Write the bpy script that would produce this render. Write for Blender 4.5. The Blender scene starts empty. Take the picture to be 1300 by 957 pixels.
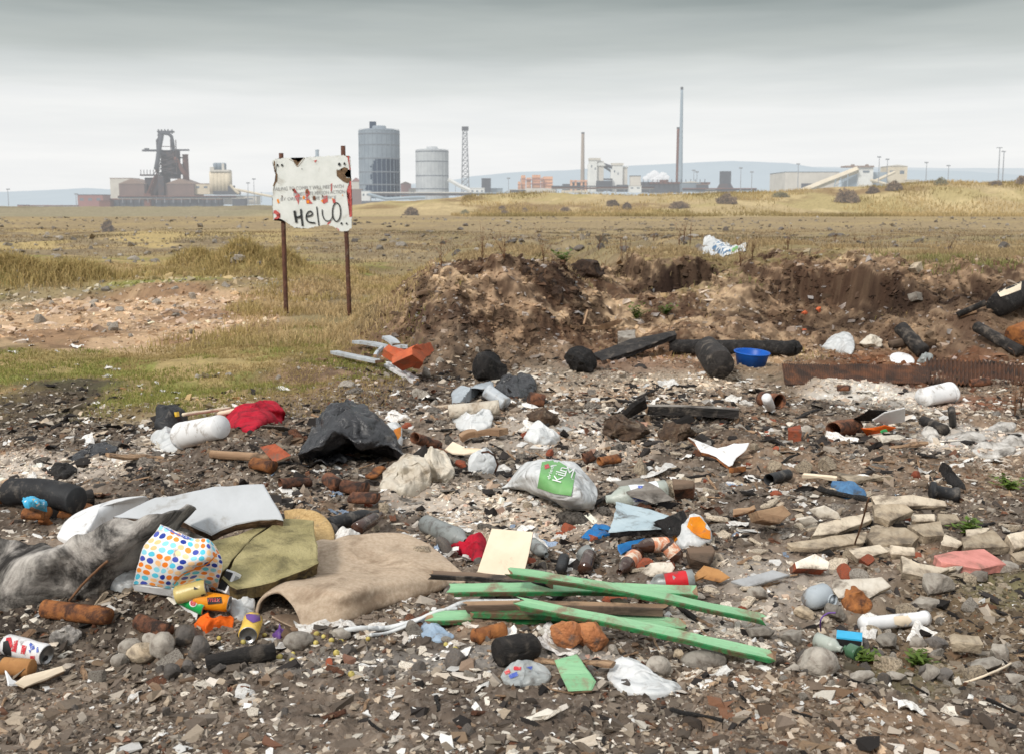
import bpy, bmesh, math, random
import numpy as np
from mathutils import Vector, Matrix
from mathutils.bvhtree import BVHTree
random.seed(7); RNG = np.random.default_rng(7)
scn = bpy.context.scene
COL = scn.collection
# ---------------------------------------------------------------- camera model
F = 1400.0; CAMH = 1.55; PITCH = math.radians(7.0); CX, CY = 650.0, 434.0
CP, SP = math.cos(PITCH), math.sin(PITCH)
CAM = np.array([0.0, 0.0, CAMH])
def ray(px, py):
    u = (px-CX)/F; v = -(py-CY)/F
    return np.array([u, CP+v*SP, -SP+v*CP])
def Q(px, py, Y):
    d = ray(px, py); return CAM + d*(Y/d[1])
def proj(p):
    q = np.asarray(p, float)-CAM
    dep = q[1]*CP - q[2]*SP; up = q[1]*SP + q[2]*CP
    return CX+F*q[0]/dep, CY-F*up/dep
def flat(px, py):
    d = ray(px, py); t = CAMH/-d[2]; return d[0]*t, d[1]*t
# ---------------------------------------------------------------- noise (numpy)
def _h(ix, iy, iz, s):
    n = (ix.astype(np.int64)*374761393 + iy.astype(np.int64)*668265263 + iz.astype(np.int64)*2147483647 + s*1274126177) & 0xffffffff
    n = ((n ^ (n >> 13))*1274126177) & 0xffffffff
    n = ((n ^ (n >> 15))*2246822519) & 0xffffffff
    return ((n ^ (n >> 16)) & 0xffffff)/float(0xffffff)
def vn2(x, y, s=0):
    x = np.asarray(x, float); y = np.asarray(y, float)
    fx = np.floor(x); fy = np.floor(y); tx = x-fx; ty = y-fy
    tx = tx*tx*(3-2*tx); ty = ty*ty*(3-2*ty); z = np.zeros_like(fx)
    a = _h(fx, fy, z, s); b = _h(fx+1, fy, z, s); c = _h(fx, fy+1, z, s); d = _h(fx+1, fy+1, z, s)
    return (a+(b-a)*tx)*(1-ty) + (c+(d-c)*tx)*ty
def fb2(x, y, o=4, s=0, g=.5):
    a = 1; t = 0; m = 0; c, sn = .8, .6
    x = np.asarray(x, float); y = np.asarray(y, float)
    for k in range(o):
        t = t+a*vn2(x, y, s+k*17); m += a; a *= g
        x, y = (x*c-y*sn)*2.03+5.1, (x*sn+y*c)*2.03+1.7
    return t/m
def vn3(p, s=0):
    f = np.floor(p); t = p-f; t = t*t*(3-2*t); r = 0
    for dx in (0, 1):
        for dy in (0, 1):
            for dz in (0, 1):
                w = (t[:, 0] if dx else 1-t[:, 0])*(t[:, 1] if dy else 1-t[:, 1])*(t[:, 2] if dz else 1-t[:, 2])
                r = r+w*_h(f[:, 0]+dx, f[:, 1]+dy, f[:, 2]+dz, s)
    return r
def fb3(p, o=3, s=0):
    t = 0; m = 0; a = 1
    for k in range(o):
        t = t+a*vn3(p, s+k*13); m += a; a *= .5; p = p[:, [1, 2, 0]]*2.07+3.3
    return t/m
def vec3(p, o=3, s=0):
    return np.stack([fb3(p, o, s), fb3(p+31.7, o, s+5), fb3(p+77.1, o, s+9)], 1)*2-1
def sst(a, b, x):
    t = np.clip((x-a)/(b-a), 0, 1); return t*t*(3-2*t)
def gauss(x, y, px, py, sx, sy):
    cx, cy = flat(px, py); return np.exp(-((x-cx)/sx)**2-((y-cy)/sy)**2)
# ---------------------------------------------------------------- terrain
def H(x, y):
    n = fb2(x*.75+3, y*.75, 3, 3)-.5
    z = .14*n*sst(60, 20, y)
    z = z+.10*(fb2(x*2.3, y*2.3, 3, 21)-.5)*sst(22, 9, y)
    # fine crumbs of the trampled, burnt ground
    dump = sst(12.2, 10.2, y)
    rid = 1-np.abs(2*vn2(x*11, y*11, 31)-1)
    z = z+dump*(.045*(fb2(x*9, y*9, 3, 41)-.5)+.022*(fb2(x*33, y*33, 2, 47)-.5)+.012*(rid-.5))
    z = z+.16*gauss(x, y, 335, 575, .55, .45)+.10*gauss(x, y, 215, 735, .6, .5)+.10*gauss(x, y, 700, 540, 1.2, .8)
    z = z+.08*gauss(x, y, 60, 735, .5, .35)+.06*gauss(x, y, 215, 785, .3, .14)+.07*gauss(x, y, 950, 580, .6, .5)
    # sandy bare strip on the left: broken lip behind it
    bx = sst(-2.9, -3.8, x+.6*(fb2(y*.6, x*.6, 2, 8)-.5))
    z = z+bx*(.16*sst(18.6, 19.6, y+1.2*(fb2(x*.9, y*.3, 3, 12)-.5))*sst(36, 24, y)+.16*(fb2(x*1.1, y*1.1, 4, 15)-.5)*sst(10, 13, y)*sst(30, 20, y))
    # earth bank
    wx = x+.45*(fb2(x*.9, y*.9, 3, 51)-.5)
    yf = np.interp(wx, [-2.2, -1.4, -.6, .3, 1.2, 2.5, 4, 5.2, 6.5, 9], [11.6, 11.0, 10.2, 10.7, 11.7, 11.6, 11.8, 11.0, 10.8, 10.6])+.9*(fb2(x*1.0+9, y*.25, 3, 57)-.5)
    wd = np.interp(wx, [-2, -.5, .6, 1.4, 2.2, 3.2, 4.3, 6, 9], [2.0, 2.4, 2.9, 4.4, 4.3, 3.9, 2.9, 3.6, 3.6])
    hc = np.interp(wx, [-2.1, -1.5, -.9, -.3, .5, .9, 1.25, 1.7, 2.6, 3.1, 3.6, 4.7, 5.1, 5.6, 6.5, 10], [0, .42, .80, .88, .84, .62, .58, .86, .92, .74, .92, .95, .70, .80, .84, .86])
    t = (y-yf)/wd
    lip = .25+.5*(fb2(x*.8+4, y*.1, 2, 61)-.5)
    lip = np.clip(np.interp(wx, [-1.5, .3, 1.2, 1.7, 2.7, 3.05, 3.5, 4.7, 5.1, 5.8, 9], [.12, .10, .05, .40, .38, .08, .33, .33, .12, .34, .34])+(lip-.25)*.25, .03, .5); stx = np.interp(wx, [1.2, 1.7, 2.8, 3.1, 3.5, 4.8, 5.2, 6], [.83, .78, .78, .7, .52, .52, .7, .62])
    st = stx+.42*(fb2(x*1.9, y*.7, 4, 63)-.5)
    pr = (1-lip)*sst(0, .86, t)+lip*sst(0, .10, t-st)
    ctr = 1-sst(.55, 2.6, np.abs(t-.5))*.55
    inb = sst(-.15, .12, t)*sst(1.3, .8, t)
    bumps = .40*(fb2(x*1.7, y*1.7, 4, 71)-.5)+.20*((1-np.abs(2*fb2(x*2.6, y*2.0, 3, 77)-1))-.75)+.10*(fb2(x*5.5, y*5.5, 3, 81)-.5)+.11*((1-np.abs(2*fb2(x*4.2, y*3.4, 3, 87)-1))-.75)+.05*(fb2(x*16, y*16, 2, 89)-.5)
    back = 1-sst(15, 60, y)
    z = z+hc*pr*back+inb*bumps*sst(0, .5, hc)*.72
    # undercut hollows (dark) below the overhanging turf
    for (qx, qy, a, sx, sy) in ((1035, 375, .24, .8, .4), (862, 345, .18, .9, .35), (1265, 350, .20, 1.0, .3), (735, 350, .10, .35, .3)):
        d = ray(qx, qy); yy = 15.0 if qx == 862 else 13.2; xx = d[0]*yy/d[1]
        z = z-a*np.exp(-((x-xx)/sx)**2-((y-yy)/sy)**2)
    # grassy tussock left of the sign
    for (qx, D, hh, sx, sy) in ((308, 23.0, .55, .62, .6), (355, 24.5, .35, .5, .5), (250, 25.0, .3, .5, .6), (30, 20, .22, .7, .5), (95, 20.5, .2, .6, .5), (-30, 20, .25, .8, .5)):
        xx = (qx-650)/F*D; z = z+hh*np.exp(-((x-xx)/sx)**2-((y-D)/sy)**2)
    # plain hummocks
    pl = sst(18, 30, y)*sst(190, 120, y)
    z = z+pl*(.42*(fb2(x*.22, y*.16, 4, 91)-.5)+.12*(fb2(x*1.2, y*.9, 3, 95)-.5))
    # dunes
    pxx = 650+F*x/np.maximum(y, 1)
    top = np.interp(pxx, [-100, 440, 480, 520, 560, 600, 640, 700, 900, 950, 1000, 1060, 1120, 1180, 1300, 1500], [263, 262, 257, 254, 251, 249, 247.5, 246, 245.5, 246, 244, 240, 239, 234, 231.5, 231])
    hd = CAMH+(262-top)*220/F
    lump = fb2(x*.055+2, y*.03, 4, 101)
    fr = 168+34*(fb2(x*.03, y*.0, 3, 105))
    dn = sst(0, 1, (y-fr)/48)
    z = z+(hd*(.72+.5*lump)*dn+.5*dn*(fb2(x*.3, y*.2, 3, 109)-.5))*(1-.75*sst(260, 420, y))*(1-sst(420, 800, y))
    return z
# rows / columns of one polar sheet, apex behind the camera
Y0 = -3.0
rows = [1.0, 1.6, 2.2, 2.6]
yv = 2.8
while yv < 9000:
    rows.append(yv)
    if yv < 9.6: s = max(.0095, .00075*yv*yv)
    elif yv < 16.2: s = .028
    elif yv < 45: s = max(.05, .00035*yv*yv)
    elif yv < 150: s = .75
    elif yv < 260: s = 1.1
    else: s = yv*.06
    yv += s
rows.append(12000.0)
RW = np.array(rows)
TH = np.tan(np.linspace(-math.radians(34), math.radians(34), 1000))
YY = np.repeat(RW[:, None], len(TH), 1); XX = (YY-Y0)*TH[None, :]
ZZ = H(XX, YY)
NR, NC = ZZ.shape
TT = np.linspace(-math.radians(34), math.radians(34), 1000)
def zl(x, y):
    x = np.asarray(x, float); y = np.asarray(y, float)
    r = np.clip(np.searchsorted(RW, y)-1, 0, NR-2); fr = np.clip((y-RW[r])/(RW[r+1]-RW[r]), 0, 1)
    c = (np.arctan2(x, y-Y0)-TT[0])/(TT[1]-TT[0]); ci = np.clip(np.floor(c).astype(int), 0, NC-2); fc = np.clip(c-ci, 0, 1)
    a = ZZ[r, ci]*(1-fc)+ZZ[r, ci+1]*fc; b = ZZ[r+1, ci]*(1-fc)+ZZ[r+1, ci+1]*fc
    return a*(1-fr)+b*fr
def P(px, py, h=0.0):
    """where the view ray first comes within h of the ground"""
    d = ray(px, py); ys = RW[(RW > 2.2)]; t = ys/d[1]
    zr = CAMH+d[2]*t-h; zg = zl(d[0]*t, ys)
    k = np.nonzero(zr <= zg)[0]
    if len(k) == 0: return CAM+d*(60/d[1])
    k = k[0]
    if k > 0:
        a = zr[k-1]-zg[k-1]; b = zr[k]-zg[k]; tt = t[k-1]+(t[k]-t[k-1])*a/(a-b+1e-12)
    else: tt = t[0]
    return CAM+d*tt
def mpp(p):      # metres per photo pixel at a point
    q = np.asarray(p)-CAM; return (q[1]*CP-q[2]*SP)/F
# ---------------------------------------------------------------- materials
def S(r, g, b, k=.92):
    f = lambda c: ((c/255)/12.92 if c <= 10 else ((c/255+.055)/1.055)**2.4)
    return (f(r)*k, f(g)*k, f(b)*k)
MATS = {}
def _mix(nt, fac, a, b, blend='MIX'):
    m = nt.nodes.new('ShaderNodeMix'); m.data_type = 'RGBA'; m.blend_type = blend
    for s, v in ((0, fac), (6, a), (7, b)):
        if isinstance(v, (int, float)): m.inputs[s].default_value = v
        elif isinstance(v, tuple): m.inputs[s].default_value = (*v[:3], 1)
        else: nt.links.new(v, m.inputs[s])
    return m.outputs[2]
def _noise(nt, vec, scale, detail=4, rough=.6, stretch=None, dist=0):
    if stretch:
        mp = nt.nodes.new('ShaderNodeMapping'); mp.inputs['Scale'].default_value = stretch
        nt.links.new(vec, mp.inputs[0]); vec = mp.outputs[0]
    n = nt.nodes.new('ShaderNodeTexNoise'); n.inputs['Scale'].default_value = scale
    n.inputs['Detail'].default_value = detail; n.inputs['Roughness'].default_value = rough; n.inputs['Distortion'].default_value = dist
    nt.links.new(vec, n.inputs['Vector']); return n.outputs['Fac']
def _ramp(nt, fac, lo, hi):
    m = nt.nodes.new('ShaderNodeMapRange'); m.inputs[1].default_value = lo; m.inputs[2].default_value = hi
    m.interpolation_type = 'SMOOTHSTEP'; nt.links.new(fac, m.inputs[0]); return m.outputs[0]
def mk(name, base, var=None, scale=9, rough=.8, bump=.35, bscale=70, dirt=None, damt=.5, dscale=5, metal=0, spec=.3, trans=0,
       rnd=.25, haze=0, hz=(.80, .83, .85), stretch=None, sub=0, alpha=1, attr=False, transl=0, crk=0):
    m = bpy.data.materials.new(name); m.use_nodes = True; nt = m.node_tree; N = nt.nodes; L = nt.links
    b = N['Principled BSDF']; tc = N.new('ShaderNodeTexCoord').outputs['Object']
    if attr:
        a = N.new('ShaderNodeAttribute'); a.attribute_name = 'Col'; col = a.outputs['Color']
        col = _mix(nt, .35, col, _mix(nt, _noise(nt, tc, scale, 5), (.25, .25, .25), (1.6, 1.6, 1.6)), 'MULTIPLY')
    else:
        var = var or tuple(c*.6 for c in base)
        col = _mix(nt, _ramp(nt, _noise(nt, tc, scale, 5, .65, stretch), .3, .7), base, var)
    if not dirt and not haze and not attr and not name.startswith(('print', 'sign', 'label', 'spray', 'leaf', 'twig', 'bush')): dirt, damt, dscale = S(118, 106, 94), .20, 13
    if dirt:
        f = _ramp(nt, _noise(nt, tc, dscale, 6, .7, None, .6), .62-damt*.4, .78-damt*.28)
        col = _mix(nt, f, col, dirt)
    if rnd:
        oi = N.new('ShaderNodeObjectInfo'); mr = N.new('ShaderNodeMapRange')
        mr.inputs[3].default_value = 1-rnd; mr.inputs[4].default_value = 1+rnd; L.new(oi.outputs['Random'], mr.inputs[0])
        h = N.new('ShaderNodeHueSaturation'); L.new(mr.outputs[0], h.inputs['Value']); L.new(col, h.inputs['Color']); col = h.outputs[0]
    L.new(col, b.inputs['Base Color']); b.inputs['Roughness'].default_value = rough; b.inputs['Metallic'].default_value = metal
    b.inputs['Specular IOR Level'].default_value = spec
    if trans: b.inputs['Transmission Weight'].default_value = trans; b.inputs['IOR'].default_value = 1.4
    if alpha < 1: b.inputs['Alpha'].default_value = alpha
    if bump:
        bp = N.new('ShaderNodeBump'); bp.inputs['Strength'].default_value = bump; bp.inputs['Distance'].default_value = .02 if bscale < 200 else .006
        L.new(_noise(nt, tc, bscale, 6, .65, stretch), bp.inputs['Height']); L.new(bp.outputs[0], b.inputs['Normal'])
    if crk:      # sharp crinkles of thin film
        hs = None
        for q, (sc_, wt) in enumerate(((5.5, 1.0), (13, .4))):
            ab = N.new('ShaderNodeMath'); ab.operation = 'ABSOLUTE'; sb_ = N.new('ShaderNodeMath'); sb_.operation = 'SUBTRACT'; sb_.inputs[1].default_value = .5
            L.new(_noise(nt, tc, sc_, .6, .4, None, .8), sb_.inputs[0]); L.new(sb_.outputs[0], ab.inputs[0])
            ml = N.new('ShaderNodeMath'); ml.operation = 'MULTIPLY_ADD'; ml.inputs[1].default_value = wt; L.new(ab.outputs[0], ml.inputs[0])
            if hs is None: ml.inputs[2].default_value = 0
            else: L.new(hs, ml.inputs[2])
            hs = ml.outputs[0]
        b2 = N.new('ShaderNodeBump'); b2.inputs['Strength'].default_value = 1.0; b2.inputs['Distance'].default_value = crk; L.new(hs, b2.inputs['Height'])
        if bump: L.new(bp.outputs[0], b2.inputs['Normal'])
        L.new(b2.outputs[0], b.inputs['Normal'])
    out = N['Material Output']; sh = b.outputs[0]
    if transl:
        tr = N.new('ShaderNodeBsdfTranslucent'); L.new(col, tr.inputs[0]); mx = N.new('ShaderNodeMixShader'); mx.inputs[0].default_value = transl
        L.new(sh, mx.inputs[1]); L.new(tr.outputs[0], mx.inputs[2]); sh = mx.outputs[0]
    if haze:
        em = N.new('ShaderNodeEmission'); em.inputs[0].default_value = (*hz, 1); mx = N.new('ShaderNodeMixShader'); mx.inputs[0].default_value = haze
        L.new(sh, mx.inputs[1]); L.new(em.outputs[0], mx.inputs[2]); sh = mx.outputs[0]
    if sh is not b.outputs[0]: L.new(sh, out.inputs['Surface'])
    MATS[name] = m; return m
ASH = S(120, 112, 105); SOOT = S(38, 35, 33); SOIL = S(88, 74, 62)
mk('ground', (1, 1, 1), scale=45, attr=True, bump=.55, bscale=90, rnd=0, rough=.95, spec=.1)
mk('gravel', (1, 1, 1), scale=120, attr=True, bump=.3, bscale=260, rnd=0, rough=.9, spec=.2)
mk('grass', (1, 1, 1), scale=20, attr=True, bump=0, rnd=0, rough=.8, spec=.15, transl=.3)
mk('stone', S(176, 169, 158), S(130, 122, 113), 14, bump=.5, bscale=60, dirt=SOIL, damt=.35, dscale=8, rnd=.35)
mk('dark_stone', S(112, 106, 101), S(78, 73, 69), 14, bump=.5, bscale=60, dirt=S(120, 105, 90), damt=.3, dscale=8, rnd=.3, rough=.7)
mk('tan_stone', S(204, 188, 164), S(170, 152, 128), 12, bump=.6, bscale=55, dirt=S(120, 108, 94), damt=.5, dscale=6, rnd=.2)
mk('pale_slab', S(228, 214, 192), S(202, 186, 164), 10, bump=.5, bscale=60, dirt=S(140, 126, 110), damt=.48, dscale=7, rnd=.15)
mk('plaster', S(238, 230, 216), S(205, 192, 174), 10, bump=.3, bscale=80, dirt=S(120, 108, 96), damt=.4, dscale=9, rnd=.2)
mk('pink_slab', S(222, 150, 140), S(196, 128, 118), 10, bump=.3, bscale=60, dirt=S(150, 110, 98), damt=.35, dscale=7, rnd=.05)
mk('brick', S(176, 92, 62), S(140, 72, 50), 16, bump=.5, bscale=60, dirt=S(110, 90, 78), damt=.35, dscale=8, rnd=.25)
mk('clay', S(205, 105, 66), S(176, 84, 52), 10, bump=.3, bscale=60, dirt=S(150, 96, 70), damt=.35, dscale=7, rnd=.08)
mk('rust', S(138, 92, 66), S(94, 62, 48), 18, bump=.6, bscale=80, dirt=S(48, 38, 34), damt=.45, dscale=14, rnd=.35, rough=.85)
mk('rust_bright', S(172, 112, 62), S(128, 80, 48), 18, bump=.4, bscale=90, dirt=S(70, 46, 36), damt=.4, dscale=12, rnd=.15)
mk('rust_sheet', S(118, 78, 54), S(78, 56, 44), 9, bump=.6, bscale=50, dirt=S(60, 48, 42), damt=.5, dscale=5, rnd=.05)
mk('char', S(48, 45, 44), S(27, 26, 26), 22, bump=1.0, bscale=55, dirt=S(84, 80, 76), damt=.22, dscale=18, rnd=.3, rough=.75, spec=.25)
mk('char_wood', S(54, 50, 48), S(29, 27, 26), 12, bump=1.0, bscale=40, stretch=(.25, 1, 1), dirt=S(96, 88, 80), damt=.3, dscale=9, rnd=.3, rough=.75)
mk('ash', S(214, 210, 204), S(168, 162, 154), 8, bump=.6, bscale=50, dirt=S(96, 90, 84), damt=.4, dscale=7, rnd=.1)
mk('bare_wood', S(176, 146, 116), S(132, 104, 80), 10, bump=.5, bscale=50, stretch=(.12, 1, 1), dirt=S(96, 78, 62), damt=.35, dscale=5, rnd=.2)
mk('old_wood', S(122, 102, 86), S(86, 72, 60), 10, bump=.6, bscale=40, stretch=(.12, 1, 1), dirt=S(62, 54, 48), damt=.35, dscale=5, rnd=.25)
mk('grey_wood', S(160, 154, 146), S(120, 112, 104), 10, bump=.6, bscale=40, stretch=(.12, 1, 1), dirt=S(74, 68, 62), damt=.4, dscale=5, rnd=.2)
mk('green_paint', S(156, 205, 160), S(128, 182, 136), 7, bump=.7, bscale=60, stretch=(.10, 1, 1), dirt=S(146, 132, 108), damt=.33, dscale=9, rnd=.05, rough=.55)
mk('green_edge', S(52, 142, 82), S(40, 112, 66), 12, bump=.4, bscale=60, dirt=S(96, 76, 56), damt=.5, dscale=14, rnd=.05, rough=.6)
mk('olive_board', S(186, 174, 128), S(150, 140, 96), 5, bump=.6, bscale=70, dirt=S(116, 108, 76), damt=.45, dscale=6, rnd=.05)
mk('olive_edge', S(120, 104, 68), S(84, 70, 46), 20, bump=1.0, bscale=45, dirt=S(54, 46, 34), damt=.4, dscale=20, rnd=.05)
mk('grey_board', S(196, 199, 202), S(182, 185, 187), 4, bump=.15, bscale=40, dirt=S(150, 146, 140), damt=.22, dscale=4, rnd=.03, rough=.6)
mk('torn_edge', S(140, 112, 88), S(92, 70, 54), 24, bump=1.0, bscale=50, stretch=(.3, .3, 1.5), dirt=S(60, 46, 38), damt=.4, dscale=18, rnd=.05)
mk('carpet', S(218, 198, 174), S(196, 172, 148), 60, bump=1.0, bscale=300, dirt=S(160, 138, 116), damt=.42, dscale=4, rnd=.05, rough=.95, spec=.1)
mk('carpet_back', S(150, 130, 110), S(130, 110, 92), 40, bump=.5, bscale=300, rnd=.05, rough=.95)
mk('burnt_sheet', S(204, 198, 190), S(160, 153, 146), 7, bump=.6, bscale=50, dirt=S(44, 41, 39), damt=.56, dscale=3.2, rnd=.05, rough=.9)
mk('cream', S(236, 220, 196), S(224, 206, 180), 6, bump=.1, bscale=40, dirt=S(180, 160, 136), damt=.12, dscale=6, rnd=.05, rough=.6)
mk('cream_cloth', S(238, 230, 214), S(220, 208, 190), 7, bump=.4, bscale=60, dirt=S(176, 158, 136), damt=.26, dscale=8, rnd=.06, transl=.2, rough=.5, crk=.05)
mk('white_plastic', S(238, 238, 238), S(222, 222, 222), 5, bump=.08, bscale=40, dirt=S(150, 138, 126), damt=.22, dscale=9, rnd=.05, rough=.45, spec=.4)
mk('white_film', S(247, 248, 248), S(230, 233, 233), 7, bump=.15, bscale=60, dirt=S(164, 154, 144), damt=.14, dscale=10, rnd=.04, rough=.34, spec=.5, transl=.28, crk=.055)
mk('clear_film', S(214, 220, 220), S(190, 196, 196), 8, bump=.3, bscale=60, dirt=S(130, 120, 112), damt=.25, dscale=9, rnd=.05, rough=.22, spec=.5, alpha=.62, crk=.05)
mk('black_film', S(50, 50, 53), S(34, 34, 37), 5, bump=.7, bscale=22, dirt=S(80, 76, 72), damt=.14, dscale=7, rnd=.05, rough=.24, spec=.7, crk=.06)
mk('red_cloth', S(196, 26, 52), S(160, 18, 40), 9, crk=.04, bump=.3, bscale=80, dirt=S(110, 20, 34), damt=.25, dscale=7, rnd=.04, rough=.9)
mk('orange_cloth', S(238, 112, 30), S(222, 92, 22), 9, bump=.3, bscale=80, rnd=.04, rough=.8)
mk('orange_film', S(246, 160, 30), S(236, 134, 18), 9, bump=.3, bscale=80, rnd=.04, rough=.4, transl=.15)
mk('blue_film', S(30, 122, 186), S(20, 96, 160), 9, bump=.2, bscale=60, rnd=.04, rough=.4)
mk('blue_tub', S(16, 96, 190), S(12, 84, 176), 5, bump=.05, rnd=.02, rough=.4, dirt=S(60, 90, 130), damt=.12, dscale=9)
mk('blue_cloth', S(92, 134, 172), S(66, 104, 144), 10, bump=.4, bscale=70, dirt=S(80, 82, 84), damt=.35, dscale=9, rnd=.05)
mk('pale_blue', S(190, 206, 212), S(170, 188, 196), 5, bump=.25, bscale=50, dirt=S(92, 88, 84), damt=.34, dscale=7, rnd=.04)
mk('pale_film', S(186, 206, 226), S(160, 184, 208), 8, bump=.3, bscale=70, rnd=.04, rough=.3, alpha=.8)
mk('green_film', S(54, 170, 92), S(44, 150, 80), 8, bump=.2, rnd=.04, rough=.4)
mk('purple_film', S(120, 84, 160), S(96, 62, 132), 8, bump=.2, rnd=.04, rough=.5)
mk('yellow', S(228, 190, 60), S(214, 172, 48), 8, bump=.1, rnd=.06, rough=.5)
mk('fruit', S(196, 182, 106), S(170, 150, 80), 30, bump=.1, rnd=.15, rough=.5, dirt=S(140, 104, 60), damt=.25, dscale=30)
mk('cardboard', S(190, 140, 88), S(164, 116, 70), 8, bump=.25, bscale=60, dirt=S(120, 84, 54), damt=.35, dscale=7, rnd=.1)
mk('aluminium', S(196, 202, 206), S(168, 174, 180), 6, bump=.1, dirt=S(130, 126, 120), damt=.25, dscale=8, rnd=.12, rough=.45, spec=.5)
mk('can_metal', S(176, 176, 176), S(140, 140, 140), 20, bump=.1, rnd=.05, rough=.3, metal=.8)
mk('tan_can', S(206, 186, 120), S(190, 168, 100), 9, bump=.1, rnd=.02, rough=.35, spec=.5)
mk('yellow_can', S(236, 200, 96), S(226, 186, 80), 9, bump=.1, rnd=.02, rough=.35, spec=.5)
mk('green_can', S(34, 178, 92), S(28, 160, 80), 9, bump=.1, rnd=.02, rough=.35, spec=.5)
mk('white_can', S(232, 230, 230), S(214, 212, 212), 9, bump=.1, rnd=.02, rough=.35, spec=.5, dirt=S(120, 112, 108), damt=.15, dscale=20)
mk('print_red', S(200, 56, 66), S(184, 44, 54), 30, bump=0, rnd=0, rough=.5, dirt=S(214, 200, 190), damt=.28, dscale=90)
mk('print_black', S(34, 33, 34), S(46, 45, 46), 30, bump=0, rnd=0, rough=.5)
mk('print_faint', S(138, 140, 142), S(172, 172, 172), 260, bump=0, rnd=0, rough=.7)
mk('spray', S(36, 38, 38), S(62, 64, 64), 40, bump=0, rnd=0, rough=.6)
mk('print_blue', S(74, 94, 172), S(88, 108, 184), 30, bump=0, rnd=0, rough=.5, dirt=S(206, 206, 210), damt=.26, dscale=90)
mk('print_cyan', S(56, 168, 214), S(64, 180, 222), 30, bump=0, rnd=0, rough=.45)
mk('print_green', S(110, 166, 102), S(122, 176, 112), 14, bump=.1, rnd=0, rough=.5)
mk('print_white', S(244, 246, 244), S(236, 238, 236), 30, bump=0, rnd=0, rough=.5)
mk('print_orange', S(240, 150, 40), S(232, 130, 30), 30, bump=0, rnd=0, rough=.5)
mk('brown_glass', S(74, 48, 36), S(58, 38, 30), 8, bump=.05, rnd=.1, rough=.14, spec=.6, dirt=S(120, 108, 98), damt=.2, dscale=16)
mk('green_glass', S(70, 104, 78), S(56, 88, 64), 8, bump=.05, rnd=.1, rough=.15, spec=.6)
mk('grey_bottle', S(150, 154, 152), S(128, 132, 130), 8, bump=.1, rnd=.08, rough=.3, spec=.5, dirt=S(90, 86, 82), damt=.3, dscale=14)
mk('soft_plastic', S(206, 214, 204), S(188, 196, 186), 8, bump=.15, rnd=.05, rough=.25, spec=.5, alpha=.75)
mk('dark_plastic', S(52, 53, 55), S(38, 38, 40), 10, bump=.2, rnd=.1, rough=.55, dirt=S(104, 98, 92), damt=.25, dscale=12)
mk('grey_plastic', S(178, 186, 192), S(160, 168, 174), 8, bump=.1, rnd=.03, rough=.5)
mk('slate', S(176, 178, 180), S(150, 150, 150), 8, bump=.25, bscale=60, rnd=.08, rough=.6, dirt=S(112, 106, 100), damt=.25, dscale=8)
mk('foam', S(206, 140, 92), S(176, 112, 72), 14, bump=1.0, bscale=45, dirt=S(96, 92, 88), damt=.3, dscale=9, rnd=.03)
mk('wool', S(96, 76, 60), S(60, 48, 40), 22, bump=1.0, bscale=70, dirt=S(132, 116, 98), damt=.3, dscale=16, rnd=.2)
mk('peat', S(72, 54, 42), S(44, 34, 28), 14, bump=1.0, bscale=40, dirt=S(110, 88, 68), damt=.3, dscale=9, rnd=.15)
mk('wicker', S(214, 184, 132), S(180, 146, 96), 90, bump=1.0, bscale=200, rnd=.03)
mk('sign_white', S(228, 231, 228), S(214, 218, 214), 5, bump=.08, dirt=S(186, 184, 176), damt=.2, dscale=5, rnd=0, rough=.5)
mk('sign_ply', S(130, 104, 78), S(92, 74, 56), 30, bump=.6, bscale=90, rnd=0)
mk('sign_red', S(206, 112, 106), S(186, 78, 78), 40, bump=0, rnd=0)
mk('post_rust', S(104, 70, 56), S(72, 50, 42), 14, bump=.4, bscale=50, rnd=.08)
mk('leaf', S(86, 112, 44), S(112, 130, 60), 20, bump=0, rnd=.2, rough=.6, transl=.25)
mk('twig', S(132, 96, 70), S(104, 76, 56), 20, bump=.1, rnd=.15)
mk('bush', S(150, 126, 98), S(112, 92, 70), 3, bump=0, rnd=.15, haze=.12, transl=.15)
mk('bush_green', S(150, 140, 96), S(116, 108, 74), 3, bump=0, rnd=.15, haze=.12, transl=.15)
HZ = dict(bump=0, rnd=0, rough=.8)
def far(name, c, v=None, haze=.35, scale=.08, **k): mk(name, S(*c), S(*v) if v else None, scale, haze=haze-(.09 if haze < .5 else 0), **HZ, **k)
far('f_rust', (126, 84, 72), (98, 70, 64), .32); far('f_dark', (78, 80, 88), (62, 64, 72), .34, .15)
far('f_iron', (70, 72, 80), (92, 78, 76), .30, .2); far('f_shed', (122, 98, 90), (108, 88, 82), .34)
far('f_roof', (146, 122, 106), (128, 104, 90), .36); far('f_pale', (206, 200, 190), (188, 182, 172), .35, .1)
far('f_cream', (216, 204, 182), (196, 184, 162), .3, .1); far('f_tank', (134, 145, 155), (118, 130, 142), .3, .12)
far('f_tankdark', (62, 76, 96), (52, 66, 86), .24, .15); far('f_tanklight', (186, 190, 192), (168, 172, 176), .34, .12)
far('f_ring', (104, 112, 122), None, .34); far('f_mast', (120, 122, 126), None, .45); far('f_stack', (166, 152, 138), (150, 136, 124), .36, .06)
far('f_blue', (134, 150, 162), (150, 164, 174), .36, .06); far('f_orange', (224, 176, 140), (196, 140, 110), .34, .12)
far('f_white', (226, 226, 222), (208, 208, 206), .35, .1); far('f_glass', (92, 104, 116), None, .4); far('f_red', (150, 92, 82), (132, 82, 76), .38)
far('f_hill', (140, 160, 172), (120, 144, 158), .80, .004, hz=(.68, .735, .77)); far('f_hill2', (140, 160, 172), (120, 144, 158), .82, .004, hz=(.75, .79, .815))
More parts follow.
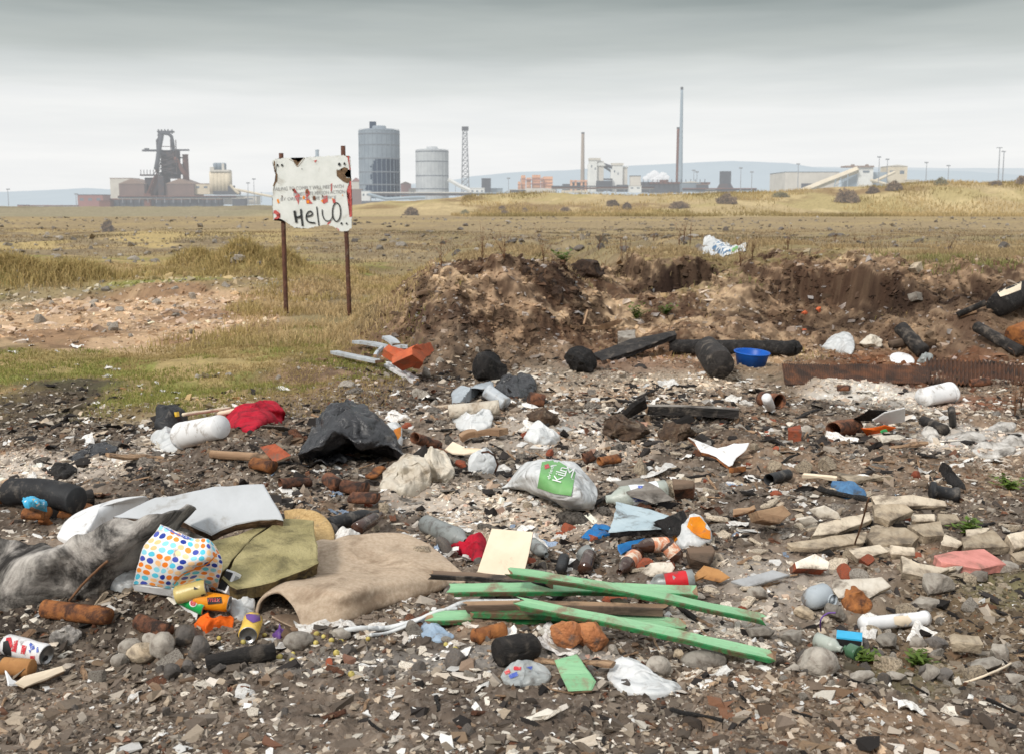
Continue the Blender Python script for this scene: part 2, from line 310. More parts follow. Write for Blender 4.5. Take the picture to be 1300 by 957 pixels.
far('f_steam', (250, 250, 250), (240, 242, 244), .5, .2, hz=(.9, .91, .92), transl=.3, alpha=.5)
# spotted bag: petals in groups of four, laid out on the bag's own UVs
def bag_mat():
    m = mk('spotted', S(240, 238, 236), S(226, 224, 222), 5, bump=.1, rnd=0, rough=.45); nt = m.node_tree; N = nt.nodes; L = nt.links
    uv = N.new('ShaderNodeUVMap'); uv.uv_map = 'UVMap'
    def vm(op, a, b=None):
        n = N.new('ShaderNodeVectorMath'); n.operation = op; L.new(a, n.inputs[0])
        if b is not None:
            if isinstance(b, tuple): n.inputs[1].default_value = b
            else: L.new(b, n.inputs[1])
        return n
    s = vm('MULTIPLY', uv.outputs[0], (11, 10, 0)).outputs[0]; fr = vm('FRACTION', s).outputs[0]; fl = vm('FLOOR', s).outputs[0]
    d = vm('DISTANCE', fr, (.5, .5, 0)).outputs['Value']
    lt = N.new('ShaderNodeMath'); lt.operation = 'LESS_THAN'; L.new(d, lt.inputs[0]); lt.inputs[1].default_value = .40
    c2 = vm('FLOOR', vm('MULTIPLY', fl, (.5, .5, 0)).outputs[0]).outputs[0]
    ck = N.new('ShaderNodeTexChecker'); ck.inputs['Scale'].default_value = 1.0
    L.new(vm('ADD', c2, (.5, .5, .5)).outputs[0], ck.inputs[0])
    wn = N.new('ShaderNodeTexWhiteNoise'); wn.noise_dimensions = '2D'; L.new(fl, wn.inputs['Vector'])
    rb = N.new('ShaderNodeValToRGB'); ro = N.new('ShaderNodeValToRGB')
    for r, cs in ((rb, (S(70, 84, 176), S(90, 200, 226), S(28, 56, 150), S(140, 214, 232))), (ro, (S(240, 130, 40), S(250, 196, 140), S(244, 150, 60), S(250, 210, 160)))):
        r.color_ramp.interpolation = 'CONSTANT'; e = r.color_ramp.elements
        e[0].position = 0; e[0].color = (*cs[0], 1); e[1].position = .3; e[1].color = (*cs[1], 1)
        for p, c in ((.55, cs[2]), (.78, cs[3])): q = e.new(p); q.color = (*c, 1)
        L.new(wn.outputs['Value'], r.inputs[0])
    pc = _mix(nt, ck.outputs['Fac'], rb.outputs[0], ro.outputs[0]); b = N['Principled BSDF']
    base = b.inputs['Base Color'].links[0].from_socket
    L.new(_mix(nt, lt.outputs[0], base, pc), b.inputs['Base Color'])
bag_mat()
# ---------------------------------------------------------------- mesh helpers
def mesh_obj(name, V, Fc, mats, parent=None, smooth=True, mi=None, uv=None):
    me = bpy.data.meshes.new(name); V = np.asarray(V, float)
    me.from_pydata(V.tolist(), [], [tuple(int(i) for i in f) for f in Fc])
    for m in (mats if isinstance(mats, (list, tuple)) else [mats]): me.materials.append(MATS[m])
    n = len(me.polygons)
    me.polygons.foreach_set('use_smooth', np.full(n, smooth))
    if mi is not None: me.polygons.foreach_set('material_index', np.asarray(mi, dtype=np.int32))
    if uv is not None:
        l = me.uv_layers.new(name='UVMap'); vi = np.empty(len(me.loops), dtype=np.int32); me.loops.foreach_get('vertex_index', vi)
        l.data.foreach_set('uv', np.asarray(uv, np.float32)[vi].ravel())
    me.update(); o = bpy.data.objects.new(name, me); COL.objects.link(o)
    if parent: o.parent = parent
    return o
def big(name, V, T, col, mat, smooth=False):
    V = np.asarray(V, np.float32); T = np.asarray(T, np.int32); me = bpy.data.meshes.new(name)
    k = T.shape[1]; me.vertices.add(len(V)); me.vertices.foreach_set('co', V.ravel())
    me.loops.add(T.size); me.loops.foreach_set('vertex_index', T.ravel()); me.polygons.add(len(T))
    me.polygons.foreach_set('loop_start', np.arange(0, T.size, k, dtype=np.int32)); me.polygons.foreach_set('loop_total', np.full(len(T), k, np.int32))
    me.polygons.foreach_set('use_smooth', np.full(len(T), smooth))
    me.materials.append(MATS[mat]); me.update(calc_edges=True)
    a = me.color_attributes.new('Col', 'FLOAT_COLOR', 'POINT'); c = np.ones((len(V), 4), np.float32); c[:, :3] = col
    a.data.foreach_set('color', c.ravel()); o = bpy.data.objects.new(name, me); COL.objects.link(o); return o
HERO = []; SOFT = []
def tag(o, label, cat, group=None, short=None, at=None):
    o['label'] = label; o['category'] = cat
    if group: o['group'] = group
    o['kind'] = 'thing'
    if short: HERO.append((short, *proj(at if at is not None else o.location)))
    return o
def empty(name, loc=(0, 0, 0), M=None):
    o = bpy.data.objects.new(name, None); COL.objects.link(o); o.empty_display_size = .05
    if M is not None: o.matrix_world = M
    else: o.location = tuple(loc)
    return o
def merge(parts):
    V = []; Fc = []; mi = []; k = 0
    for p in parts:
        v, f = np.asarray(p[0], float), p[1]; m = p[2] if len(p) > 2 else 0
        V.append(v); Fc += [tuple(i+k for i in q) for q in f]; mi += [m]*len(f); k += len(v)
    return np.concatenate(V), Fc, mi
def box(c, s):
    c = np.asarray(c, float); s = np.asarray(s, float)/2
    v = np.array([[x, y, z] for x in (-1, 1) for y in (-1, 1) for z in (-1, 1)])*s+c
    return v, [(0, 1, 3, 2), (4, 6, 7, 5), (0, 4, 5, 1), (2, 3, 7, 6), (0, 2, 6, 4), (1, 5, 7, 3)]
def lathe(prof, n=24, axis='x', cap=(True, True)):
    V = []; Fc = []; m = len(prof)
    for (x, r) in prof:
        for k in range(n):
            a = 2*math.pi*k/n; V.append((x, r*math.cos(a), r*math.sin(a)))
    for j in range(m-1):
        for k in range(n): Fc.append((j*n+k, (j+1)*n+k, (j+1)*n+(k+1) % n, j*n+(k+1) % n))
    if cap[0]: Fc.append(tuple(range(n)))
    if cap[1]: Fc.append(tuple(reversed([(m-1)*n+k for k in range(n)])))
    V = np.array(V)
    if axis == 'z': V = V[:, [1, 2, 0]]
    return V, Fc
def tube(path, r, n=10, cap=True):
    path = [np.asarray(p, float) for p in path]; m = len(path); V = []; Fc = []
    rr = r if isinstance(r, (list, tuple, np.ndarray)) else [r]*m
    for i, p in enumerate(path):
        t = path[min(i+1, m-1)]-path[max(i-1, 0)]; t = t/(np.linalg.norm(t)+1e-9)
        u = np.cross(t, (0, 0, 1) if abs(t[2]) < .95 else (1, 0, 0)); u /= np.linalg.norm(u); w = np.cross(u, t)
        for k in range(n):
            a = 2*math.pi*k/n; V.append(p+rr[i]*(u*math.cos(a)+w*math.sin(a)))
    for j in range(m-1):
        for k in range(n): Fc.append((j*n+k, j*n+(k+1) % n, (j+1)*n+(k+1) % n, (j+1)*n+k))
    if cap: Fc += [tuple(reversed(range(n))), tuple((m-1)*n+k for k in range(n))]
    return np.array(V), Fc
_ico = {}
def ico(sub):
    if sub not in _ico:
        b = bmesh.new(); bmesh.ops.create_icosphere(b, subdivisions=sub, radius=1); b.verts.ensure_lookup_table()
        _ico[sub] = (np.array([v.co[:] for v in b.verts]), [tuple(v.index for v in f.verts) for f in b.faces]); b.free()
    return _ico[sub][0].copy(), _ico[sub][1]
def rockV(seed, sub=3, cuts=9, rough=.10, cmin=.55, cmax=.9):
    r = np.random.default_rng(seed); V, Fc = ico(sub)
    for k in range(cuts):
        n = r.normal(size=3); n /= np.linalg.norm(n); c = r.uniform(cmin, cmax); d = V@n
        V = V-np.outer(np.clip(d-c, 0, None), n)*.97
    V = V+rough*vec3(V*2.6+seed, 3, seed); return V, Fc
def catmull(C, n):
    C = np.asarray(C, float); m = len(C); t = np.linspace(0, m-1, n); i = np.clip(t.astype(int), 0, m-2); f = (t-i)
    g = lambda k: C[np.clip(k, 0, m-1)]
    f = f.reshape((-1,)+(1,)*(C.ndim-1)); p0, p1, p2, p3 = g(i-1), g(i), g(i+1), g(i+2)
    return .5*((2*p1)+(p2-p0)*f+(2*p0-5*p1+4*p2-p3)*f*f+(3*p1-p0-3*p2+p3)*f**3)
def gridF(a, b): return [(i*b+j, i*b+j+1, (i+1)*b+j+1, (i+1)*b+j) for i in range(a-1) for j in range(b-1)]
def axmat(p1, p2, h):
    A = P(p1[0], p1[1], p1[2] if len(p1) > 2 else h); B = P(p2[0], p2[1], p2[2] if len(p2) > 2 else h)
    d = B-A; L = np.linalg.norm(d); x = Vector(d/L); z = Vector((0, 0, 1)); y = z.cross(x).normalized(); z = x.cross(y)
    M = Matrix(((x.x, y.x, z.x, A[0]), (x.y, y.y, z.y, A[1]), (x.z, y.z, z.z, A[2]), (0, 0, 0, 1))); return M, L
def creases(p, seed, k=16, f0=1.0):
    r = np.random.default_rng(seed); t = np.zeros(len(p)); p = p+.35*vec3(p*.6, 2, seed)
    for i in range(k):
        n = r.normal(size=3); n /= np.linalg.norm(n); f = f0*r.uniform(.25, 1.1)*(1 if i % 3 else 2.2); q = p@n*f+r.random()*9
        t += np.abs((q % 1)-.5)*2/f**.8*(vn3(p*.7+i*5.3, seed+i)**1.5)
    return (t-t.mean())/(t.std()+1e-9)
def dent(V, amp, sc, seed, o=3): return V+amp*vec3(V*sc+seed*1.37, o, seed)
# ------------------------------------------------------------- decals: print that lies on a real surface
def bvh_of(o):
    bpy.context.view_layer.update(); me = o.data; mw = o.matrix_world
    return BVHTree.FromPolygons([mw@v.co for v in me.vertices], [tuple(p.vertices) for p in me.polygons])
def decal(target, polys, mat, name, parent, lift=.0025, cuts=2, bvh=None):
    """polys: outlines in photo pixels; each is laid on the target's surface"""
    bvh = bvh or bvh_of(target)
    if cuts and len(polys) > 1: return [decal(target, [p], mat, name, parent, lift, cuts, bvh) for p in polys]
    b = bmesh.new()
    for pl in polys:
        vs = [b.verts.new((x, y, 0)) for x, y in pl]
        try: b.faces.new(vs)
        except ValueError: pass
    bmesh.ops.triangulate(b, faces=b.faces[:])
    if cuts: bmesh.ops.subdivide_edges(b, edges=b.edges[:], cuts=cuts, use_grid_fill=True)
    bad = []
    for v in b.verts:
        d = Vector(ray(v.co.x, v.co.y)).normalized(); h = bvh.ray_cast(Vector(CAM), d, 1e4)
        if h[0] is None: bad.append(v); continue
        v.co = h[0]-d*lift*1.6
    bmesh.ops.delete(b, geom=bad, context='VERTS')
    mw = parent.matrix_world.inverted()
    V = [tuple(mw@v.co) for v in b.verts]; b.verts.index_update(); Fc = [tuple(v.index for v in f.verts) for f in b.faces]; b.free()
    if not Fc: return None
    return mesh_obj(name, V, Fc, mat, parent, True)
def text2d(s):
    cu = bpy.data.curves.new('t', 'FONT'); cu.body = s; cu.resolution_u = 3; o = bpy.data.objects.new('t', cu); COL.objects.link(o)
    dg = bpy.context.evaluated_depsgraph_get(); me = bpy.data.meshes.new_from_object(o.evaluated_get(dg))
    V = np.array([v.co[:2] for v in me.vertices]); Fc = [tuple(p.vertices) for p in me.polygons]
    bpy.data.objects.remove(o); bpy.data.curves.remove(cu); bpy.data.meshes.remove(me)
    V = V-V.min(0); return V/V.max(0), Fc
def decal_text(target, s, o0, ex, ey, mat, name, parent, lift=.0035, bvh=None):
    """o0 = bottom-left pixel, ex / ey = full width / height vectors in pixels"""
    V, Fc = text2d(s); o0, ex, ey = map(np.array, (o0, ex, ey)); pts = o0+V[:, :1]*ex+V[:, 1:]*ey
    return decal(target, [[tuple(pts[i]) for i in f] for f in Fc], mat, name, parent, lift, 0, bvh)
def ribbon(pl, w):
    pl = np.asarray(pl, float); t = np.gradient(pl, axis=0); t /= np.linalg.norm(t, axis=1)[:, None]+1e-9; n = np.stack([-t[:, 1], t[:, 0]], 1)*w/2
    a, b = pl+n, pl-n; return [[tuple(a[i]), tuple(a[i+1]), tuple(b[i+1]), tuple(b[i])] for i in range(len(pl)-1)]
# ------------------------------------------------------------- generic object makers
def slab(name, label, cat, pts, th, mat, edge=None, rough=.004, group=None, short=None, step=.03, bev=.004, parent=None, part=None, seed=None, under=True):
    """broken board or slab: outline in photo pixels with heights of the top face over the ground"""
    seed = seed if seed is not None else int(pts[0][0]*7+pts[0][1]) % 997
    W = np.array([P(p[0], p[1], p[2] if len(p) > 2 else th) for p in pts]); c = W.mean(0)
    out = []
    for i in range(len(W)):
        a, b = W[i], W[(i+1) % len(W)]; k = max(1, int(np.linalg.norm(b-a)/step))
        for j in range(k): out.append(a+(b-a)*j/k)
    out = np.array(out)-c; n = len(out)
    # keep the top flat-ish: least squares plane
    A = np.c_[out[:, 0], out[:, 1], np.ones(n)]; co = np.linalg.lstsq(A, out[:, 2], rcond=None)[0]
    nz_ = np.linalg.svd(out-out.mean(0))[2][2]; out -= (1.0 if name in ('board', 'insulation_slab', 'panel', 'paving_slab') else .8)*np.outer((out-out.mean(0))@nz_, nz_)
    nr = np.linalg.svd(out-out.mean(0))[2][2]; nr = nr*(1 if nr@(CAM-c) > 0 else -1)
    if abs(nr[2]) > .75: nr = nr*np.sign(nr[2])
    j = vec3(out*14+seed, 3, seed); out += rough*2*(j-np.outer(j@nr, nr))
    rad = out/(np.linalg.norm(out, axis=1)[:, None]+1e-9)
    ins = out-rad*bev*1.5
    o2 = out-nr*bev
    mid = out-nr*th*.5+rough*1.6*vec3(out*30+seed+9, 2, seed)-rad*rough*.8
    bot = out-nr*th-rad*rough
    cx = ins.mean(0)[None]
    V = np.concatenate([ins, o2, mid, bot, cx, bot.mean(0)[None]]); Fc = []; mi = []
    for i in range(n):
        q = (i+1) % n
        Fc.append((4*n, i, q)); mi.append(0)
        for l in range(3): Fc.append((l*n+i, (l+1)*n+i, (l+1)*n+q, l*n+q)); mi.append(0 if l == 0 else 1)
        Fc.append((4*n+1, 3*n+q, 3*n+i)); mi.append(1)
    if parent is None:
        o = mesh_obj(name, V, Fc, [mat, edge or mat], None, False, mi); o.location = tuple(c); bpy.context.view_layer.update()
        fixn(o); tag(o, label, cat, group, short); return o
def fixn(o):
    b = bmesh.new(); b.from_mesh(o.data); bmesh.ops.recalc_face_normals(b, faces=b.faces[:]); b.to_mesh(o.data); b.free()
def cushion(name, label, cat, pts, hgt, mat, crump=.02, csc=9, group=None, short=None, n=110, rings=34, seed=1, powr=.55, extra=None, smooth=True):
    """crumpled cloth, bag or lump: silhouette in photo pixels (heights over the ground), bulging by hgt"""
    W = np.array([P(p[0], p[1], p[2]*.6 if len(p) > 2 else .01) for p in pts]); c = W.mean(0); hgt *= .8
    out = catmull(np.concatenate([W, W[:1]]), n+1)[:-1]-c
    zg = zl(out[:, 0]+c[0], out[:, 1]+c[1])-c[2]
    L = [np.c_[out[:, :2]*.9, zg-.02]]
    for k in range(rings):
        t = 1-k/(rings-1); t = max(t, .015); b = hgt*(1-t**2)**powr
        q = out*t; q[:, 2] = out[:, 2]*t+b; q[:, 1] -= b*.25; L.append(q)
    V = np.concatenate(L)
    sp = V*csc+seed*3.1; d = vec3(sp, 4, seed); rg = (1-np.abs(2*fb3(sp*1.3, 3, seed+3)-1))-.6
    w = np.repeat(np.r_[0, np.linspace(.35, 1, rings)], n)[:, None]
    cr = creases(sp*1.25, seed); cr2 = creases(sp*1.25+40, seed+50); w1 = w[:, 0]
    V = V+d*crump*w*.55; V[:, 2] += (cr*.62+rg*.5)*crump*w1; V[:, 1] -= cr2*crump*.55*w1; V[:, 0] += creases(sp*1.25+80, seed+90)*crump*.3*w1
    Fc = []
    for l in range(rings):
        for i in range(n): Fc.append((l*n+i, l*n+(i+1) % n, (l+1)*n+(i+1) % n, (l+1)*n+i))
    Fc.append(tuple(rings*n+i for i in range(n)))
    o = mesh_obj(name, V, Fc, mat, None, smooth); o.location = tuple(c); fixn(o); bpy.context.view_layer.update()
    tag(o, label, cat, group, short); return o
def patch(name, ctrl, nu, nv, mats, amp=.006, sc=8, seed=1, thick=.006, c=None, parent=None, uv=False, smooth=True, crs=.3):
    W = np.array([[P(*p) for p in row] for row in ctrl]); G = catmull(W, nu); G = catmull(G.transpose(1, 0, 2), nv).transpose(1, 0, 2)
    V = G.reshape(-1, 3); c = V.mean(0) if c is None else c; V = V-c
    V = V+amp*vec3(V*sc+seed, 3, seed); V[:, 2] += creases(V*sc*1.1, seed)*amp*crs; V[:, 1] -= creases(V*sc*1.1+50, seed+7)*amp*crs*.6; UV = np.array([[j/(nv-1), i/(nu-1)] for i in range(nu) for j in range(nv)]) if uv else None
    fs = gridF(nu, nv); g = V.reshape(nu, nv, 3); nn = np.cross(g[1:, :-1]-g[:-1, :-1], g[:-1, 1:]-g[:-1, :-1]).reshape(-1, 3).sum(0)
    if nn@(CAM-c) > 0: fs = [f[::-1] for f in fs]
    o = mesh_obj(name, V, fs, mats, parent, smooth, None, UV)
    if parent is None: o.location = tuple(c)
    if thick:
        s = o.modifiers.new('thickness', 'SOLIDIFY'); s.thickness = thick; s.offset = 0
        if isinstance(mats, list) and len(mats) > 1: s.material_offset = 1
    bpy.context.view_layer.update(); return o
def plank(name, label, p1, p2, w, t, mat, edge, roll=0, group=None, short=None, cat='plank', jag=.045, seed=1, warp=.004):
    M, L = axmat(p1, p2, t); ns = max(10, int(L/.035)); V = []; mi = []; Fc = []
    r = np.random.default_rng(seed)
    e0 = r.uniform(-jag, jag, 4); e1 = r.uniform(-jag, jag, 4)
    prof = [(-w/2, t/2-.003), (-w/2+.004, t/2), (-w/6, t/2), (w/6, t/2), (w/2-.004, t/2), (w/2, t/2-.003), (w/2, -t/2), (-w/2, -t/2)]; m = len(prof)
    ej0 = r.uniform(0, jag, m); ej1 = r.uniform(0, jag, m)
    for i in range(ns+1):
        for k, (y, z) in enumerate(prof):
            x = L*i/ns
            if i == 0: x += ej0[k]
            if i == ns: x -= ej1[k]
            V.append((x, y, z))
    V = np.array(V); V[:, 1] += r.uniform(-1, 1)*.014*np.sin(V[:, 0]/L*math.pi); V[:, 2] += r.uniform(-.3, 1)*.012*np.sin(V[:, 0]/L*math.pi); wob = (fb2(V[:, 0]*9, V[:, 1]*40, 3, seed)-.5)
    V[:, 1] += wob*.012; V[:, 2] += warp*3*(fb2(V[:, 0]*2.2+seed, V[:, 1]*0, 2, seed)-.5)
    for i in range(ns):
        for k in range(m):
            Fc.append((i*m+k, (i+1)*m+k, (i+1)*m+(k+1) % m, i*m+(k+1) % m)); mi.append(0 if k in (1, 2, 3) else 1)
    Fc += [tuple(range(m)), tuple(reversed([ns*m+k for k in range(m)]))]; mi += [2 if isinstance(edge, str) else 1]*2
    o = mesh_obj(name, V, Fc, [mat, edge, 'bare_wood'], None, False, mi); fixn(o)
    o.matrix_world = M@Matrix.Rotation(math.radians(roll), 4, 'X'); bpy.context.view_layer.update()
    tag(o, label, cat, group, short, at=tuple((M@Vector((L/2, 0, 0))))); return o
def rod(name, label, cat, p1, p2, r, mat, prof=None, n=20, dn=(.006, 14), group=None, short=None, caps=(True, True), seed=1, smooth=True, mats=None, hollow=False, lift=None):
    """round lying thing (log, bottle, tin, tube) between two photo pixels"""
    M, L = axmat(p1, p2, r if lift is None else lift)
    if prof is None: prof = [(i/12, 1) for i in range(13)]
    pr = [(x*L, q*r) for x, q in prof]
    if hollow == 1:
        pr = [(L*.9, .0006), (L*.9, r*.9), (L*.5, r*.9), (L*.2, r*.9), (0, r*.92)]+pr; caps = (False, True)
    if hollow == 2:
        pr = [(L*k/8, r*.9) for k in range(8, -1, -1)]+pr; pr.append(pr[0]); caps = (False, False)
    V, Fc = lathe(pr, n, 'x', caps)
    if group == 'rusty tins': V = V*np.array((1, 1, .5+.5*((seed*37) % 10)/10)); dn = (.013, 9)
    if dn: V = dent(V, dn[0], dn[1], seed)
    o = mesh_obj(name, V, Fc, mat, None, smooth); fixn(o); o.matrix_world = M; bpy.context.view_layer.update()
    tag(o, label, cat, group, short, at=tuple(M@Vector((L/2, 0, 0)))); return o
# ================================================================ ground sheet with its colours
def mixc(a, b, m): return a*(1-m[..., None])+np.asarray(b)*m[..., None]
def emask(px, py, rx, ry, X, Y, soft=.5, ns=.5, sc=1.2, s=0):
    cx, cy = flat(px, py); x1, _ = flat(px+rx, py); _, ya = flat(px, py-ry); _, yb = flat(px, py+ry)
    ay = np.where(Y > cy, abs(ya-cy), abs(cy-yb)); d = np.sqrt(((X-cx)/abs(x1-cx))**2+((Y-cy)/ay)**2)+ns*(fb2(X*sc, Y*sc, 4, s+200)-.5)*2
    return sst(1+soft*.5, 1-soft*.5, d)
def ground_colour(X, Y, Z, steep):
    n1 = fb2(X*.35, Y*.22, 4, 301); n2 = fb2(X*1.3, Y*.9, 4, 311); n3 = fb2(X*6, Y*6, 3, 321); n4 = fb2(X*24, Y*24, 3, 331)
    c = np.zeros(X.shape+(3,))+np.array(S(152, 136, 108))
    c = mixc(c, S(146, 132, 98), sst(.45, .65, n1)); c = mixc(c, S(128, 112, 90), sst(.45, .62, n2)*.7); c = mixc(c, S(182, 158, 116), sst(.58, .75, fb2(X*.5+7, Y*.5, 3, 305))*.7)
    farb = sst(55, 85, Y+30*(n1-.5)); c = mixc(c, S(158, 140, 110), farb*.85); c = mixc(c, S(172, 152, 112), farb*sst(.5, .66, fb2(X*.07, Y*.05, 3, 341))*.6)
    straw = sst(28, 34, Y)*sst(80, 60, Y)*sst(-4, -14, X)*.6; c = mixc(c, S(200, 176, 122), straw*sst(.4, .55, n1))
    # dunes
    dn = sst(158, 176, Y); dc = np.zeros_like(c)+np.array(S(180, 161, 125)); q = fb2(X*.09, Y*.06, 4, 351)
    dc = mixc(dc, S(172, 158, 114), sst(.5, .62, q)*.7); dc = mixc(dc, S(138, 116, 90), sst(.56, .7, fb2(X*.06+4, Y*.05, 4, 357))*.8); dc = mixc(dc, S(206, 186, 144), sst(.6, .7, fb2(X*.2, Y*.12, 3, 359))*.5)
    lowl = sst(-45, -60, X*1.0)*sst(300, 150, Y); dc = mixc(dc, S(138, 134, 118), sst(-30, -50, X)*.7)
    c = mixc(c, np.array(0), dn*0); c = c*(1-dn[..., None])+dc*dn[..., None]
    fd = sst(300, 700, Y); c = mixc(c, S(150, 150, 138), fd); c = mixc(c, S(176, 182, 182), sst(1200, 3000, Y)); c = mixc(c, S(188, 200, 206), sst(2500, 5000, Y))  # ground pales with distance: aerial haze mixed into its colour
    near = sst(30, 24, Y)
    # turf and dry grass on the left
    g = emask(170, 480, 330, 64, X, Y, .5, .35, .9, 1); g = np.maximum(g, emask(60, 352, 460, 24, X, Y, .6, .4, .6, 2))
    tur = np.zeros_like(c)+np.array(S(158, 142, 96)); tur = mixc(tur, S(140, 140, 80), sst(.45, .6, n2)); tur = mixc(tur, S(178, 154, 112), sst(.5, .62, fb2(X*2.1, Y*1.6, 4, 361))*.8); tur = mixc(tur, S(112, 92, 70), sst(.6, .7, fb2(X*1.4+3, Y*1.9, 3, 363))*.6)
    c = mixc(c, 0, g*0); c = c*(1-g[..., None])+tur*g[..., None]
    # bare sand
    s_ = emask(150, 408, 240, 36, X, Y, .4, .4, 1.1, 3)*sst(-2.6, -3.4, X); sand = np.zeros_like(c)+np.array(S(196, 166, 134)); sand = mixc(sand, S(160, 130, 102), sst(.48, .62, n2)); sand = mixc(sand, S(112, 92, 74), sst(.58, .72, n3)*.5)
    c = c*(1-s_[..., None])+sand*s_[..., None]
    s2 = emask(470, 480, 130, 44, X, Y, .5, .35, 1.3, 4); s2c = mixc(np.zeros_like(c)+np.array(S(146, 122, 98)), S(112, 92, 76), sst(.42, .6, n3)); c = c*(1-s2[..., None])+s2c*s2[..., None]
    # the earth bank
    wx = X+.45*(fb2(X*.9, Y*.9, 3, 51)-.5)
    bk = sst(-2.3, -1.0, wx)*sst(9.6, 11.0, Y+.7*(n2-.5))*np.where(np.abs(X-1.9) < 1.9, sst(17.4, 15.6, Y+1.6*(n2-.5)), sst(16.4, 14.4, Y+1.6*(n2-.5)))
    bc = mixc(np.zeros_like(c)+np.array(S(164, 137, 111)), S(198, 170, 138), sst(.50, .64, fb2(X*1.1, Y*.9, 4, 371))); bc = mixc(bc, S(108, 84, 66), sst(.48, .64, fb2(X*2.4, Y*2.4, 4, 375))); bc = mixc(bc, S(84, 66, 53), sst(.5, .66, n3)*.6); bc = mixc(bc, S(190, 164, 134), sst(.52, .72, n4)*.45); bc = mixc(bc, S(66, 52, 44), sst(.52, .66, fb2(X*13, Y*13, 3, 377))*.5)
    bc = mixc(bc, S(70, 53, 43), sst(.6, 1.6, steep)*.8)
    rd = sst(3.6, 5.0, X)*sst(13.4, 12.2, Y); bc = mixc(bc, S(100, 80, 66), rd*.7)
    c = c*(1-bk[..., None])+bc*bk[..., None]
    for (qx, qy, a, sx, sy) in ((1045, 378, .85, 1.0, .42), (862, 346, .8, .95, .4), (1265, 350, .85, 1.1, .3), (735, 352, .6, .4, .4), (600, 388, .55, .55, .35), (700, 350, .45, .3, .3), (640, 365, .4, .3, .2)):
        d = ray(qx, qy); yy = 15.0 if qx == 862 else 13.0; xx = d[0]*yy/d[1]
        c = mixc(c, S(46, 35, 30), np.clip(a*1.3*np.exp(-((X-xx)/sx)**2-((Y-yy)/sy)**2)*(.5+n3), 0, .92))  # dark bank soil, with undercut shade painted into the ground colour
    gt = sst(-2, 0, wx)*sst(13.6, 14.4, Y+1.2*(n2-.5))*sst(22, 15, Y); c = mixc(c, S(140, 126, 88), gt*(1-sst(.35, .8, steep))*sst(.45, .55, fb2(X*.8, Y*.6, 3, 381))*.8)
    # the dump itself
    dm = sst(11.4, 9.2, Y+1.6*(n2-.5)+.9*(n3-.5)+1.6*sst(-.9, -1.8, X))*np.clip(1-emask(170, 470, 320, 62, X, Y, .4, .3, .9, 5), 0, 1)
    dc = np.zeros_like(c)+np.array(S(136, 121, 107)); dc = mixc(dc, S(104, 92, 82), sst(.45, .6, fb2(X*1.5, Y*1.5, 4, 391))); dc = mixc(dc, S(148, 124, 102), sst(.52, .66, fb2(X*1.1+5, Y*1.3, 4, 395))*.8)
    dc = mixc(dc, S(68, 60, 54), sst(.52, .68, fb2(X*14, Y*14, 3, 393))*.5); dc = mixc(dc, S(190, 180, 168), sst(.55, .75, fb2(X*90, Y*90, 2, 333))*.2)
    c = c*(1-dm[..., None])+dc*dm[..., None]
    def spot(col, px, py, rx, ry, a, s): 
        nonlocal c
        c = mixc(c, col, emask(px, py, rx, ry, X, Y, .8, .55, 2.2, s)*a*np.clip(.45+1.1*n3, 0, 1))
    spot(S(222, 210, 196), 75, 590, 110, 16, .8, 11); spot(S(214, 204, 192), 190, 562, 50, 12, .6, 12)
    spot(S(74, 66, 60), 20, 520, 110, 36, .9, 13); spot(S(84, 74, 66), 130, 560, 90, 20, .6, 14)
    spot(S(214, 202, 188), 640, 640, 150, 30, .8, 15); spot(S(206, 196, 184), 900, 790, 90, 26, .6, 35); spot(S(206, 198, 188), 470, 850, 200, 16, .55, 36); spot(S(206, 196, 184), 1010, 740, 90, 30, .5, 37); spot(S(200, 190, 178), 720, 575, 160, 30, .5, 38); spot(S(210, 204, 196), 640, 850, 150, 16, .5, 39); spot(S(206, 190, 170), 790, 482, 130, 20, .75, 16); spot(S(150, 104, 74), 830, 462, 110, 14, .6, 17)
    spot(S(228, 222, 212), 1120, 500, 90, 16, .85, 18); spot(S(116, 74, 50), 1190, 470, 150, 18, .85, 19); spot(S(136, 84, 56), 1250, 510, 70, 10, .7, 20)
    spot(S(220, 214, 206), 1240, 560, 90, 20, .75, 21); spot(S(62, 56, 52), 1080, 520, 70, 18, .7, 22); spot(S(70, 62, 56), 960, 560, 110, 20, .6, 23); spot(S(72, 64, 58), 700, 470, 200, 16, .5, 24); spot(S(58, 52, 48), 560, 505, 90, 16, .7, 27)
    spot(S(118, 100, 78), 1200, 800, 130, 60, .8, 25); spot(S(126, 120, 84), 1260, 740, 70, 24, .7, 26); spot(S(118, 112, 80), 1150, 850, 70, 20, .5, 28)
    spot(S(66, 48, 38), 205, 775, 60, 26, .9, 29); spot(S(46, 42, 40), 60, 800, 130, 40, .75, 30); spot(S(58, 54, 52), 420, 845, 300, 30, .6, 31); spot(S(52, 47, 44), 640, 600, 70, 22, .6, 32); spot(S(84, 66, 52), 300, 560, 60, 20, .5, 33)
    c = c*(.78+.44*fb2(X*45, Y*45, 2, 401))[..., None]
    return np.clip(c, .004, 1)
def build_ground():
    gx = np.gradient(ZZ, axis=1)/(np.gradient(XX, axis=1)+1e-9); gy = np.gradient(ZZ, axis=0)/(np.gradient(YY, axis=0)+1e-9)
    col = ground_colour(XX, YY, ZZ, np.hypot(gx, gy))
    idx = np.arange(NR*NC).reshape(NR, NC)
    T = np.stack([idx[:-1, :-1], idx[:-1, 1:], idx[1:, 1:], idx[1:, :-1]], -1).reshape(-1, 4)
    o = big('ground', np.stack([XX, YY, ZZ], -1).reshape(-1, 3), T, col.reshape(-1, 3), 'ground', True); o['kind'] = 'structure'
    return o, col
ground, GCOL = build_ground()
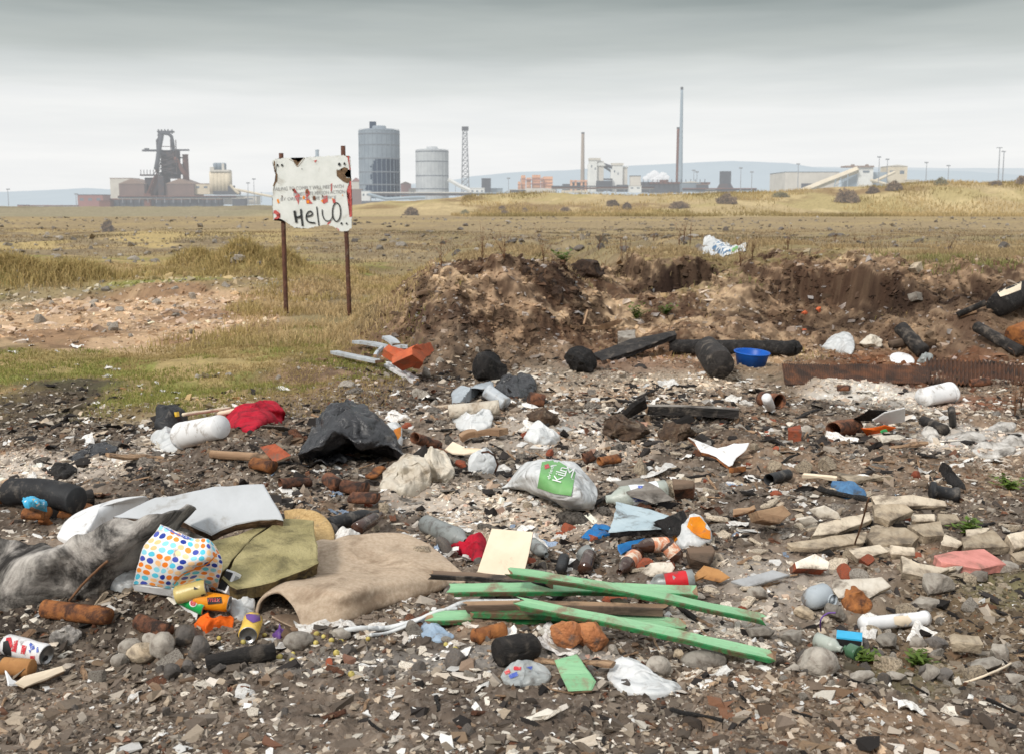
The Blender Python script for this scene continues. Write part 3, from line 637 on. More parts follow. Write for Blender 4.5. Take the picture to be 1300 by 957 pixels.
def gcol(x, y):
    r = np.clip(np.searchsorted(RW, y), 0, NR-1); c = np.clip(((np.arctan2(x, np.asarray(y)-Y0)-TT[0])/(TT[1]-TT[0])).astype(int), 0, NC-1); return GCOL[r, c]
# ================================================================ hills far behind
def hills(name, D, prof, mat):
    px = np.linspace(-500, 1800, 300); py = np.interp(px, *zip(*prof))+1.6*(fb2(px*.02, px*0, 4, 5)-.5)
    top = np.array([Q(a, b, D) for a, b in zip(px, py)]); V = []
    for k, f in enumerate((0, .35, .7, 1)):
        q = top.copy(); q[:, 2] = -2+(top[:, 2]+2)*f; q[:, 1] = D-1500*(1-f); q[:, 0] *= q[:, 1]/D; V.append(q)
    V = np.concatenate(V); o = mesh_obj(name, V, gridF(4, 300), mat); o['kind'] = 'structure'
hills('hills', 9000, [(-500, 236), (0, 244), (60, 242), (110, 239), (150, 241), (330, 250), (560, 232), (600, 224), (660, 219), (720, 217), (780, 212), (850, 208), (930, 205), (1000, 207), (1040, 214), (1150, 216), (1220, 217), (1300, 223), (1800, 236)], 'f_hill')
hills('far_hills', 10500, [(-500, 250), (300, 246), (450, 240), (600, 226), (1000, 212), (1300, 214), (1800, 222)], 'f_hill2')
# ================================================================ steelworks on the skyline
def fbox(px0, px1, py0, py1, D, dep=None):
    a = np.array((X0(px0, D), D, Z0(py1, D))); b = np.array((X0(px1, D), D, Z0(py0, D))); w = b[0]-a[0]; h = b[2]-a[2]; dep = dep or max(6, w*.6)
    return box(((a[0]+b[0])/2, D+dep/2, (a[2]+b[2])/2), (w, dep, h))
def X0(px, D): return Q(px, 262, D)[0]
def Z0(py, D): return Q(650, py, D)[2]
def froof(px0, px1, pe, pr, D, dep, along=True, ridge=None):
    x0, x1 = X0(px0, D), X0(px1, D); ze, zr = Z0(pe, D), Z0(pr, D); m = (x0+x1)/2 if ridge is None else X0(ridge, D); e = .6
    if along: V = [(x0-e, D-e, ze), (x1+e, D-e, ze), (x1+e, D+dep+e, ze), (x0-e, D+dep+e, ze), (m, D-e, zr), (m, D+dep+e, zr)]; Fc = [(0, 4, 5, 3), (4, 1, 2, 5), (0, 1, 4), (3, 5, 2), (0, 3, 2, 1)]
    else: V = [(x0-e, D-e, ze), (x1+e, D-e, ze), (x1+e, D+dep+e, ze), (x0-e, D+dep+e, ze), (x0+(m-x0)*.5, D+dep/2, zr), (x1-(x1-m)*.5, D+dep/2, zr)]; Fc = [(0, 1, 5, 4), (2, 3, 4, 5), (1, 2, 5), (3, 0, 4), (0, 3, 2, 1)]
    return np.array(V), Fc
def part(root, name, geo, mat, smooth=False):
    if isinstance(geo, list) and 1 < len(geo) <= 16 and name != 'steam': return [part(root, name, g, mat, smooth) for g in geo]
    V, Fc = (geo[0], geo[1]) if not isinstance(geo, list) else merge(geo)[:2]
    o = mesh_obj(name, np.asarray(V)-np.array(root.location), Fc, mat, root, smooth); fixn(o); return o
def ftube(pts, r, D, n=10): return tube([(X0(x, D), D+(q[0] if q else 0), Z0(y, D)) for x, y, *q in pts], r, n)
def site(name, px, D): return empty(name, (X0(px, D), D, 0))
def shed(name, label, px0, px1, py0, py1, D, mat, roofmat, ridge=None, dep=None, cat='shed', win=0, group=None, doors=0):
    r = site(name, (px0+px1)/2, D); dep = dep or (X0(px1, D)-X0(px0, D))*.7
    part(r, 'wall', fbox(px0, px1, py0, py1, D, dep), mat)
    if ridge: part(r, 'roof', froof(px0, px1, py0-.05, ridge, D, dep), roofmat)
    else: part(r, 'roof', fbox(px0-.4, px1+.4, py0-.7, py0, D-.4, dep+.8), roofmat)
    g = []
    for k in range(win):
        a = px0+(px1-px0)*(k+.25)/win; b = px0+(px1-px0)*(k+.7)/win; part(r, 'window', fbox(a, b, py0+(py1-py0)*.22, py0+(py1-py0)*.4, D-.15, .2), 'f_glass')
    for k in range(doors):
        a = px0+(px1-px0)*(k+.3)/doors; part(r, 'door', fbox(a, a+(px1-px0)*.22/doors, py0+(py1-py0)*.55, py1, D-.15, .2), 'f_dark')
    tag(r, label, cat, group); return r
# blast furnace
D = 1300
bf = site('blast_furnace', 215, D)
part(bf, 'furnace_stack', [fbox(207.5, 226, 191, 227, D, 16), fbox(205, 228, 208, 210, D-3, 22), fbox(204, 229, 219, 221.5, D-3, 22), fbox(206, 227.5, 199, 200.6, D-2, 20)], 'f_iron')
part(bf, 'gas_uptake', [ftube([(203.5, 200), (203.5, 178), (205, 172.5), (208, 170), (213, 169.5), (218, 170.5), (221, 174), (222, 180), (223, 192)], 2.0, D, 12), ftube([(209.5, 172, -2), (207, 186, -4), (204.5, 206, -7), (203, 216, -9)], 2.6, D, 12)], 'f_dark', True)
part(bf, 'downcomer', ftube([(224, 200), (229, 209), (233, 217), (239, 226)], 2.6, D, 12), 'f_rust', True)
part(bf, 'top_gantry', [fbox(203, 222.5, 166.3, 168.4, D-1, 8)]+[fbox(x, x+.7, 164.5, 170.5, D, 3) for x in (204, 208, 212, 216, 221)], 'f_dark')
part(bf, 'crane_beam', [fbox(183, 208, 190.2, 192.6, D-3, 5), fbox(222, 241.5, 189.8, 191.8, D-3, 5), fbox(186, 191, 188.5, 190.2, D-3, 4)], 'f_dark')
part(bf, 'work_platform', [fbox(179, 208, 221.8, 223.6, D-4, 10)]+[fbox(x, x+.5, 216, 221.8, D-3, 1) for x in (180, 184, 188, 192, 196)]+[ftube([(196, 222), (205, 211)], .5, D, 6), ftube([(200, 222), (207, 205)], .5, D, 6)], 'f_iron')
part(bf, 'steel_frame', [fbox(x, x+.9, 178, 222, D-5, 1.2) for x in (202.5, 206.5, 219, 225.5)]+[ftube([(203, 200+k*7, -6), (226, 193+k*7, -6)], .4, D, 5) for k in range(4)]+[ftube([(226, 200+k*7, -6), (203, 193+k*7, -6)], .4, D, 5) for k in range(4)]+[fbox(203, 226, y, y+.8, D-5.5, 1) for y in (186, 194, 204, 214)], 'f_iron')
part(bf, 'dust_catcher', ftube([(190.5, 252, -8), (203, 226, -9), (205, 216, -9)], 3.2, D, 12), 'f_rust', True)
part(bf, 'lower_tower', [fbox(185, 211, 226, 262, D, 20), fbox(201.5, 209, 224, 254, D-12, 10)], 'f_iron')
tag(bf, 'tall dark blast furnace with hooped gas pipes over the rusty sheds', 'blast furnace', None, 'the blast furnace', bf.location+Vector((0, 0, 30)))
c = site('chimney', 237.5, D); part(c, 'stack', lathe([(0, 5.4), (4, 3.6), (40, 3.2), (56, 3.1), (58, 3.4), (60, 3.4)], 20, 'z')[0]+np.array((X0(237.5, D), D+6, Z0(250, D)-4)), 'f_rust') if False else None
def chimney(px, py0, py1, D, r0, r1, mat, name, label, capm='f_dark', nb=0):
    r = site(name, px, D); z0 = Z0(py1, D); h = Z0(py0, D)-z0; x = X0(px, D)
    V, Fc = lathe([(h*k/16, r0+(r1-r0)*k/16) for k in range(17)], 22, 'z'); part(r, 'stack', (V+np.array((x, D, z0)), Fc), mat, True)
    V, Fc = lathe([(h*.975, r1*1.12), (h*1.0, r1*1.12)], 22, 'z'); part(r, 'rim', (V+np.array((x, D, z0+.05)), Fc), capm)
    for k in range(nb): V, Fc = lathe([(h*(k+1)/(nb+1), r0*1.1), (h*(k+1)/(nb+1)+1, r0*1.1)], 22, 'z'); part(r, 'platform', (V+np.array((x, D, z0)), Fc), capm)
    tag(r, label, 'chimney'); return r
bpy.data.objects.remove(c)
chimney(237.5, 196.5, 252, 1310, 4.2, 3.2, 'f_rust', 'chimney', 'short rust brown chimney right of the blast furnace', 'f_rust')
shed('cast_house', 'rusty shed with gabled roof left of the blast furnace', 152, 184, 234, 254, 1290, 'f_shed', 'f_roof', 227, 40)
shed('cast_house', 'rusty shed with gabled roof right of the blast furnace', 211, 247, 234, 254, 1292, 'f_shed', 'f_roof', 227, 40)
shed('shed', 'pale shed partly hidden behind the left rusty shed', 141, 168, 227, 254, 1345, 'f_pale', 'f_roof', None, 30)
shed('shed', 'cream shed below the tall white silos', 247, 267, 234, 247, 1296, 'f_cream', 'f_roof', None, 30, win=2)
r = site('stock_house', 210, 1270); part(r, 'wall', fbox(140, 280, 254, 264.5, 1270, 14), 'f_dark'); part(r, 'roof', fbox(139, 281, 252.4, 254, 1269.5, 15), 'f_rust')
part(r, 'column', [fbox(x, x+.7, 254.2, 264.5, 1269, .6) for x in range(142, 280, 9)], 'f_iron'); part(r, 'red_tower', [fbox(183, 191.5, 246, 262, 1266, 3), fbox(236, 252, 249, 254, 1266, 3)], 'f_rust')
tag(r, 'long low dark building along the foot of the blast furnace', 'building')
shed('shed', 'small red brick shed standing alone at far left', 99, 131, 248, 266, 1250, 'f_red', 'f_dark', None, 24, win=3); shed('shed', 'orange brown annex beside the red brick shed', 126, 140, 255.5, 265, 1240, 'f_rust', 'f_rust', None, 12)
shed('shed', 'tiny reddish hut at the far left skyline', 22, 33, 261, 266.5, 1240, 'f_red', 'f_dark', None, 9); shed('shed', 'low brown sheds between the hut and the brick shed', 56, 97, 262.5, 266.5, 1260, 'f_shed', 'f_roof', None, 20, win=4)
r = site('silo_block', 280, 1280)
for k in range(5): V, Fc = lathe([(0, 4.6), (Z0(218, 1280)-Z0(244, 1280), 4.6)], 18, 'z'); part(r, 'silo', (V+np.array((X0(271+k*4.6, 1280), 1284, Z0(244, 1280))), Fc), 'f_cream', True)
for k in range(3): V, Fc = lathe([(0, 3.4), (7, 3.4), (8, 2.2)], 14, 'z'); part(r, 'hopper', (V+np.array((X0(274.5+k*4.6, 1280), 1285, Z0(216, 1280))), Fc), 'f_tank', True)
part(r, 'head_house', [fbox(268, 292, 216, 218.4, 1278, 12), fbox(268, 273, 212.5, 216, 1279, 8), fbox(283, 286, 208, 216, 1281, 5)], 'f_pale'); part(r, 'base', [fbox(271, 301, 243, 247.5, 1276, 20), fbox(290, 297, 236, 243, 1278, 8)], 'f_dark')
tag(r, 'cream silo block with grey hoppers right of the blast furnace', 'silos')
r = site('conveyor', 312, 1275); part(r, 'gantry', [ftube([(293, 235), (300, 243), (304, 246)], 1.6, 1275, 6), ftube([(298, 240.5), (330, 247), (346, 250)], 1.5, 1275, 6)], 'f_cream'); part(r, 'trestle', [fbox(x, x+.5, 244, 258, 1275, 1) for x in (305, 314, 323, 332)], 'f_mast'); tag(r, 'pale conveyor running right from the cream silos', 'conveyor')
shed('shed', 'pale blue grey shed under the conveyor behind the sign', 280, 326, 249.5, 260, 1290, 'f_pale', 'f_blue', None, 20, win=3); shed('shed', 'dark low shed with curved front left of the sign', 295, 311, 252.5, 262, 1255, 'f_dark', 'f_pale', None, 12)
# gasholders
def holder(px0, px1, py0, py1, D, m, label, bands, dark=None, turret=True):
    r = site('gasholder', (px0+px1)/2, D); x = X0((px0+px1)/2, D); R = (X0(px1, D)-X0(px0, D))/2; z0, z1 = Z0(py1, D), Z0(py0, D); n, mrows = 72, 40; V = []; Fc = []; mi = []
    for i in range(mrows+1):
        for k in range(n): a = 2*math.pi*k/n; V.append((R*math.cos(a), R*math.sin(a), (z1-z0)*i/mrows))
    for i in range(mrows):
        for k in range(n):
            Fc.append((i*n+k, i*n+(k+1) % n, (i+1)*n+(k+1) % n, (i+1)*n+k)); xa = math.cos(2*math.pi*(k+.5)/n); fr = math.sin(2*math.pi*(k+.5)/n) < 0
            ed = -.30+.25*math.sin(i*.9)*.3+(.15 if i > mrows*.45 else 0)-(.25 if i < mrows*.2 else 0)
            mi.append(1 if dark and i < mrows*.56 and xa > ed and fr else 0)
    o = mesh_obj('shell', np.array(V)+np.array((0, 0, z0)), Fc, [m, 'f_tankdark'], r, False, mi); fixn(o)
    for b in bands: V, Fc = lathe([(0, R*1.012), (R*.05, R*1.025), (R*.06, R*1.012)], n, 'z', (False, False)); q = mesh_obj('band', V+np.array((0, 0, Z0(b, D))), Fc, 'f_ring', r)
    g = []
    for k in range(28): a = 2*math.pi*k/28; g.append(box((R*1.006*math.cos(a), R*1.006*math.sin(a), (z0+z1)/2), (R*.022, R*.022, z1-z0)))
    V, Fc, _ = merge(g); mesh_obj('column', V, Fc, m, r, False)
    V, Fc = lathe([(0, R*1.01), (R*.03, R*1.0), (R*.09, R*.72), (R*.13, R*.36), (R*.24, R*.34), (R*.26, R*.30), (R*.27, .01)], 48, 'z'); mesh_obj('roof', V+np.array((0, 0, z1)), Fc, m, r)
    if turret: mesh_obj('turret', *box((-R*.30, 0, z1+R*.26), (R*.30, R*.3, R*.40)), 'f_tankdark', r, False)
    g = [tube([(R*1.0*math.cos(2*math.pi*k/60), R*1.0*math.sin(2*math.pi*k/60), z1+R*.07) for k in range(61)], R*.006, 4)]
    V, Fc, _ = merge(g); mesh_obj('handrail', V, Fc, 'f_ring', r); tag(r, label, 'gasholder', None, 'the gasholders' if turret else None, r.location+Vector((0, 0, 20)))
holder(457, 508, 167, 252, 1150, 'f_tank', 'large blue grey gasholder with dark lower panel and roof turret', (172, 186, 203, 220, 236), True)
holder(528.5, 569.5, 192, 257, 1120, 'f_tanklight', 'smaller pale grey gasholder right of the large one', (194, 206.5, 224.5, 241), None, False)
r = site('lattice_tower', 591, 1130); g = []
zt, zb = Z0(163, 1130), Z0(252, 1130)
for sx in (-1, 1):
    for sy in (-1, 1): g.append(tube([(X0(591, 1130)+sx*4.0, 1130+sy*4, zb), (X0(590.6, 1130)+sx*2.0, 1130+sy*2, zt)], .42, 5))
part(r, 'leg', g, 'f_mast'); g = []
for k in range(13):
    f = k/13; f2 = (k+1)/13; w, w2 = 4-2*f, 4-2*f2; z, z2 = zb+(zt-zb)*f, zb+(zt-zb)*f2; x = X0(591, 1130)
    for sy in (-1, 1): g += [tube([(x-w, 1130+sy*w, z), (x+w2, 1130+sy*w2, z2)], .28, 4), tube([(x+w, 1130+sy*w, z), (x-w2, 1130+sy*w2, z2)], .28, 4), tube([(x-w2, 1130+sy*w2, z2), (x+w2, 1130+sy*w2, z2)], .28, 4)]
part(r, 'bracing', g, 'f_mast'); part(r, 'head_frame', [fbox(586.8, 595, 161, 166, 1127, 5)], 'f_dark'); tag(r, 'thin lattice tower right of the smaller gasholder', 'tower')
r = site('conveyor', 583, 1110); part(r, 'gantry', ftube([(569, 228), (583, 236), (598, 242.5)], 2.2, 1110, 6), 'f_white'); part(r, 'trestle', [fbox(x, x+.6, 236, 252, 1110, 1) for x in (578, 588)], 'f_mast'); tag(r, 'white conveyor sloping down right from the smaller gasholder', 'conveyor')
shed('shed', 'small white building at the foot of the lattice tower', 597, 615, 239.5, 251, 1100, 'f_white', 'f_white', None, 12, win=3); shed('tower_block', 'dark square tower right of the lattice tower', 611.5, 623, 227.5, 250, 1180, 'f_dark', 'f_dark', None, 10, cat='tower')
shed('shed', 'brown shed behind the right edge of the sign', 447, 459, 241, 262, 1100, 'f_shed', 'f_roof', None, 12); shed('shed', 'white low building in front of the large gasholder', 459, 470, 243, 258, 1090, 'f_white', 'f_blue', None, 10, win=2)
r = site('conveyor', 500, 1080); part(r, 'gantry', ftube([(468, 247), (490, 253), (530, 251), (540, 251)], 1.8, 1080, 6), 'f_blue'); part(r, 'base', fbox(459, 528, 255.5, 261, 1078, 10), 'f_dark'); tag(r, 'low dark conveyor along the foot of the large gasholder', 'conveyor')
shed('shed', 'red brown sheds seen between the two gasholders', 509, 521, 234, 252, 1210, 'f_red', 'f_roof', 231, 12); shed('shed', 'pale pink shed right of the large gasholder', 519, 529, 240, 254, 1190, 'f_pale', 'f_red', None, 10, win=1)
shed('shed', 'red roofed shed between the sign and the large gasholder', 447, 457, 231, 243, 1215, 'f_pale', 'f_red', 226, 12)
chimney(404, 190.5, 258, 1330, 2.3, 2.1, 'f_blue', 'chimney', 'thin pale chimney with blue top rising behind the sign', 'f_blue')
shed('shed', 'low blue grey shed right of the dark square tower', 622, 638, 240, 249, 1190, 'f_blue', 'f_blue', None, 12); shed('shed', 'low dark shed with white wall near the orange plant', 647, 667, 241.5, 247, 1060, 'f_dark', 'f_pale', None, 10)
# orange plant
r = site('process_plant', 680, 1120)
for k, (a, b, t) in enumerate(((657.5, 661, 231), (661.5, 667, 223), (668.5, 674, 226), (675.5, 686, 222.5), (687, 689, 226), (689.5, 701.5, 224.5))): part(r, 'plant_tower', [fbox(a, b, t, 241, 1120+(k % 2)*4, 9)]+[fbox(a-.3, b+.3, t+3+q*4, t+3.6+q*4, 1119+(k % 2)*4, 11) for q in range(4)], 'f_orange')
part(r, 'boundary_wall', fbox(666.5, 707, 239.4, 248, 1100, 4), 'f_pale'); part(r, 'pipe', [ftube([(660, 229), (690, 228)], .5, 1118, 6), ftube([(670, 234), (701, 233)], .5, 1118, 6)], 'f_red'); tag(r, 'orange clad process plant left of the tan chimney', 'industrial plant')
r = site('process_plant', 738, 1120); part(r, 'frame', [fbox(724, 752, 229.5, 231, 1118, 10)]+[fbox(a, a+2.4, 229, 244, 1119, 8) for a in (724, 729.5, 737, 742, 749)], 'f_orange'); part(r, 'machinery', [fbox(726, 750, 232, 243, 1122, 6), fbox(714, 725, 234, 243, 1126, 6)], 'f_dark'); part(r, 'low_roof', fbox(713, 746, 242, 245, 1110, 12), 'f_cream'); tag(r, 'low orange framed plant at the foot of the tan chimney', 'industrial plant')
chimney(739.3, 168.5, 240, 1150, 2.2, 1.5, 'f_stack', 'chimney', 'tan concrete chimney left of the white towers')
def coal_tower(name, label, px0, px1, py0, py1, D, head):
    r = site(name, (px0+px1)/2, D); part(r, 'wall', [fbox(px0, px1, py0+2, py1, D, 12), fbox(px0-2.0, px0, py0+16, py1, D+2, 8), fbox(px0-1.8, px0+1, py0+8, py1, D+1, 8)], 'f_white')
    part(r, 'head_house', [fbox(px0-.6, px1+head, py0, py0+3, D-.8, 13)], 'f_pale'); [part(r, 'window', fbox(px0+2+k*4.5, px0+3.4+k*4.5, py0+9+k*3, py0+12+k*3, D-.15, .3), 'f_glass') for k in range(2)]; tag(r, label, 'tower'); return r
coal_tower('coal_tower', 'tall white tower just right of the tan chimney', 748, 757.5, 201, 244, 1110, 4.6); coal_tower('coal_tower', 'white tower with dark windows in the middle of the works', 777, 790, 207.5, 244, 1110, 1)
r = site('coal_bunker', 765, 1113); part(r, 'wall', [fbox(757.6, 766, 205, 244, 1113, 12), fbox(790.3, 796, 213, 244, 1113, 10)], 'f_pale'); part(r, 'roof', [froof(756.5, 768, 211, 204, 1112, 13), fbox(790.3, 797.3, 211.6, 213, 1112, 11)], 'f_white'); part(r, 'conveyor', [ftube([(765, 209), (777, 213)], 1.8, 1115, 6), ftube([(766, 212), (777, 219)], 1.2, 1117, 6)], 'f_dark'); part(r, 'lower_works', [fbox(757, 777, 230, 243, 1105, 6), fbox(783, 797, 235, 244, 1104, 6), fbox(766, 777, 227, 229, 1106, 4)], 'f_dark'); tag(r, 'pale bunkers and dark conveyors linking the two white towers', 'industrial plant')
shed('shed', 'small grey block with lean-to right of the white towers', 800, 813, 224, 236, 1100, 'f_pale', 'f_dark', None, 9); shed('shed', 'pale low block below the grey block', 798.5, 814, 236.5, 245, 1090, 'f_white', 'f_pale', None, 9, win=2)
r = site('coke_ovens', 845, 1130); part(r, 'oven_battery', [fbox(814, 824, 231.5, 245, 1130, 10), fbox(824, 862, 234, 245.5, 1132, 10), fbox(866, 898, 233, 244, 1134, 10)], 'f_dark'); part(r, 'roof', [fbox(823, 863, 231.5, 233.9, 1131, 12), fbox(884, 901, 231.8, 234.6, 1131, 12), fbox(838, 848, 228.8, 231.5, 1131, 8)], 'f_rust'); part(r, 'rail', [fbox(x, x+.6, 228, 236, 1128, 1) for x in range(816, 900, 6)], 'f_iron'); tag(r, 'long dark coke ovens around the tallest chimney', 'industrial plant', None, 'the coke ovens', r.location+Vector((0, 0, 10)))
shed('shed', 'pale arched shed right of the tallest chimney', 865, 889, 232.5, 244, 1100, 'f_tank', 'f_pale', 230.5, 12); shed('shed', 'dark square shed right of the pale arched shed', 885, 899, 235, 243, 1090, 'f_dark', 'f_roof', None, 8, doors=2); shed('shed', 'small pale cabin with yellow digger colours left of the flared tower', 896, 910, 240.5, 245.5, 1080, 'f_pale', 'f_cream', None, 6)
chimney(859.4, 162, 240, 1170, 1.9, 1.5, 'f_rust', 'chimney', 'brown chimney half hidden behind the tallest chimney', 'f_dark'); chimney(863, 111, 246, 1140, 2.5, 1.25, 'f_blue', 'chimney', 'tallest chimney, slim and blue grey, right of centre', 'f_dark')
r = site('steam_plume', 835, 1150); Vs = []
for (px, py, w, h) in ((826, 224, 5, 4), (831, 221.5, 6, 4.5), (837, 225, 7, 4), (842, 222.5, 5, 3.5), (846, 226, 4, 3), (820, 227, 4, 3), (833, 228, 8, 3)):
    V, Fc = ico(3); V = V*(1+.35*vec3(V*2+px, 3, int(px))[:, :1]); V = V*np.array((w/F*1150, 3, h/F*1150))+np.array(Q(px, py, 1155)); Vs.append((V, Fc))
o = part(r, 'steam', Vs, 'f_steam', True); tag(r, 'low white steam drifting above the coke ovens', 'steam')
r = site('quench_tower', 920.5, 1120); part(r, 'tower', fbox(914.8, 927.3, 217.8, 234, 1120, 9), 'f_dark'); V = np.array([(X0(a, 1120), 1118+d, Z0(b, 1120)) for a, b, d in ((909, 245, -3), (933, 245, -3), (933, 245, 16), (909, 245, 16), (914.8, 233.9, 2), (927.3, 233.9, 2), (927.3, 233.9, 11), (914.8, 233.9, 11))]); part(r, 'flared_base', (V, [(0, 1, 5, 4), (1, 2, 6, 5), (2, 3, 7, 6), (3, 0, 4, 7), (4, 5, 6, 7)]), 'f_iron'); tag(r, 'dark square tower with flared base right of the coke ovens', 'tower')
# big shed and conveyors at right
shed('warehouse', 'long grey warehouse at the right with ribbed wall', 996, 1064, 219, 245, 1000, 'f_pale', 'f_tank', None, 60, cat='warehouse', doors=1)
r = site('conveyor', 1055, 985); part(r, 'gallery', ftube([(1018, 243.5, 0), (1052, 230, 2), (1089, 215.5, 4)], 3.0, 985, 4), 'f_cream'); part(r, 'trestle', [ftube([(1060, 228), (1057, 243)], .5, 985, 5), ftube([(1066, 226), (1069, 243)], .5, 985, 5), ftube([(1075, 222), (1075, 243)], .5, 985, 5), ftube([(1060, 236), (1075, 228)], .4, 985, 5)], 'f_blue'); tag(r, 'long pale conveyor gallery sloping up beside the warehouse', 'conveyor')
r = site('transfer_house', 1097, 990); part(r, 'wall', [fbox(1088.5, 1107, 213, 243, 992, 14)], 'f_white'); part(r, 'roof', [fbox(1072, 1108, 210.8, 212.8, 990, 16), fbox(1080, 1083, 209, 211, 990, 4), fbox(1098, 1101, 209, 211, 990, 4)], 'f_roof'); part(r, 'lower_works', [fbox(1070, 1088, 222, 240, 996, 8), fbox(1107, 1124, 219, 240, 1000, 8)], 'f_blue'); part(r, 'belt', [ftube([(1106, 232), (1134, 219)], 1.5, 984, 6), ftube([(1104, 229), (1130, 236)], 1.4, 982, 6)], 'f_cream'); part(r, 'window', fbox(1094, 1102, 217, 219.5, 991.6, .3), 'f_glass'); tag(r, 'white transfer house with belts at the top of the long conveyor', 'building')
shed('shed', 'pale box building right of the transfer house', 1125, 1150, 211.5, 236, 1010, 'f_cream', 'f_pale', 209.5, 20, win=2); shed('shed', 'low pale sheds trailing right of the pale box building', 1150, 1166, 229, 238, 1005, 'f_cream', 'f_pale', None, 10); shed('shed', 'low pink roofed shed with dark door near the right masts', 1166, 1186, 231, 238, 1005, 'f_cream', 'f_red', None, 10, doors=1)
def mast(px, py0, py1, D, label, head=True, cross=False):
    r = site('light_mast', px, D); x = X0(px, D); part(r, 'pole', tube([(x, D, Z0(py1+6, D)), (x, D, Z0(py0, D))], [.42, .24], 6), 'f_mast')
    part(r, 'crossarm' if cross else 'lamp_head', [fbox(px-(3.6 if cross else 2.2), px+(3.6 if cross else 2.2), py0, py0+(.8 if cross else 1.5), D-.5, 1.2)], 'f_mast'); tag(r, label, 'pole' if cross else 'light mast')
for a in ((11, 240, 262, 1150, 'light mast nearest the left edge of the skyline'), (97, 246, 262, 1180, 'light mast left of the red brick shed'), (323, 227, 258, 1150, 'light mast between the silos and the sign'), (315.5, 232, 258, 1200, 'slimmer light mast left of the one by the sign'), (323.5+322, 226, 246, 1150, 'light mast left of the orange plant'), (880, 216, 244, 1150, 'light mast right of the tallest chimney, taller of a pair'), (884, 218, 244, 1180, 'light mast right of the tallest chimney, shorter of a pair'), (939.5, 213, 244, 1050, 'light mast right of the flared tower'), (953.5, 218, 243, 1060, 'light mast left of the warehouse'), (1012, 208, 243, 900, 'thin mast in front of the warehouse'), (1114, 199, 240, 900, 'tall mast in front of the transfer house'), (1124.5, 202, 236, 950, 'shorter mast between transfer house and pale box building'), (1174, 206, 233, 930, 'light mast right of the pale box building'), (1202, 210, 232, 1000, 'faint thin mast left of the right-hand poles')): mast(*a)
mast(1265.5, 187.5, 233, 700, 'taller dark pole with crossarm near the right edge', cross=True); mast(1271, 192, 233, 720, 'shorter pole with lamp head near the right edge')
def pipe_rack(label, px0, px1, py, pyb, D, mats, n=8):
    r = site('pipe_rack', (px0+px1)/2, D)
    for k, m in enumerate(mats): part(r, 'pipe', ftube([(px0+(px1-px0)*q/12, py+k*1.5+(.8 if 4 <= q <= 5 else 0)*(k % 2)) for q in range(13)], .55+.2*(k % 2), D+k, 8), m, True)
    for k in range(n): part(r, 'trestle', fbox(px0+(px1-px0)*(k+.5)/n, px0+(px1-px0)*(k+.5)/n+.6, py-.6, pyb, D+1, 1), 'f_mast')
    tag(r, label, 'pipes')
pipe_rack('long rusty pipe rack in front of the cast houses', 150, 300, 249.5, 258, 1262, ['f_rust', 'f_dark', 'f_pale'], 14)
pipe_rack('low pipes running left from the brick shed', 30, 100, 261.5, 266, 1235, ['f_rust', 'f_pale'], 6)
pipe_rack('pale pipe rack between the two gasholders', 470, 600, 245, 254, 1085, ['f_pale', 'f_dark', 'f_rust'], 10)
pipe_rack('dark pipe rack across the foot of the white towers', 700, 830, 237, 245, 1098, ['f_dark', 'f_rust', 'f_pale'], 12)
pipe_rack('pipe rack right of the tallest chimney', 866, 960, 240, 245, 1075, ['f_rust', 'f_dark'], 9)
pipe_rack('low pipe rack in front of the pale wall near the orange plant', 600, 705, 245.5, 249, 1055, ['f_blue', 'f_dark'], 8)
# bushes on the dunes
def bush(px, py, w, h, D, mat, label, seed):
    r = np.random.default_rng(seed); x = X0(px, D); k = D/F; W, Hh = w*k/2, h*k; n = 1500
    q = r.normal(size=(n, 3)); q /= np.linalg.norm(q, axis=1)[:, None]; q *= (r.random((n, 1))**.35); q[:, 2] = np.abs(q[:, 2]); lump = .72+.5*vn3(q*2.2+seed, seed)
    q = q*lump[:, None]*np.array((W, W*.7, Hh)); s = np.full(n, Hh*.09)[:, None]*r.uniform(.6, 1.4, (n, 1)); e1 = r.normal(size=(n, 3))*s; e2 = r.normal(size=(n, 3))*s
    V = np.stack([q-e1, q+e1, q+e2], 1).reshape(-1, 3); Fc = [(3*i, 3*i+1, 3*i+2) for i in range(n)]
    z = float(zl(x, D)); root = empty('bush', (x, D, z-.1)); mesh_obj('crown', V, Fc, mat, root, False)
    g = [tube([(0, 0, 0), (W*.5*math.cos(a), W*.35*math.sin(a), Hh*.7)], [Hh*.03, Hh*.012], 5) for a in np.linspace(0, 6, 7)]; V, Fc, _ = merge(g); mesh_obj('stem', V, Fc, 'twig', root); tag(root, label, 'bush', 'bushes on the dunes')
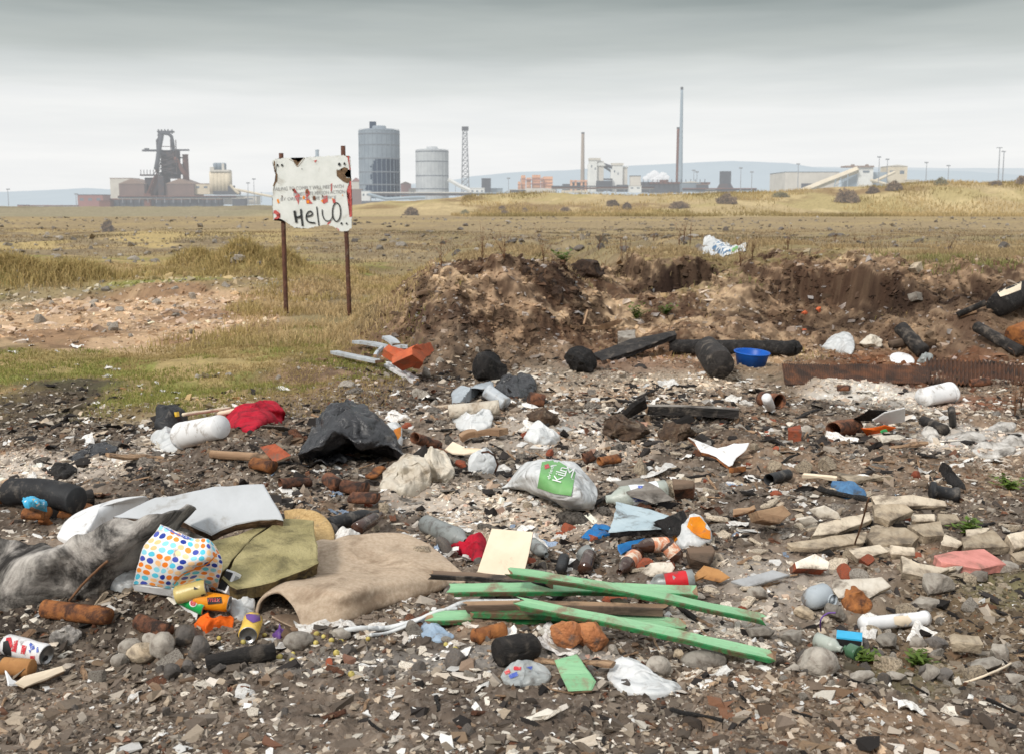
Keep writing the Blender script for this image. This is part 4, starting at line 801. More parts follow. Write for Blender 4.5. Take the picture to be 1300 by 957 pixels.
for i, a in enumerate(((1075, 249, 34, 16, 205, 'bush', 'largest dark bush on the dunes, left of the transfer house'), (1108, 244, 16, 9, 212, 'bush', 'small bush right of the largest dune bush'), (1135, 240, 22, 12, 214, 'bush', 'dark bush on the dune below the pale box building'), (991, 246, 22, 7, 214, 'bush_green', 'low bush on the dune left of the warehouse'), (1193, 238, 16, 9, 214, 'bush_green', 'bush on the dune crest below the low pink roofed shed'), (1262, 234, 18, 7, 216, 'bush', 'low bush on the crest below the crossarm pole'), (1297, 235, 18, 12, 216, 'bush', 'bush on the dune crest at the right edge'), (922, 252, 26, 12, 200, 'bush', 'rounded bush on the dune below the flared tower'), (862, 254, 28, 9, 196, 'bush', 'wide low bush below the tallest chimney'), (778, 253, 16, 9, 200, 'bush', 'bush on the dune below the white towers'), (796, 257, 12, 9, 194, 'bush', 'small bush right of the bush below the white towers'), (718, 256, 12, 6, 196, 'bush', 'low bush on the dune below the tan chimney'), (666, 254, 8, 5, 202, 'bush', 'tiny bush below the orange plant'), (642, 266, 12, 8, 178, 'bush', 'bush at the foot of the dune left of the orange plant'), (522, 263, 18, 10, 186, 'bush', 'bush on the dune below the smaller gasholder'), (590, 264, 16, 7, 182, 'bush_green', 'bush at the foot of the dune below the lattice tower'), (637, 250, 10, 6, 205, 'bush', 'small bush on the crest right of the dark square tower'), (135, 290, 12, 16, 70, 'bush', 'bare twiggy bush alone on the plain at left'))): bush(*a, seed=50+i)
# ================================================================ the ruined sign
YS = 15.6
sg = empty('sign', (Q(402, 399, YS)[0], YS, float(zl(Q(402, 399, YS)[0], YS))))
def zc(px, py, zw): return (px/7.975+335, py/7.975+180)
def plate(name, pts, Y, th, mats, parent, jit=.4):
    pts = np.array(pts, float); out = []
    for i in range(len(pts)):
        a, b = pts[i], pts[(i+1) % len(pts)]; k = max(1, int(np.linalg.norm(b-a)/1.6))
        for j in range(k): out.append(a+(b-a)*j/k+RNG.normal(size=2)*jit*(0 if j == 0 else 1))
    n = len(out); f = [Q(x, y, Y) for x, y in out]; bk = [p+np.array((0, th, 0)) for p in f]; V = np.array(f+bk)-np.array(parent.location)
    b = bmesh.new(); vs = [b.verts.new(v) for v in V]; b.faces.new(vs[:n]); b.faces.new(list(reversed(vs[n:])))
    for i in range(n): q = b.faces.new((vs[i], vs[(i+1) % n], vs[n+(i+1) % n], vs[n+i])); q.material_index = 1
    bmesh.ops.triangulate(b, faces=[q for q in b.faces if len(q.verts) > 4]); bmesh.ops.recalc_face_normals(b, faces=b.faces[:])
    me = bpy.data.meshes.new(name); b.to_mesh(me); b.free(); o = bpy.data.objects.new(name, me); COL.objects.link(o); o.parent = parent
    for m in mats: me.materials.append(MATS[m])
    bpy.context.view_layer.update(); return o
brd = plate('board', [zc(*p, 0) for p in ((85, 195), (110, 180), (200, 168), (270, 165), (338, 250), (400, 165), (560, 152), (780, 142), (870, 145), (880, 280), (845, 290), (815, 330), (838, 362), (882, 368), (886, 480), (890, 870), (850, 905), (770, 910), (700, 860), (640, 840), (560, 852), (450, 880), (300, 870), (205, 802), (130, 762), (95, 800), (85, 560), (88, 450), (120, 400), (128, 330), (100, 290))], YS, .02, ['sign_white', 'sign_ply'], sg)
for (a, b, c, d) in ((357, 195, 363.5, 396), (435.5, 185.5, 444, 400)):
    p0, p1 = Q(a, b, YS+.06), Q(c, d+4, YS+.06); p1[2] = min(p1[2], float(zl(p1[0], YS)))-.05
    V, Fc = tube([p0+(p1-p0)*k/10 for k in range(11)], .032, 10); po = mesh_obj('post', dent(V, .004, 9, 3)-np.array(sg.location), Fc, 'post_rust', sg)
bb = bvh_of(brd)
def zd(pl): return [zc(x, y, 0) for x, y in pl]
bt = [zd(p) for p in (((100, 195), (112, 200), (118, 300), (138, 335), (135, 400), (100, 455), (84, 450), (118, 395), (120, 330), (97, 290)), ((250, 178), (330, 192), (345, 215), (405, 165), (415, 168), (345, 258), (325, 250), (300, 205)), ((735, 285), (760, 290), (762, 330), (790, 270), (815, 258), (850, 272), (848, 292), (818, 330), (836, 366), (885, 372), (882, 395), (845, 425), (800, 405), (765, 375), (738, 350)), ((830, 145), (872, 147), (868, 160), (832, 158)), ((100, 810), (135, 775), (200, 800), (240, 830), (215, 838), (150, 800), (125, 835)))]
decal(brd, bt, 'sign_ply', 'bare_ply', sg, .003, 1, bb)
rd = [zd(p) for p in (((845, 150), (875, 148), (880, 285), (868, 290), (866, 190), (850, 180)), ((868, 400), (884, 400), (890, 760), (868, 765), (864, 740), (880, 730), (876, 560), (870, 520), (835, 505), (870, 490)), ((100, 700), (122, 695), (165, 730), (120, 740), (165, 770), (100, 805), (90, 760)), ((640, 830), (680, 800), (662, 850), (690, 868), (650, 850)), ((700, 862), (750, 880), (770, 905), (745, 895)), ((280, 480), (310, 475), (300, 520), (345, 525), (365, 545), (350, 640), (335, 600), (310, 560), (330, 540)), ((430, 480), (460, 500), (465, 535), (440, 560), (495, 630), (430, 630), (425, 560), (418, 510)), ((580, 600), (640, 540), (648, 610), (605, 632)), ((690, 590), (720, 580), (728, 620), (700, 625)), ((676, 430), (692, 425), (688, 520), (676, 510)), ((505, 195), (540, 185), (520, 215)), ((600, 560), (625, 545), (610, 590)))]
decal(brd, rd, 'sign_red', 'red_paint', sg, .004, 1, bb)
decal(brd, [zd(p) for p in (((130, 590), (145, 580), (158, 622), (140, 625)), ((390, 560), (410, 548), (415, 580), (395, 585)), ((430, 600), (455, 595), (460, 625), (436, 626)), ((575, 600), (600, 590), (596, 622)), ((685, 580), (700, 572), (700, 600)), ((790, 540), (800, 536), (798, 556)))], 'print_orange', 'orange_paint', sg, .006, 1, bb)
decal(brd, [zd(p) for p in (((420, 490), (445, 480), (450, 535), (425, 520)), ((285, 480), (305, 478), (308, 505), (290, 500)), ((495, 555), (520, 550), (525, 590), (500, 598)), ((175, 548), (188, 545), (186, 572)), ((585, 545), (600, 540), (596, 575)))], 'rust', 'rust_stain', sg, .007, 1, bb)
for s_, o0, ex, ey in (("FAILING TO COMPLY WILL MEET WITH", (95, 500), (710, -30), (1, -36)), ("IMMEDIATE PERSON ACTION", (300, 552), (520, -30), (1, -34)), ("BY ORDER OF THE OFFICE", (170, 600), (560, -20), (1, -32))):
    a = np.array(zc(*o0, 0)); decal_text(brd, s_, a, np.array(ex)/7.975, np.array(ey)/7.975, 'print_faint', 'lettering', sg, .005, bb)
el = [(735+42*math.cos(t), 715+95*math.sin(t)) for t in np.linspace(0, 2*math.pi, 26)]
for pl, wd in (([(308, 700), (318, 760), (330, 822)], 24), ([(374, 684), (380, 760), (392, 856)], 20), ([(312, 762), (345, 768), (388, 748)], 22), ([(425, 760), (470, 752), (490, 735), (478, 708), (452, 712), (430, 745), (432, 790), (460, 818), (522, 824)], 15), ([(534, 660), (545, 760), (557, 852)], 12), ([(590, 688), (592, 740), (612, 788), (640, 806), (668, 802)], 11), ([(668, 802), (690, 770), (696, 700)], 10), (el, 12)):
    decal(brd, [[zc(x, y, 0) for x, y in q] for q in ribbon(catmull(np.array(pl), 16), wd)], 'spray', 'graffiti', sg, .009, 0, bb)
hole = lambda x, y, r: [zc(x+r*math.cos(t), y+r*math.sin(t)*1.2, 0) for t in np.linspace(0, 6.28, 11)[:-1]]
for h in ((136, 240, 11), (183, 240, 11), (763, 231, 14), (815, 225, 11), (785, 829, 11), (837, 829, 9), (385, 279, 5)): decal(brd, [hole(*h)], 'spray', 'bolt_hole', sg, .010, 0, bb)
tag(sg, 'torn white sign board on two rusty posts with Hello sprayed in black', 'sign', None, 'the torn white sign', Q(400, 300, YS))
# ================================================================ things at the foot of the bank
def rockthing(name, label, px, py, w, h, mat, seed, cat='stone', group=None, short=None, rough=.10, sub=4, dep=1.0, cuts=9, parts=None, sink=.18, rz=None):
    p = P(px, py, 0); k = mpp(p); V, Fc = rockV(seed, sub, cuts+5 if cuts >= 7 else cuts, min(rough, .05) if cuts >= 7 and rough < .09 else rough, .40 if cuts >= 7 and rough < .12 else .55, .85); V = V/np.abs(V).max(0)*np.array((w*k/2, w*k/2*dep, h*k*.56)); V = V+.03*h*k*vec3(V/(h*k+1e-6)*5, 3, seed)
    o = mesh_obj(name, V, Fc, mat, None, rough > .13); o.location = (p[0], p[1]+w*k*.22*dep, p[2]+h*k*(.5-sink)); bpy.context.view_layer.update(); tag(o, label, cat, group, short); return o
rockthing('charred_stump', 'round burnt black stump below the left end of the bank', 622, 483, 46, 42, 'char', 3, 'log', None, 'the round burnt stump', .18)
rockthing('charred_stump', 'pointed burnt black lump left of the leaning burnt slab', 737, 473, 44, 36, 'char', 9, 'log', None, 'the pointed burnt lump', .2)
slab('charred_board', 'long burnt slab leaning on the beam by the blue tub', 'board', [(752, 450, .05), (800, 430, .16), (857, 419, .24), (859, 426, .20), (815, 441, .12), (765, 458, .02)], .05, 'char_wood', 'char', .01, None, 'the leaning burnt slab')
rod('charred_beam', 'long burnt beam lying behind the burnt log', 'beam', (850, 440), (1008, 442), .075, 'char', n=18, dn=(.022, 11), short='the long burnt beam', seed=4)
rockthing('charred_stump', 'burnt knotty end of the long beam, left of the white bag', 1010, 450, 24, 22, 'char', 12, 'log', None, None, .2)
M_ = [(0, .92), (.1, 1), (.3, 1.04), (.6, 1.0), (.85, .95), (.97, .9), (1, .8)]
rod('charred_log', 'thick burnt log with cut end facing left of the blue tub', 'log', (915, 463), (897, 443), .132, 'char_wood', M_, 28, (.016, 8), None, 'the thick burnt log', seed=6)
def bucket(name, label, p1, p2, r0, r1, mat, short, dn=.004):
    M, L = axmat(p1, p2, r0); V, Fc = lathe([(L*.9, .001), (L*.9, r1*.96), (0, r0*.96), (0, r0*1.05), (L*.03, r0*1.06), (L*.06, r0*1.05), (L*.07, r0), (L*.14, r0), (L*.15, r0*1.03), (L*.17, r0*1.0), (L*.97, r1), (L, r1*.97), (L, .001)], 36, 'x', (False, False))
    r = empty(name, M=M); o = mesh_obj('tub', dent(V, dn, 5, 2), Fc, mat, r); fixn(o); V, Fc = tube([(L*.05, r0*1.06*math.cos(t), -r0*1.06*math.sin(t)) for t in np.linspace(.4, 2.7, 20)], .004, 6); mesh_obj('wire_handle', V, Fc, 'aluminium', r); bpy.context.view_layer.update(); tag(r, label, 'bucket', None, short, at=tuple(M@Vector((L/2, 0, 0))))
# blue tub
def tub(name, label, px, py, w, h, mat, tilt=0, short=None):
    p = P(px, py); k = mpp(p); R = w*k/2; hh = h*k*1.05
    V, Fc = lathe([(hh*.06, .001), (hh*.06, R*.78), (hh*.95, R*.96), (hh, R*.98), (hh, R*1.03), (hh*.93, R*1.02), (hh*.88, R*.98), (.0, R*.8), (0, .001)], 40, 'z', (False, False)); V[:, 0] *= 1.0
    r = empty(name, p+np.array((0, R*.8, .0))); o = mesh_obj('bowl', dent(V, .003, 6, 2), Fc, mat, r); fixn(o)
    V, Fc = tube([(R*1.02*math.cos(a), R*1.02*math.sin(a), hh*1.0) for a in np.linspace(0, 6.2832, 49)], hh*.05, 8); mesh_obj('rim', V, Fc, mat, r)
    r.rotation_euler = (math.radians(tilt), math.radians(3), 0); tag(r, label, 'tub', None, short); return r
tub('tub', 'bright blue plastic tub right of the thick burnt log', 957, 467, 44, 17, 'blue_tub', 4, 'the blue tub')
# corrugated rusty sheet
def corr(name, label, p1, p2, p3, p4, mat, n=46, amp=.012, short=None, cat='sheet'):
    W = [P(*p) for p in (p1, p2, p3, p4)]; V = []; a = n*4; b = 14
    for i in range(a+1):
        for j in range(b+1):
            u, v = i/a, j/b; q = (W[0]*(1-u)+W[1]*u)*(1-v)+(W[3]*(1-u)+W[2]*u)*v; V.append(q)
    V = np.array(V); c = V.mean(0); V -= c; u = np.repeat(np.arange(a+1)/a, b+1); V[:, 2] += amp*np.sin(u*n*2*math.pi)+.05*(fb2(V[:, 0]*2, V[:, 1]*5, 3, 7)-.5); V[:, 1] += .03*(fb2(V[:, 0]*3, V[:, 2]*0, 3, 9)-.5)
    o = mesh_obj(name, V, gridF(a+1, b+1), mat); o.location = tuple(c); s = o.modifiers.new('t', 'SOLIDIFY'); s.thickness = .006; tag(o, label, cat, None, short); return o
corr('corrugated_sheet', 'long rusty corrugated sheet lying at right of the blue tub', (992, 462, .11), (1180, 465, .08), (1180, 486, .01), (996, 487, .02), 'rust_sheet', 62, .006, 'the rusty corrugated sheet')
corr('corrugated_sheet', 'crumpled rust brown sheet half buried at the right edge', (1176, 455, .08), (1300, 462, .05), (1300, 487, .02), (1176, 486, .02), 'rust_sheet', 24, .02)
o = patch('plastic_bag', [[(893, 307, .06), (900, 300, .1), (915, 306, .08), (932, 311, .05), (946, 309, .04)], [(892, 315, .04), (903, 311, .09), (916, 314, .07), (932, 316, .04), (947, 315, .02)], [(893, 323, .0), (908, 327, .0), (920, 327, .0), (932, 322, .0), (946, 321, .0)]], 40, 60, 'white_film', .03, 6, 3, .004, crs=.6); tag(o, 'white and teal plastic bag on the grassy lip of the bank', 'bag', None, 'the bag on the bank', at=P(918, 315))
o = bpy.data.objects['plastic_bag']; decal(o, [[(907, 305), (922, 306), (930, 313), (926, 323), (912, 324), (904, 316)]], 'blue_cloth', 'teal_print', o, .006, 3); decal(o, [[(930, 312), (941, 313), (940, 319), (929, 320)]], 'print_green', 'green_print', o, .006, 2)
slab('wood_offcut', 'curved pale board stranded on the slope of the bank', 'board', [(724, 413, .05), (745, 415, .05), (770, 413, .05), (792, 406, .07), (792, 410, .04), (770, 418, .02), (745, 419, .02), (726, 417, .02)], .025, 'bare_wood', None, .004, None, 'the curved pale board')
rod('stick', 'thin pale stick standing up behind the curved pale board', 'stick', (741, 412, .05), (746, 394, .2), .012, 'bare_wood', n=8, dn=None)
slab('concrete_block', 'small grey block left of the leaning burnt slab top', 'block', [(784, 420, .12), (806, 419, .14), (807, 428, .1), (785, 429, .1)], .10, 'stone', None, .006)
cushion('plastic_bag', 'flat white plastic bag right of the long burnt beam', 'bag', [(1043, 440), (1058, 426, .06), (1078, 424, .08), (1085, 436, .05), (1081, 449), (1063, 446)], .05, 'white_film', .02, 9, None, 'the flat white bag', seed=5)
rockthing('sack', 'dirty cream bundle between the white bag and the burnt stake', 1107, 443, 32, 20, 'cream_cloth', 21, 'bundle', None, None, .2)
rod('charred_post', 'burnt stake lying above the white plate', 'post', (1144, 417, .14), (1172, 447, .07), .075, 'char_wood', n=16, dn=(.015, 10), short='the burnt stake', seed=11)
rod('charred_post', 'brown burnt stub beside the burnt stake', 'post', (1130, 438), (1152, 434), .05, 'old_wood', n=14, dn=(.012, 10), seed=12)
p = P(1147, 462); k = mpp(p); V, Fc = lathe([(.0, .001), (.01, .08), (.03, .12), (.036, .12), (.014, .08), (.006, .001)], 32, 'z', (False, False)); o = mesh_obj('plate', V, Fc, 'white_plastic'); o.location = tuple(p+np.array((0, .06, .01))); o.rotation_euler = (.5, 0, 0); tag(o, 'white round plate below the burnt stake', 'plate')
rockthing('glass_lump', 'grey melted glass lump right of the white plate', 1176, 462, 22, 16, 'grey_bottle', 33, 'glass', None, None, .2)
rod('charred_post', 'long burnt beam sloping down to the right edge', 'beam', (1240, 415, .16), (1296, 447, .08), .06, 'char_wood', n=16, dn=(.014, 10), short='the burnt beam at the right edge', seed=13)
rod('charred_post', 'burnt forked stick left of the big pale topped log', 'post', (1215, 400, .08), (1252, 384, .14), .035, 'char_wood', n=12, dn=(.01, 12), seed=14)
rod('charred_post', 'split burnt lath just under the forked burnt stick', 'post', (1218, 402, .04), (1240, 395, .05), .018, 'bare_wood', n=10, dn=(.006, 14), seed=15)
o = rod('log', 'big log with pale scorched top at the upper right', 'log', (1266, 388, .13), (1306, 368, .16), .135, 'char', M_, 28, (.02, 7), None, 'the big log at upper right', seed=16)
decal(o, [[(1266, 371), (1275, 363), (1288, 358), (1297, 358), (1296, 368), (1280, 374), (1270, 377)]], 'cream', 'bare_wood_top', o, .01, 3)
rod('barrel', 'rusty orange barrel half out of the picture at right', 'barrel', (1288, 430, .12), (1322, 416, .14), .13, 'rust_bright', [(0, .9), (.02, 1), (.3, 1), (.32, 1.04), (.34, 1), (.64, 1), (.66, 1.04), (.68, 1), (.98, 1), (1, .9)], 28, (.012, 6), seed=17, short='the rusty barrel')
slab('concrete_block', 'grey block on the slope of the bank above the burnt stake', 'block', [(1151, 374, .14), (1163, 370, .18), (1165, 380, .12), (1155, 384, .08)], .12, 'stone')
slab('stone_slab', 'buff stone sticking out high on the right of the bank', 'stone', [(1162, 340, .14), (1170, 332, .2), (1173, 342, .1), (1165, 347, .05)], .10, 'tan_stone')
for i, (x, y, w_, h_) in enumerate(((1022, 400, 10, 7), (1040, 397, 8, 9), (1021, 420, 7, 4))): rockthing('brick_fragment', ('left of two orange brick bits under the dark overhang', 'right of two orange brick bits under the dark overhang', 'smallest orange brick bit below the dark overhang')[i], x, y, w_, h_, 'clay', 40+i, 'brick', 'brick bits under the overhang', cuts=12, rough=.05)
bucket('plastic_container', 'crushed white plastic tub behind the ash at right', (1206, 498, .09), (1172, 503, .08), .085, .075, 'white_plastic', 'the crushed white tub', .022)
# aluminium strips and clay blocks at the left foot of the bank
al = 'aluminium strips in the heap by the clay blocks'
for i, a in enumerate((('grey', (424, 447), (482, 459), .09, 'longest grey aluminium strip, lowest left in the metal heap'), ('w', (452, 434), (498, 443), .10, 'wide white aluminium strip lying across the metal heap'), ('w', (488, 443), (518, 440), .08, 'short white strip touching the orange clay blocks'), ('w', (490, 428), (503, 438), .10, 'stubby white strip standing on top of the metal heap'), ('w', (487, 455), (500, 449), .07, 'small white strip just left of the clay blocks'), ('w', (476, 452), (486, 441), .03, 'narrow strut crossing between the metal strips'))):
    plank('metal_strip', a[4], (*a[1], .07+.02*i), (*a[2], .08+.02*i), a[3], .03, 'aluminium', 'aluminium', 0, al, 'the heap of metal strips' if i == 1 else None, 'metal strip', .004, 30+i, .001)
for i, a in enumerate((((489, 464), (527, 485), 'left rail of the twin white rails below the clay blocks'), ((492, 461), (530, 482), 'right rail of the twin white rails below the clay blocks'))): plank('window_rail', a[2], (*a[0], .03), (*a[1], .03), .035, .03, 'white_plastic', 'white_plastic', 0, 'twin white rails', None, 'rail', .004, 40+i, .001)
rockthing('rubber_stop', 'black rubber end cap at the tip of the twin white rails', 529, 489, 9, 8, 'dark_plastic', 44, 'cap')
slab('clay_block', 'front broken orange clay block beside the metal strips', 'clay block', [(505, 455, .2), (513, 450, .22), (536, 457, .18), (537, 462, .14), (533, 469, .08), (504, 464, .12)], .18, 'clay', None, .006, 'broken orange clay blocks', 'the orange clay blocks')
slab('clay_block', 'rear broken orange clay block behind the front one', 'clay block', [(515, 446, .28), (530, 437, .34), (547, 434, .34), (548, 446, .24), (540, 458, .2), (520, 452, .26)], .2, 'clay', None, .006, 'broken orange clay blocks')
rockthing('peat_clump', 'dark burnt turf clump on top of the bank in the middle', 748, 352, 46, 26, 'peat', 51, 'turf clump', None, 'the dark turf clump', .28, rz=0); rockthing('peat_clump', 'smaller dark turf clump below the clump on the bank', 737, 352, 30, 14, 'peat', 52, 'turf clump', None, None, .28)
for i, (x, y, w_, h_) in enumerate(((668, 350, 14, 16), (687, 362, 12, 16), (701, 364, 12, 14), (708, 382, 18, 24))): rockthing('peat_clump', ('dark hole like clod on the bank, nearest the top left', 'dark clod on the bank, second from the left', 'dark clod on the bank, third from the left', 'largest dark clod low on the bank face')[i], x, y, w_, h_, 'peat', 60+i, 'turf clump', 'dark clods on the bank', None, .25)
# ================================================================ left heap
bucket('bucket', 'white plastic bucket on its side next to the red fleece', (231, 553, .085), (280, 541, .085), .084, .074, 'white_plastic', 'the white bucket')
cushion('fleece', 'crumpled red fleece behind the white bucket', 'clothing', [(279, 547), (281, 533, .06), (300, 526, .1), (325, 518, .15), (345, 513, .17), (362, 522, .1), (358, 533, .04), (340, 535, .03), (318, 548, .01), (296, 543, .01)], .10, 'red_cloth', .03, 7, None, 'the red fleece', seed=11)
cushion('bag', 'black bundle with yellow tag left of the red fleece', 'bag', [(197, 546), (198, 526, .12), (208, 518, .18), (225, 519, .17), (238, 527, .12), (236, 545, .02), (215, 549)], .10, 'dark_plastic', .03, 7, None, 'the black bundle with yellow tag', seed=13)
o = bpy.data.objects['bag']; decal(o, [[(221, 523), (227, 522), (228, 528), (222, 529)]], 'yellow', 'yellow_tag', o, .006, 2)
rod('plastic_pipe', 'thin pale pipe leading from the black bundle to the fleece', 'pipe', (232, 526, .14), (292, 518, .12), .012, 'cream', n=10, dn=(.003, 8)); rod('plastic_pipe', 'pale roll of paper lying behind the white bucket', 'pipe', (273, 526, .1), (322, 516, .1), .018, 'cream', n=12, dn=(.004, 8))
cushion('plastic_sheet', 'scrap of white plastic left of the white bucket', 'plastic sheet', [(190, 560), (194, 550, .05), (212, 545, .08), (230, 550, .06), (232, 566, .02), (212, 572)], .05, 'white_film', .02, 10, None, 'the scrap of white plastic', seed=15)
o = patch('bin_bag', [[(406, 530, 0.115), (425, 515, 0.173), (446, 511, 0.202), (466, 516, 0.194), (482, 532, 0.158), (506, 558, 0.072)], [(398, 548, 0.158), (420, 531, 0.223), (446, 525, 0.245), (468, 531, 0.230), (488, 547, 0.173), (509, 565, 0.079)], [(388, 566, 0.137), (412, 551, 0.194), (440, 547, 0.209), (466, 549, 0.194), (490, 558, 0.144), (511, 572, 0.065)], [(379, 580, 0.086), (402, 568, 0.130), (435, 561, 0.151), (466, 563, 0.137), (492, 569, 0.101), (511, 577, 0.043)], [(382, 584, 0.022), (405, 579, 0.014), (435, 575, 0.007), (466, 573, 0.007), (490, 575, 0.014), (509, 580, 0.014)], [(384, 593, 0.007), (410, 594, 0.011), (436, 590, 0.011), (466, 584, 0.011), (490, 581, 0.007), (508, 583, 0.007)]], 90, 130, 'black_film', .014, 8, 17, .004, crs=1.4); tag(o, 'big black bin bag lying open near the middle left', 'bin bag', None, 'the black bin bag', at=P(445, 560))
cushion('bottle_bag', 'white and orange printed wrapper behind the black bin bag', 'wrapper', [(486, 560), (486, 543, .08), (496, 537, .12), (508, 540, .1), (511, 552, .05), (508, 566)], .05, 'white_film', .015, 10, seed=19)
o = bpy.data.objects['bottle_bag']; decal(o, [[(500, 545), (509, 541), (509, 553), (503, 560), (499, 552)]], 'orange_film', 'orange_print', o, .005, 2)
cushion('plastic_bag', 'cream sack with two lobes, larger left lobe', 'sack', [(481, 617), (484, 602, .08), (498, 588, .16), (520, 582, .2), (540, 590, .18), (548, 604, .1), (545, 616, .02), (520, 628), (498, 622)], .07, 'cream_cloth', .05, 11, 'cream sacks in the middle', 'the cream sack', seed=21); cushion('plastic_bag', 'cream sack lobe on the right, behind the larger one', 'sack', [(527, 596, .08), (534, 580, .16), (548, 570, .22), (566, 574, .2), (575, 590, .12), (574, 606, .03), (556, 612, .0), (540, 606, .02)], .06, 'cream_cloth', .05, 11, 'cream sacks in the middle', seed=22)
kb = patch('plastic_bag', [[(650, 606, .04), (664, 590, .12), (680, 582, .18), (706, 583, .18), (735, 595, .16), (754, 615, .08)], [(646, 611, .05), (662, 602, .14), (684, 596, .20), (710, 598, .21), (736, 608, .18), (758, 625, .08)], [(642, 615, .04), (664, 611, .11), (688, 612, .17), (712, 615, .19), (736, 624, .15), (757, 636, .06)], [(637, 618, .02), (662, 619, .05), (690, 628, .09), (714, 637, .10), (737, 641, .07), (755, 643, .03)], [(640, 619, .0), (668, 622, .0), (694, 634, .0), (716, 645, .0), (738, 648, .0), (754, 647, .0)]], 70, 100, 'white_film', .009, 7, 23, .003, crs=.5); tag(kb, 'white plastic bag with green panel reading Kiln', 'bag', None, 'the Kiln bag', at=P(700, 620))
kv = bvh_of(kb); decal(kb, [[(688, 586), (706, 583), (731, 599), (725, 629), (703, 626), (682, 619)]], 'print_green', 'green_panel', kb, .008, 14, kv)
decal_text(kb, 'Kiln', (712, 612), (8, -18), (-11, -3), 'print_white', 'lettering', kb, .016, kv); decal_text(kb, 'dried', (698, 608), (5, -16), (-4, -1), 'print_white', 'lettering', kb, .016, kv); decal_text(kb, 'M', (716, 604), (10, 2), (4, -12), 'print_white', 'lettering', kb, .016, kv)
decal(kb, [[(691, 590), (696, 588), (698, 593), (692, 595)]], 'print_red', 'red_mark', kb, .014, 3, kv)
slab('disc', 'cream round board lying edge on behind the cream sacks', 'board', [(564, 567, .06), (575, 563, .08), (590, 562, .1), (604, 564, .1), (616, 572, .08), (608, 577, .05), (590, 580, .03), (574, 574, .04)], .012, 'cream', None, .001, None, 'the cream disc')
cushion('plastic_bag', 'grey knotted bag with wire loop right of the cream sacks', 'bag', [(594, 598), (595, 582, .1), (606, 576, .14), (622, 576, .14), (630, 588, .08), (626, 600)], .08, 'white_film', .025, 9, seed=25)
V, Fc = tube([P(612, 574, .14), P(620, 573, .2), P(628, 578, .2), P(632, 590, .14), P(628, 600, .03)], .006, 8); o = mesh_obj('wire_loop', V, Fc, 'rust'); tag(o, 'rusty bent wire looped over the grey knotted bag', 'wire', at=P(625, 585))
rod('roll', 'cream roll of underlay behind the rubble in the middle', 'roll', (571, 523, .07), (634, 517, .08), .05, 'cream_cloth', n=20, dn=(.012, 8), short='the cream roll', seed=26)
cushion('plastic_bag', 'torn grey white bag just under the cream roll', 'bag', [(574, 532), (580, 526, .06), (606, 528, .1), (618, 520, .14), (625, 528, .1), (622, 543), (604, 549), (584, 545)], .05, 'white_film', .02, 9, seed=27)
cushion('shoe', 'dirty grey shoe shaped bag left of the metal tin', 'shoe', [(573, 512), (574, 498, .08), (584, 493, .12), (600, 495, .12), (615, 488, .14), (626, 486, .14), (624, 498, .08), (604, 502, .02), (585, 511)], .05, 'grey_plastic', .015, 9, seed=28)
rod('tin', 'silver tin tilted beside the black plastic in the middle', 'tin', (618, 496, .12), (643, 513, .05), .05, 'aluminium', n=22, dn=(.004, 9), short='the silver tin', seed=29)
cushion('bin_bag', 'crumpled black plastic behind the silver tin', 'bin bag', [(625, 500), (630, 488, .1), (640, 478, .16), (654, 482, .14), (668, 478, .12), (682, 488, .08), (676, 502, .02), (655, 506)], .08, 'black_film', .03, 8, seed=30)
for i, a in enumerate(((( 584, 556), (606, 549), 'pale wood offcut below the torn grey bag, left of two'), ((610, 550), (640, 549), 'yellowish wood offcut below the torn grey bag, right of two'))): plank('wood_offcut', a[2], (*a[0], .05), (*a[1], .05), .09, .04, 'bare_wood', 'bare_wood', 0, 'wood offcuts', None, 'offcut', .006, 60+i)
cushion('cloth', 'white crumpled cloth in the middle of the rubble', 'cloth', [(665, 556), (672, 546, .06), (684, 540, .12), (696, 546, .08), (711, 552, .04), (704, 562), (682, 563)], .06, 'white_film', .025, 10, None, 'the white crumpled cloth', seed=31)
rockthing('wool_clump', 'brown matted fibre clump right of the cream roll', 690, 540, 44, 28, 'wool', 71, 'fibre clump', None, 'the brown fibre clump', .3); rockthing('wool_clump', 'tangled dark fibre clump left of the long grey timber', 792, 556, 70, 32, 'wool', 72, 'fibre clump', None, 'the tangled fibre clump', .35); rockthing('wool_clump', 'grey brown fibre clump beside the torn white tray', 862, 560, 52, 26, 'wool', 73, 'fibre clump', None, None, .3)
slab('book', 'reddish brown hardback lying tilted below the fleece', 'book', [(330, 567, .1), (349, 562, .14), (370, 578, .09), (347, 586, .05)], .02, 'pink_slab', 'cream', .001, None, 'the reddish book', bev=.001); bpy.data.objects['book'].data.materials[0] = MATS['brick']
rod('stick', 'pale half burnt wood baton left of the reddish book', 'baton', (268, 576, .05), (344, 582, .05), .026, 'bare_wood', n=12, dn=(.006, 10), seed=32)
plank('timber', 'long grey painted timber in the middle distance', (820, 520, .06), (937, 525, .05), .09, .06, 'grey_wood', 'char_wood', 0, None, 'the long grey timber', 'timber', .01, 70)
slab('charred_board', 'burnt black wedge leaning left of the long grey timber', 'board', [(783, 524, .06), (806, 508, .2), (819, 503, .22), (819, 510, .14), (800, 530, .02), (786, 531, .01)], .03, 'char_wood', 'char', .005)
rod('drinks_can', 'small white upright can beside a rusty tin at centre right', 'can', (973, 504, .16), (978, 517, .05), .036, 'white_can', [(0, .7), (.05, 1), (.95, 1), (1, .8)], 20, (.002, 20)); rod('rusty_tin', 'rusty tin lying behind the small white can', 'tin', (990, 509, .06), (967, 506, .06), .055, 'rust', n=20, dn=(.006, 12), hollow=1)
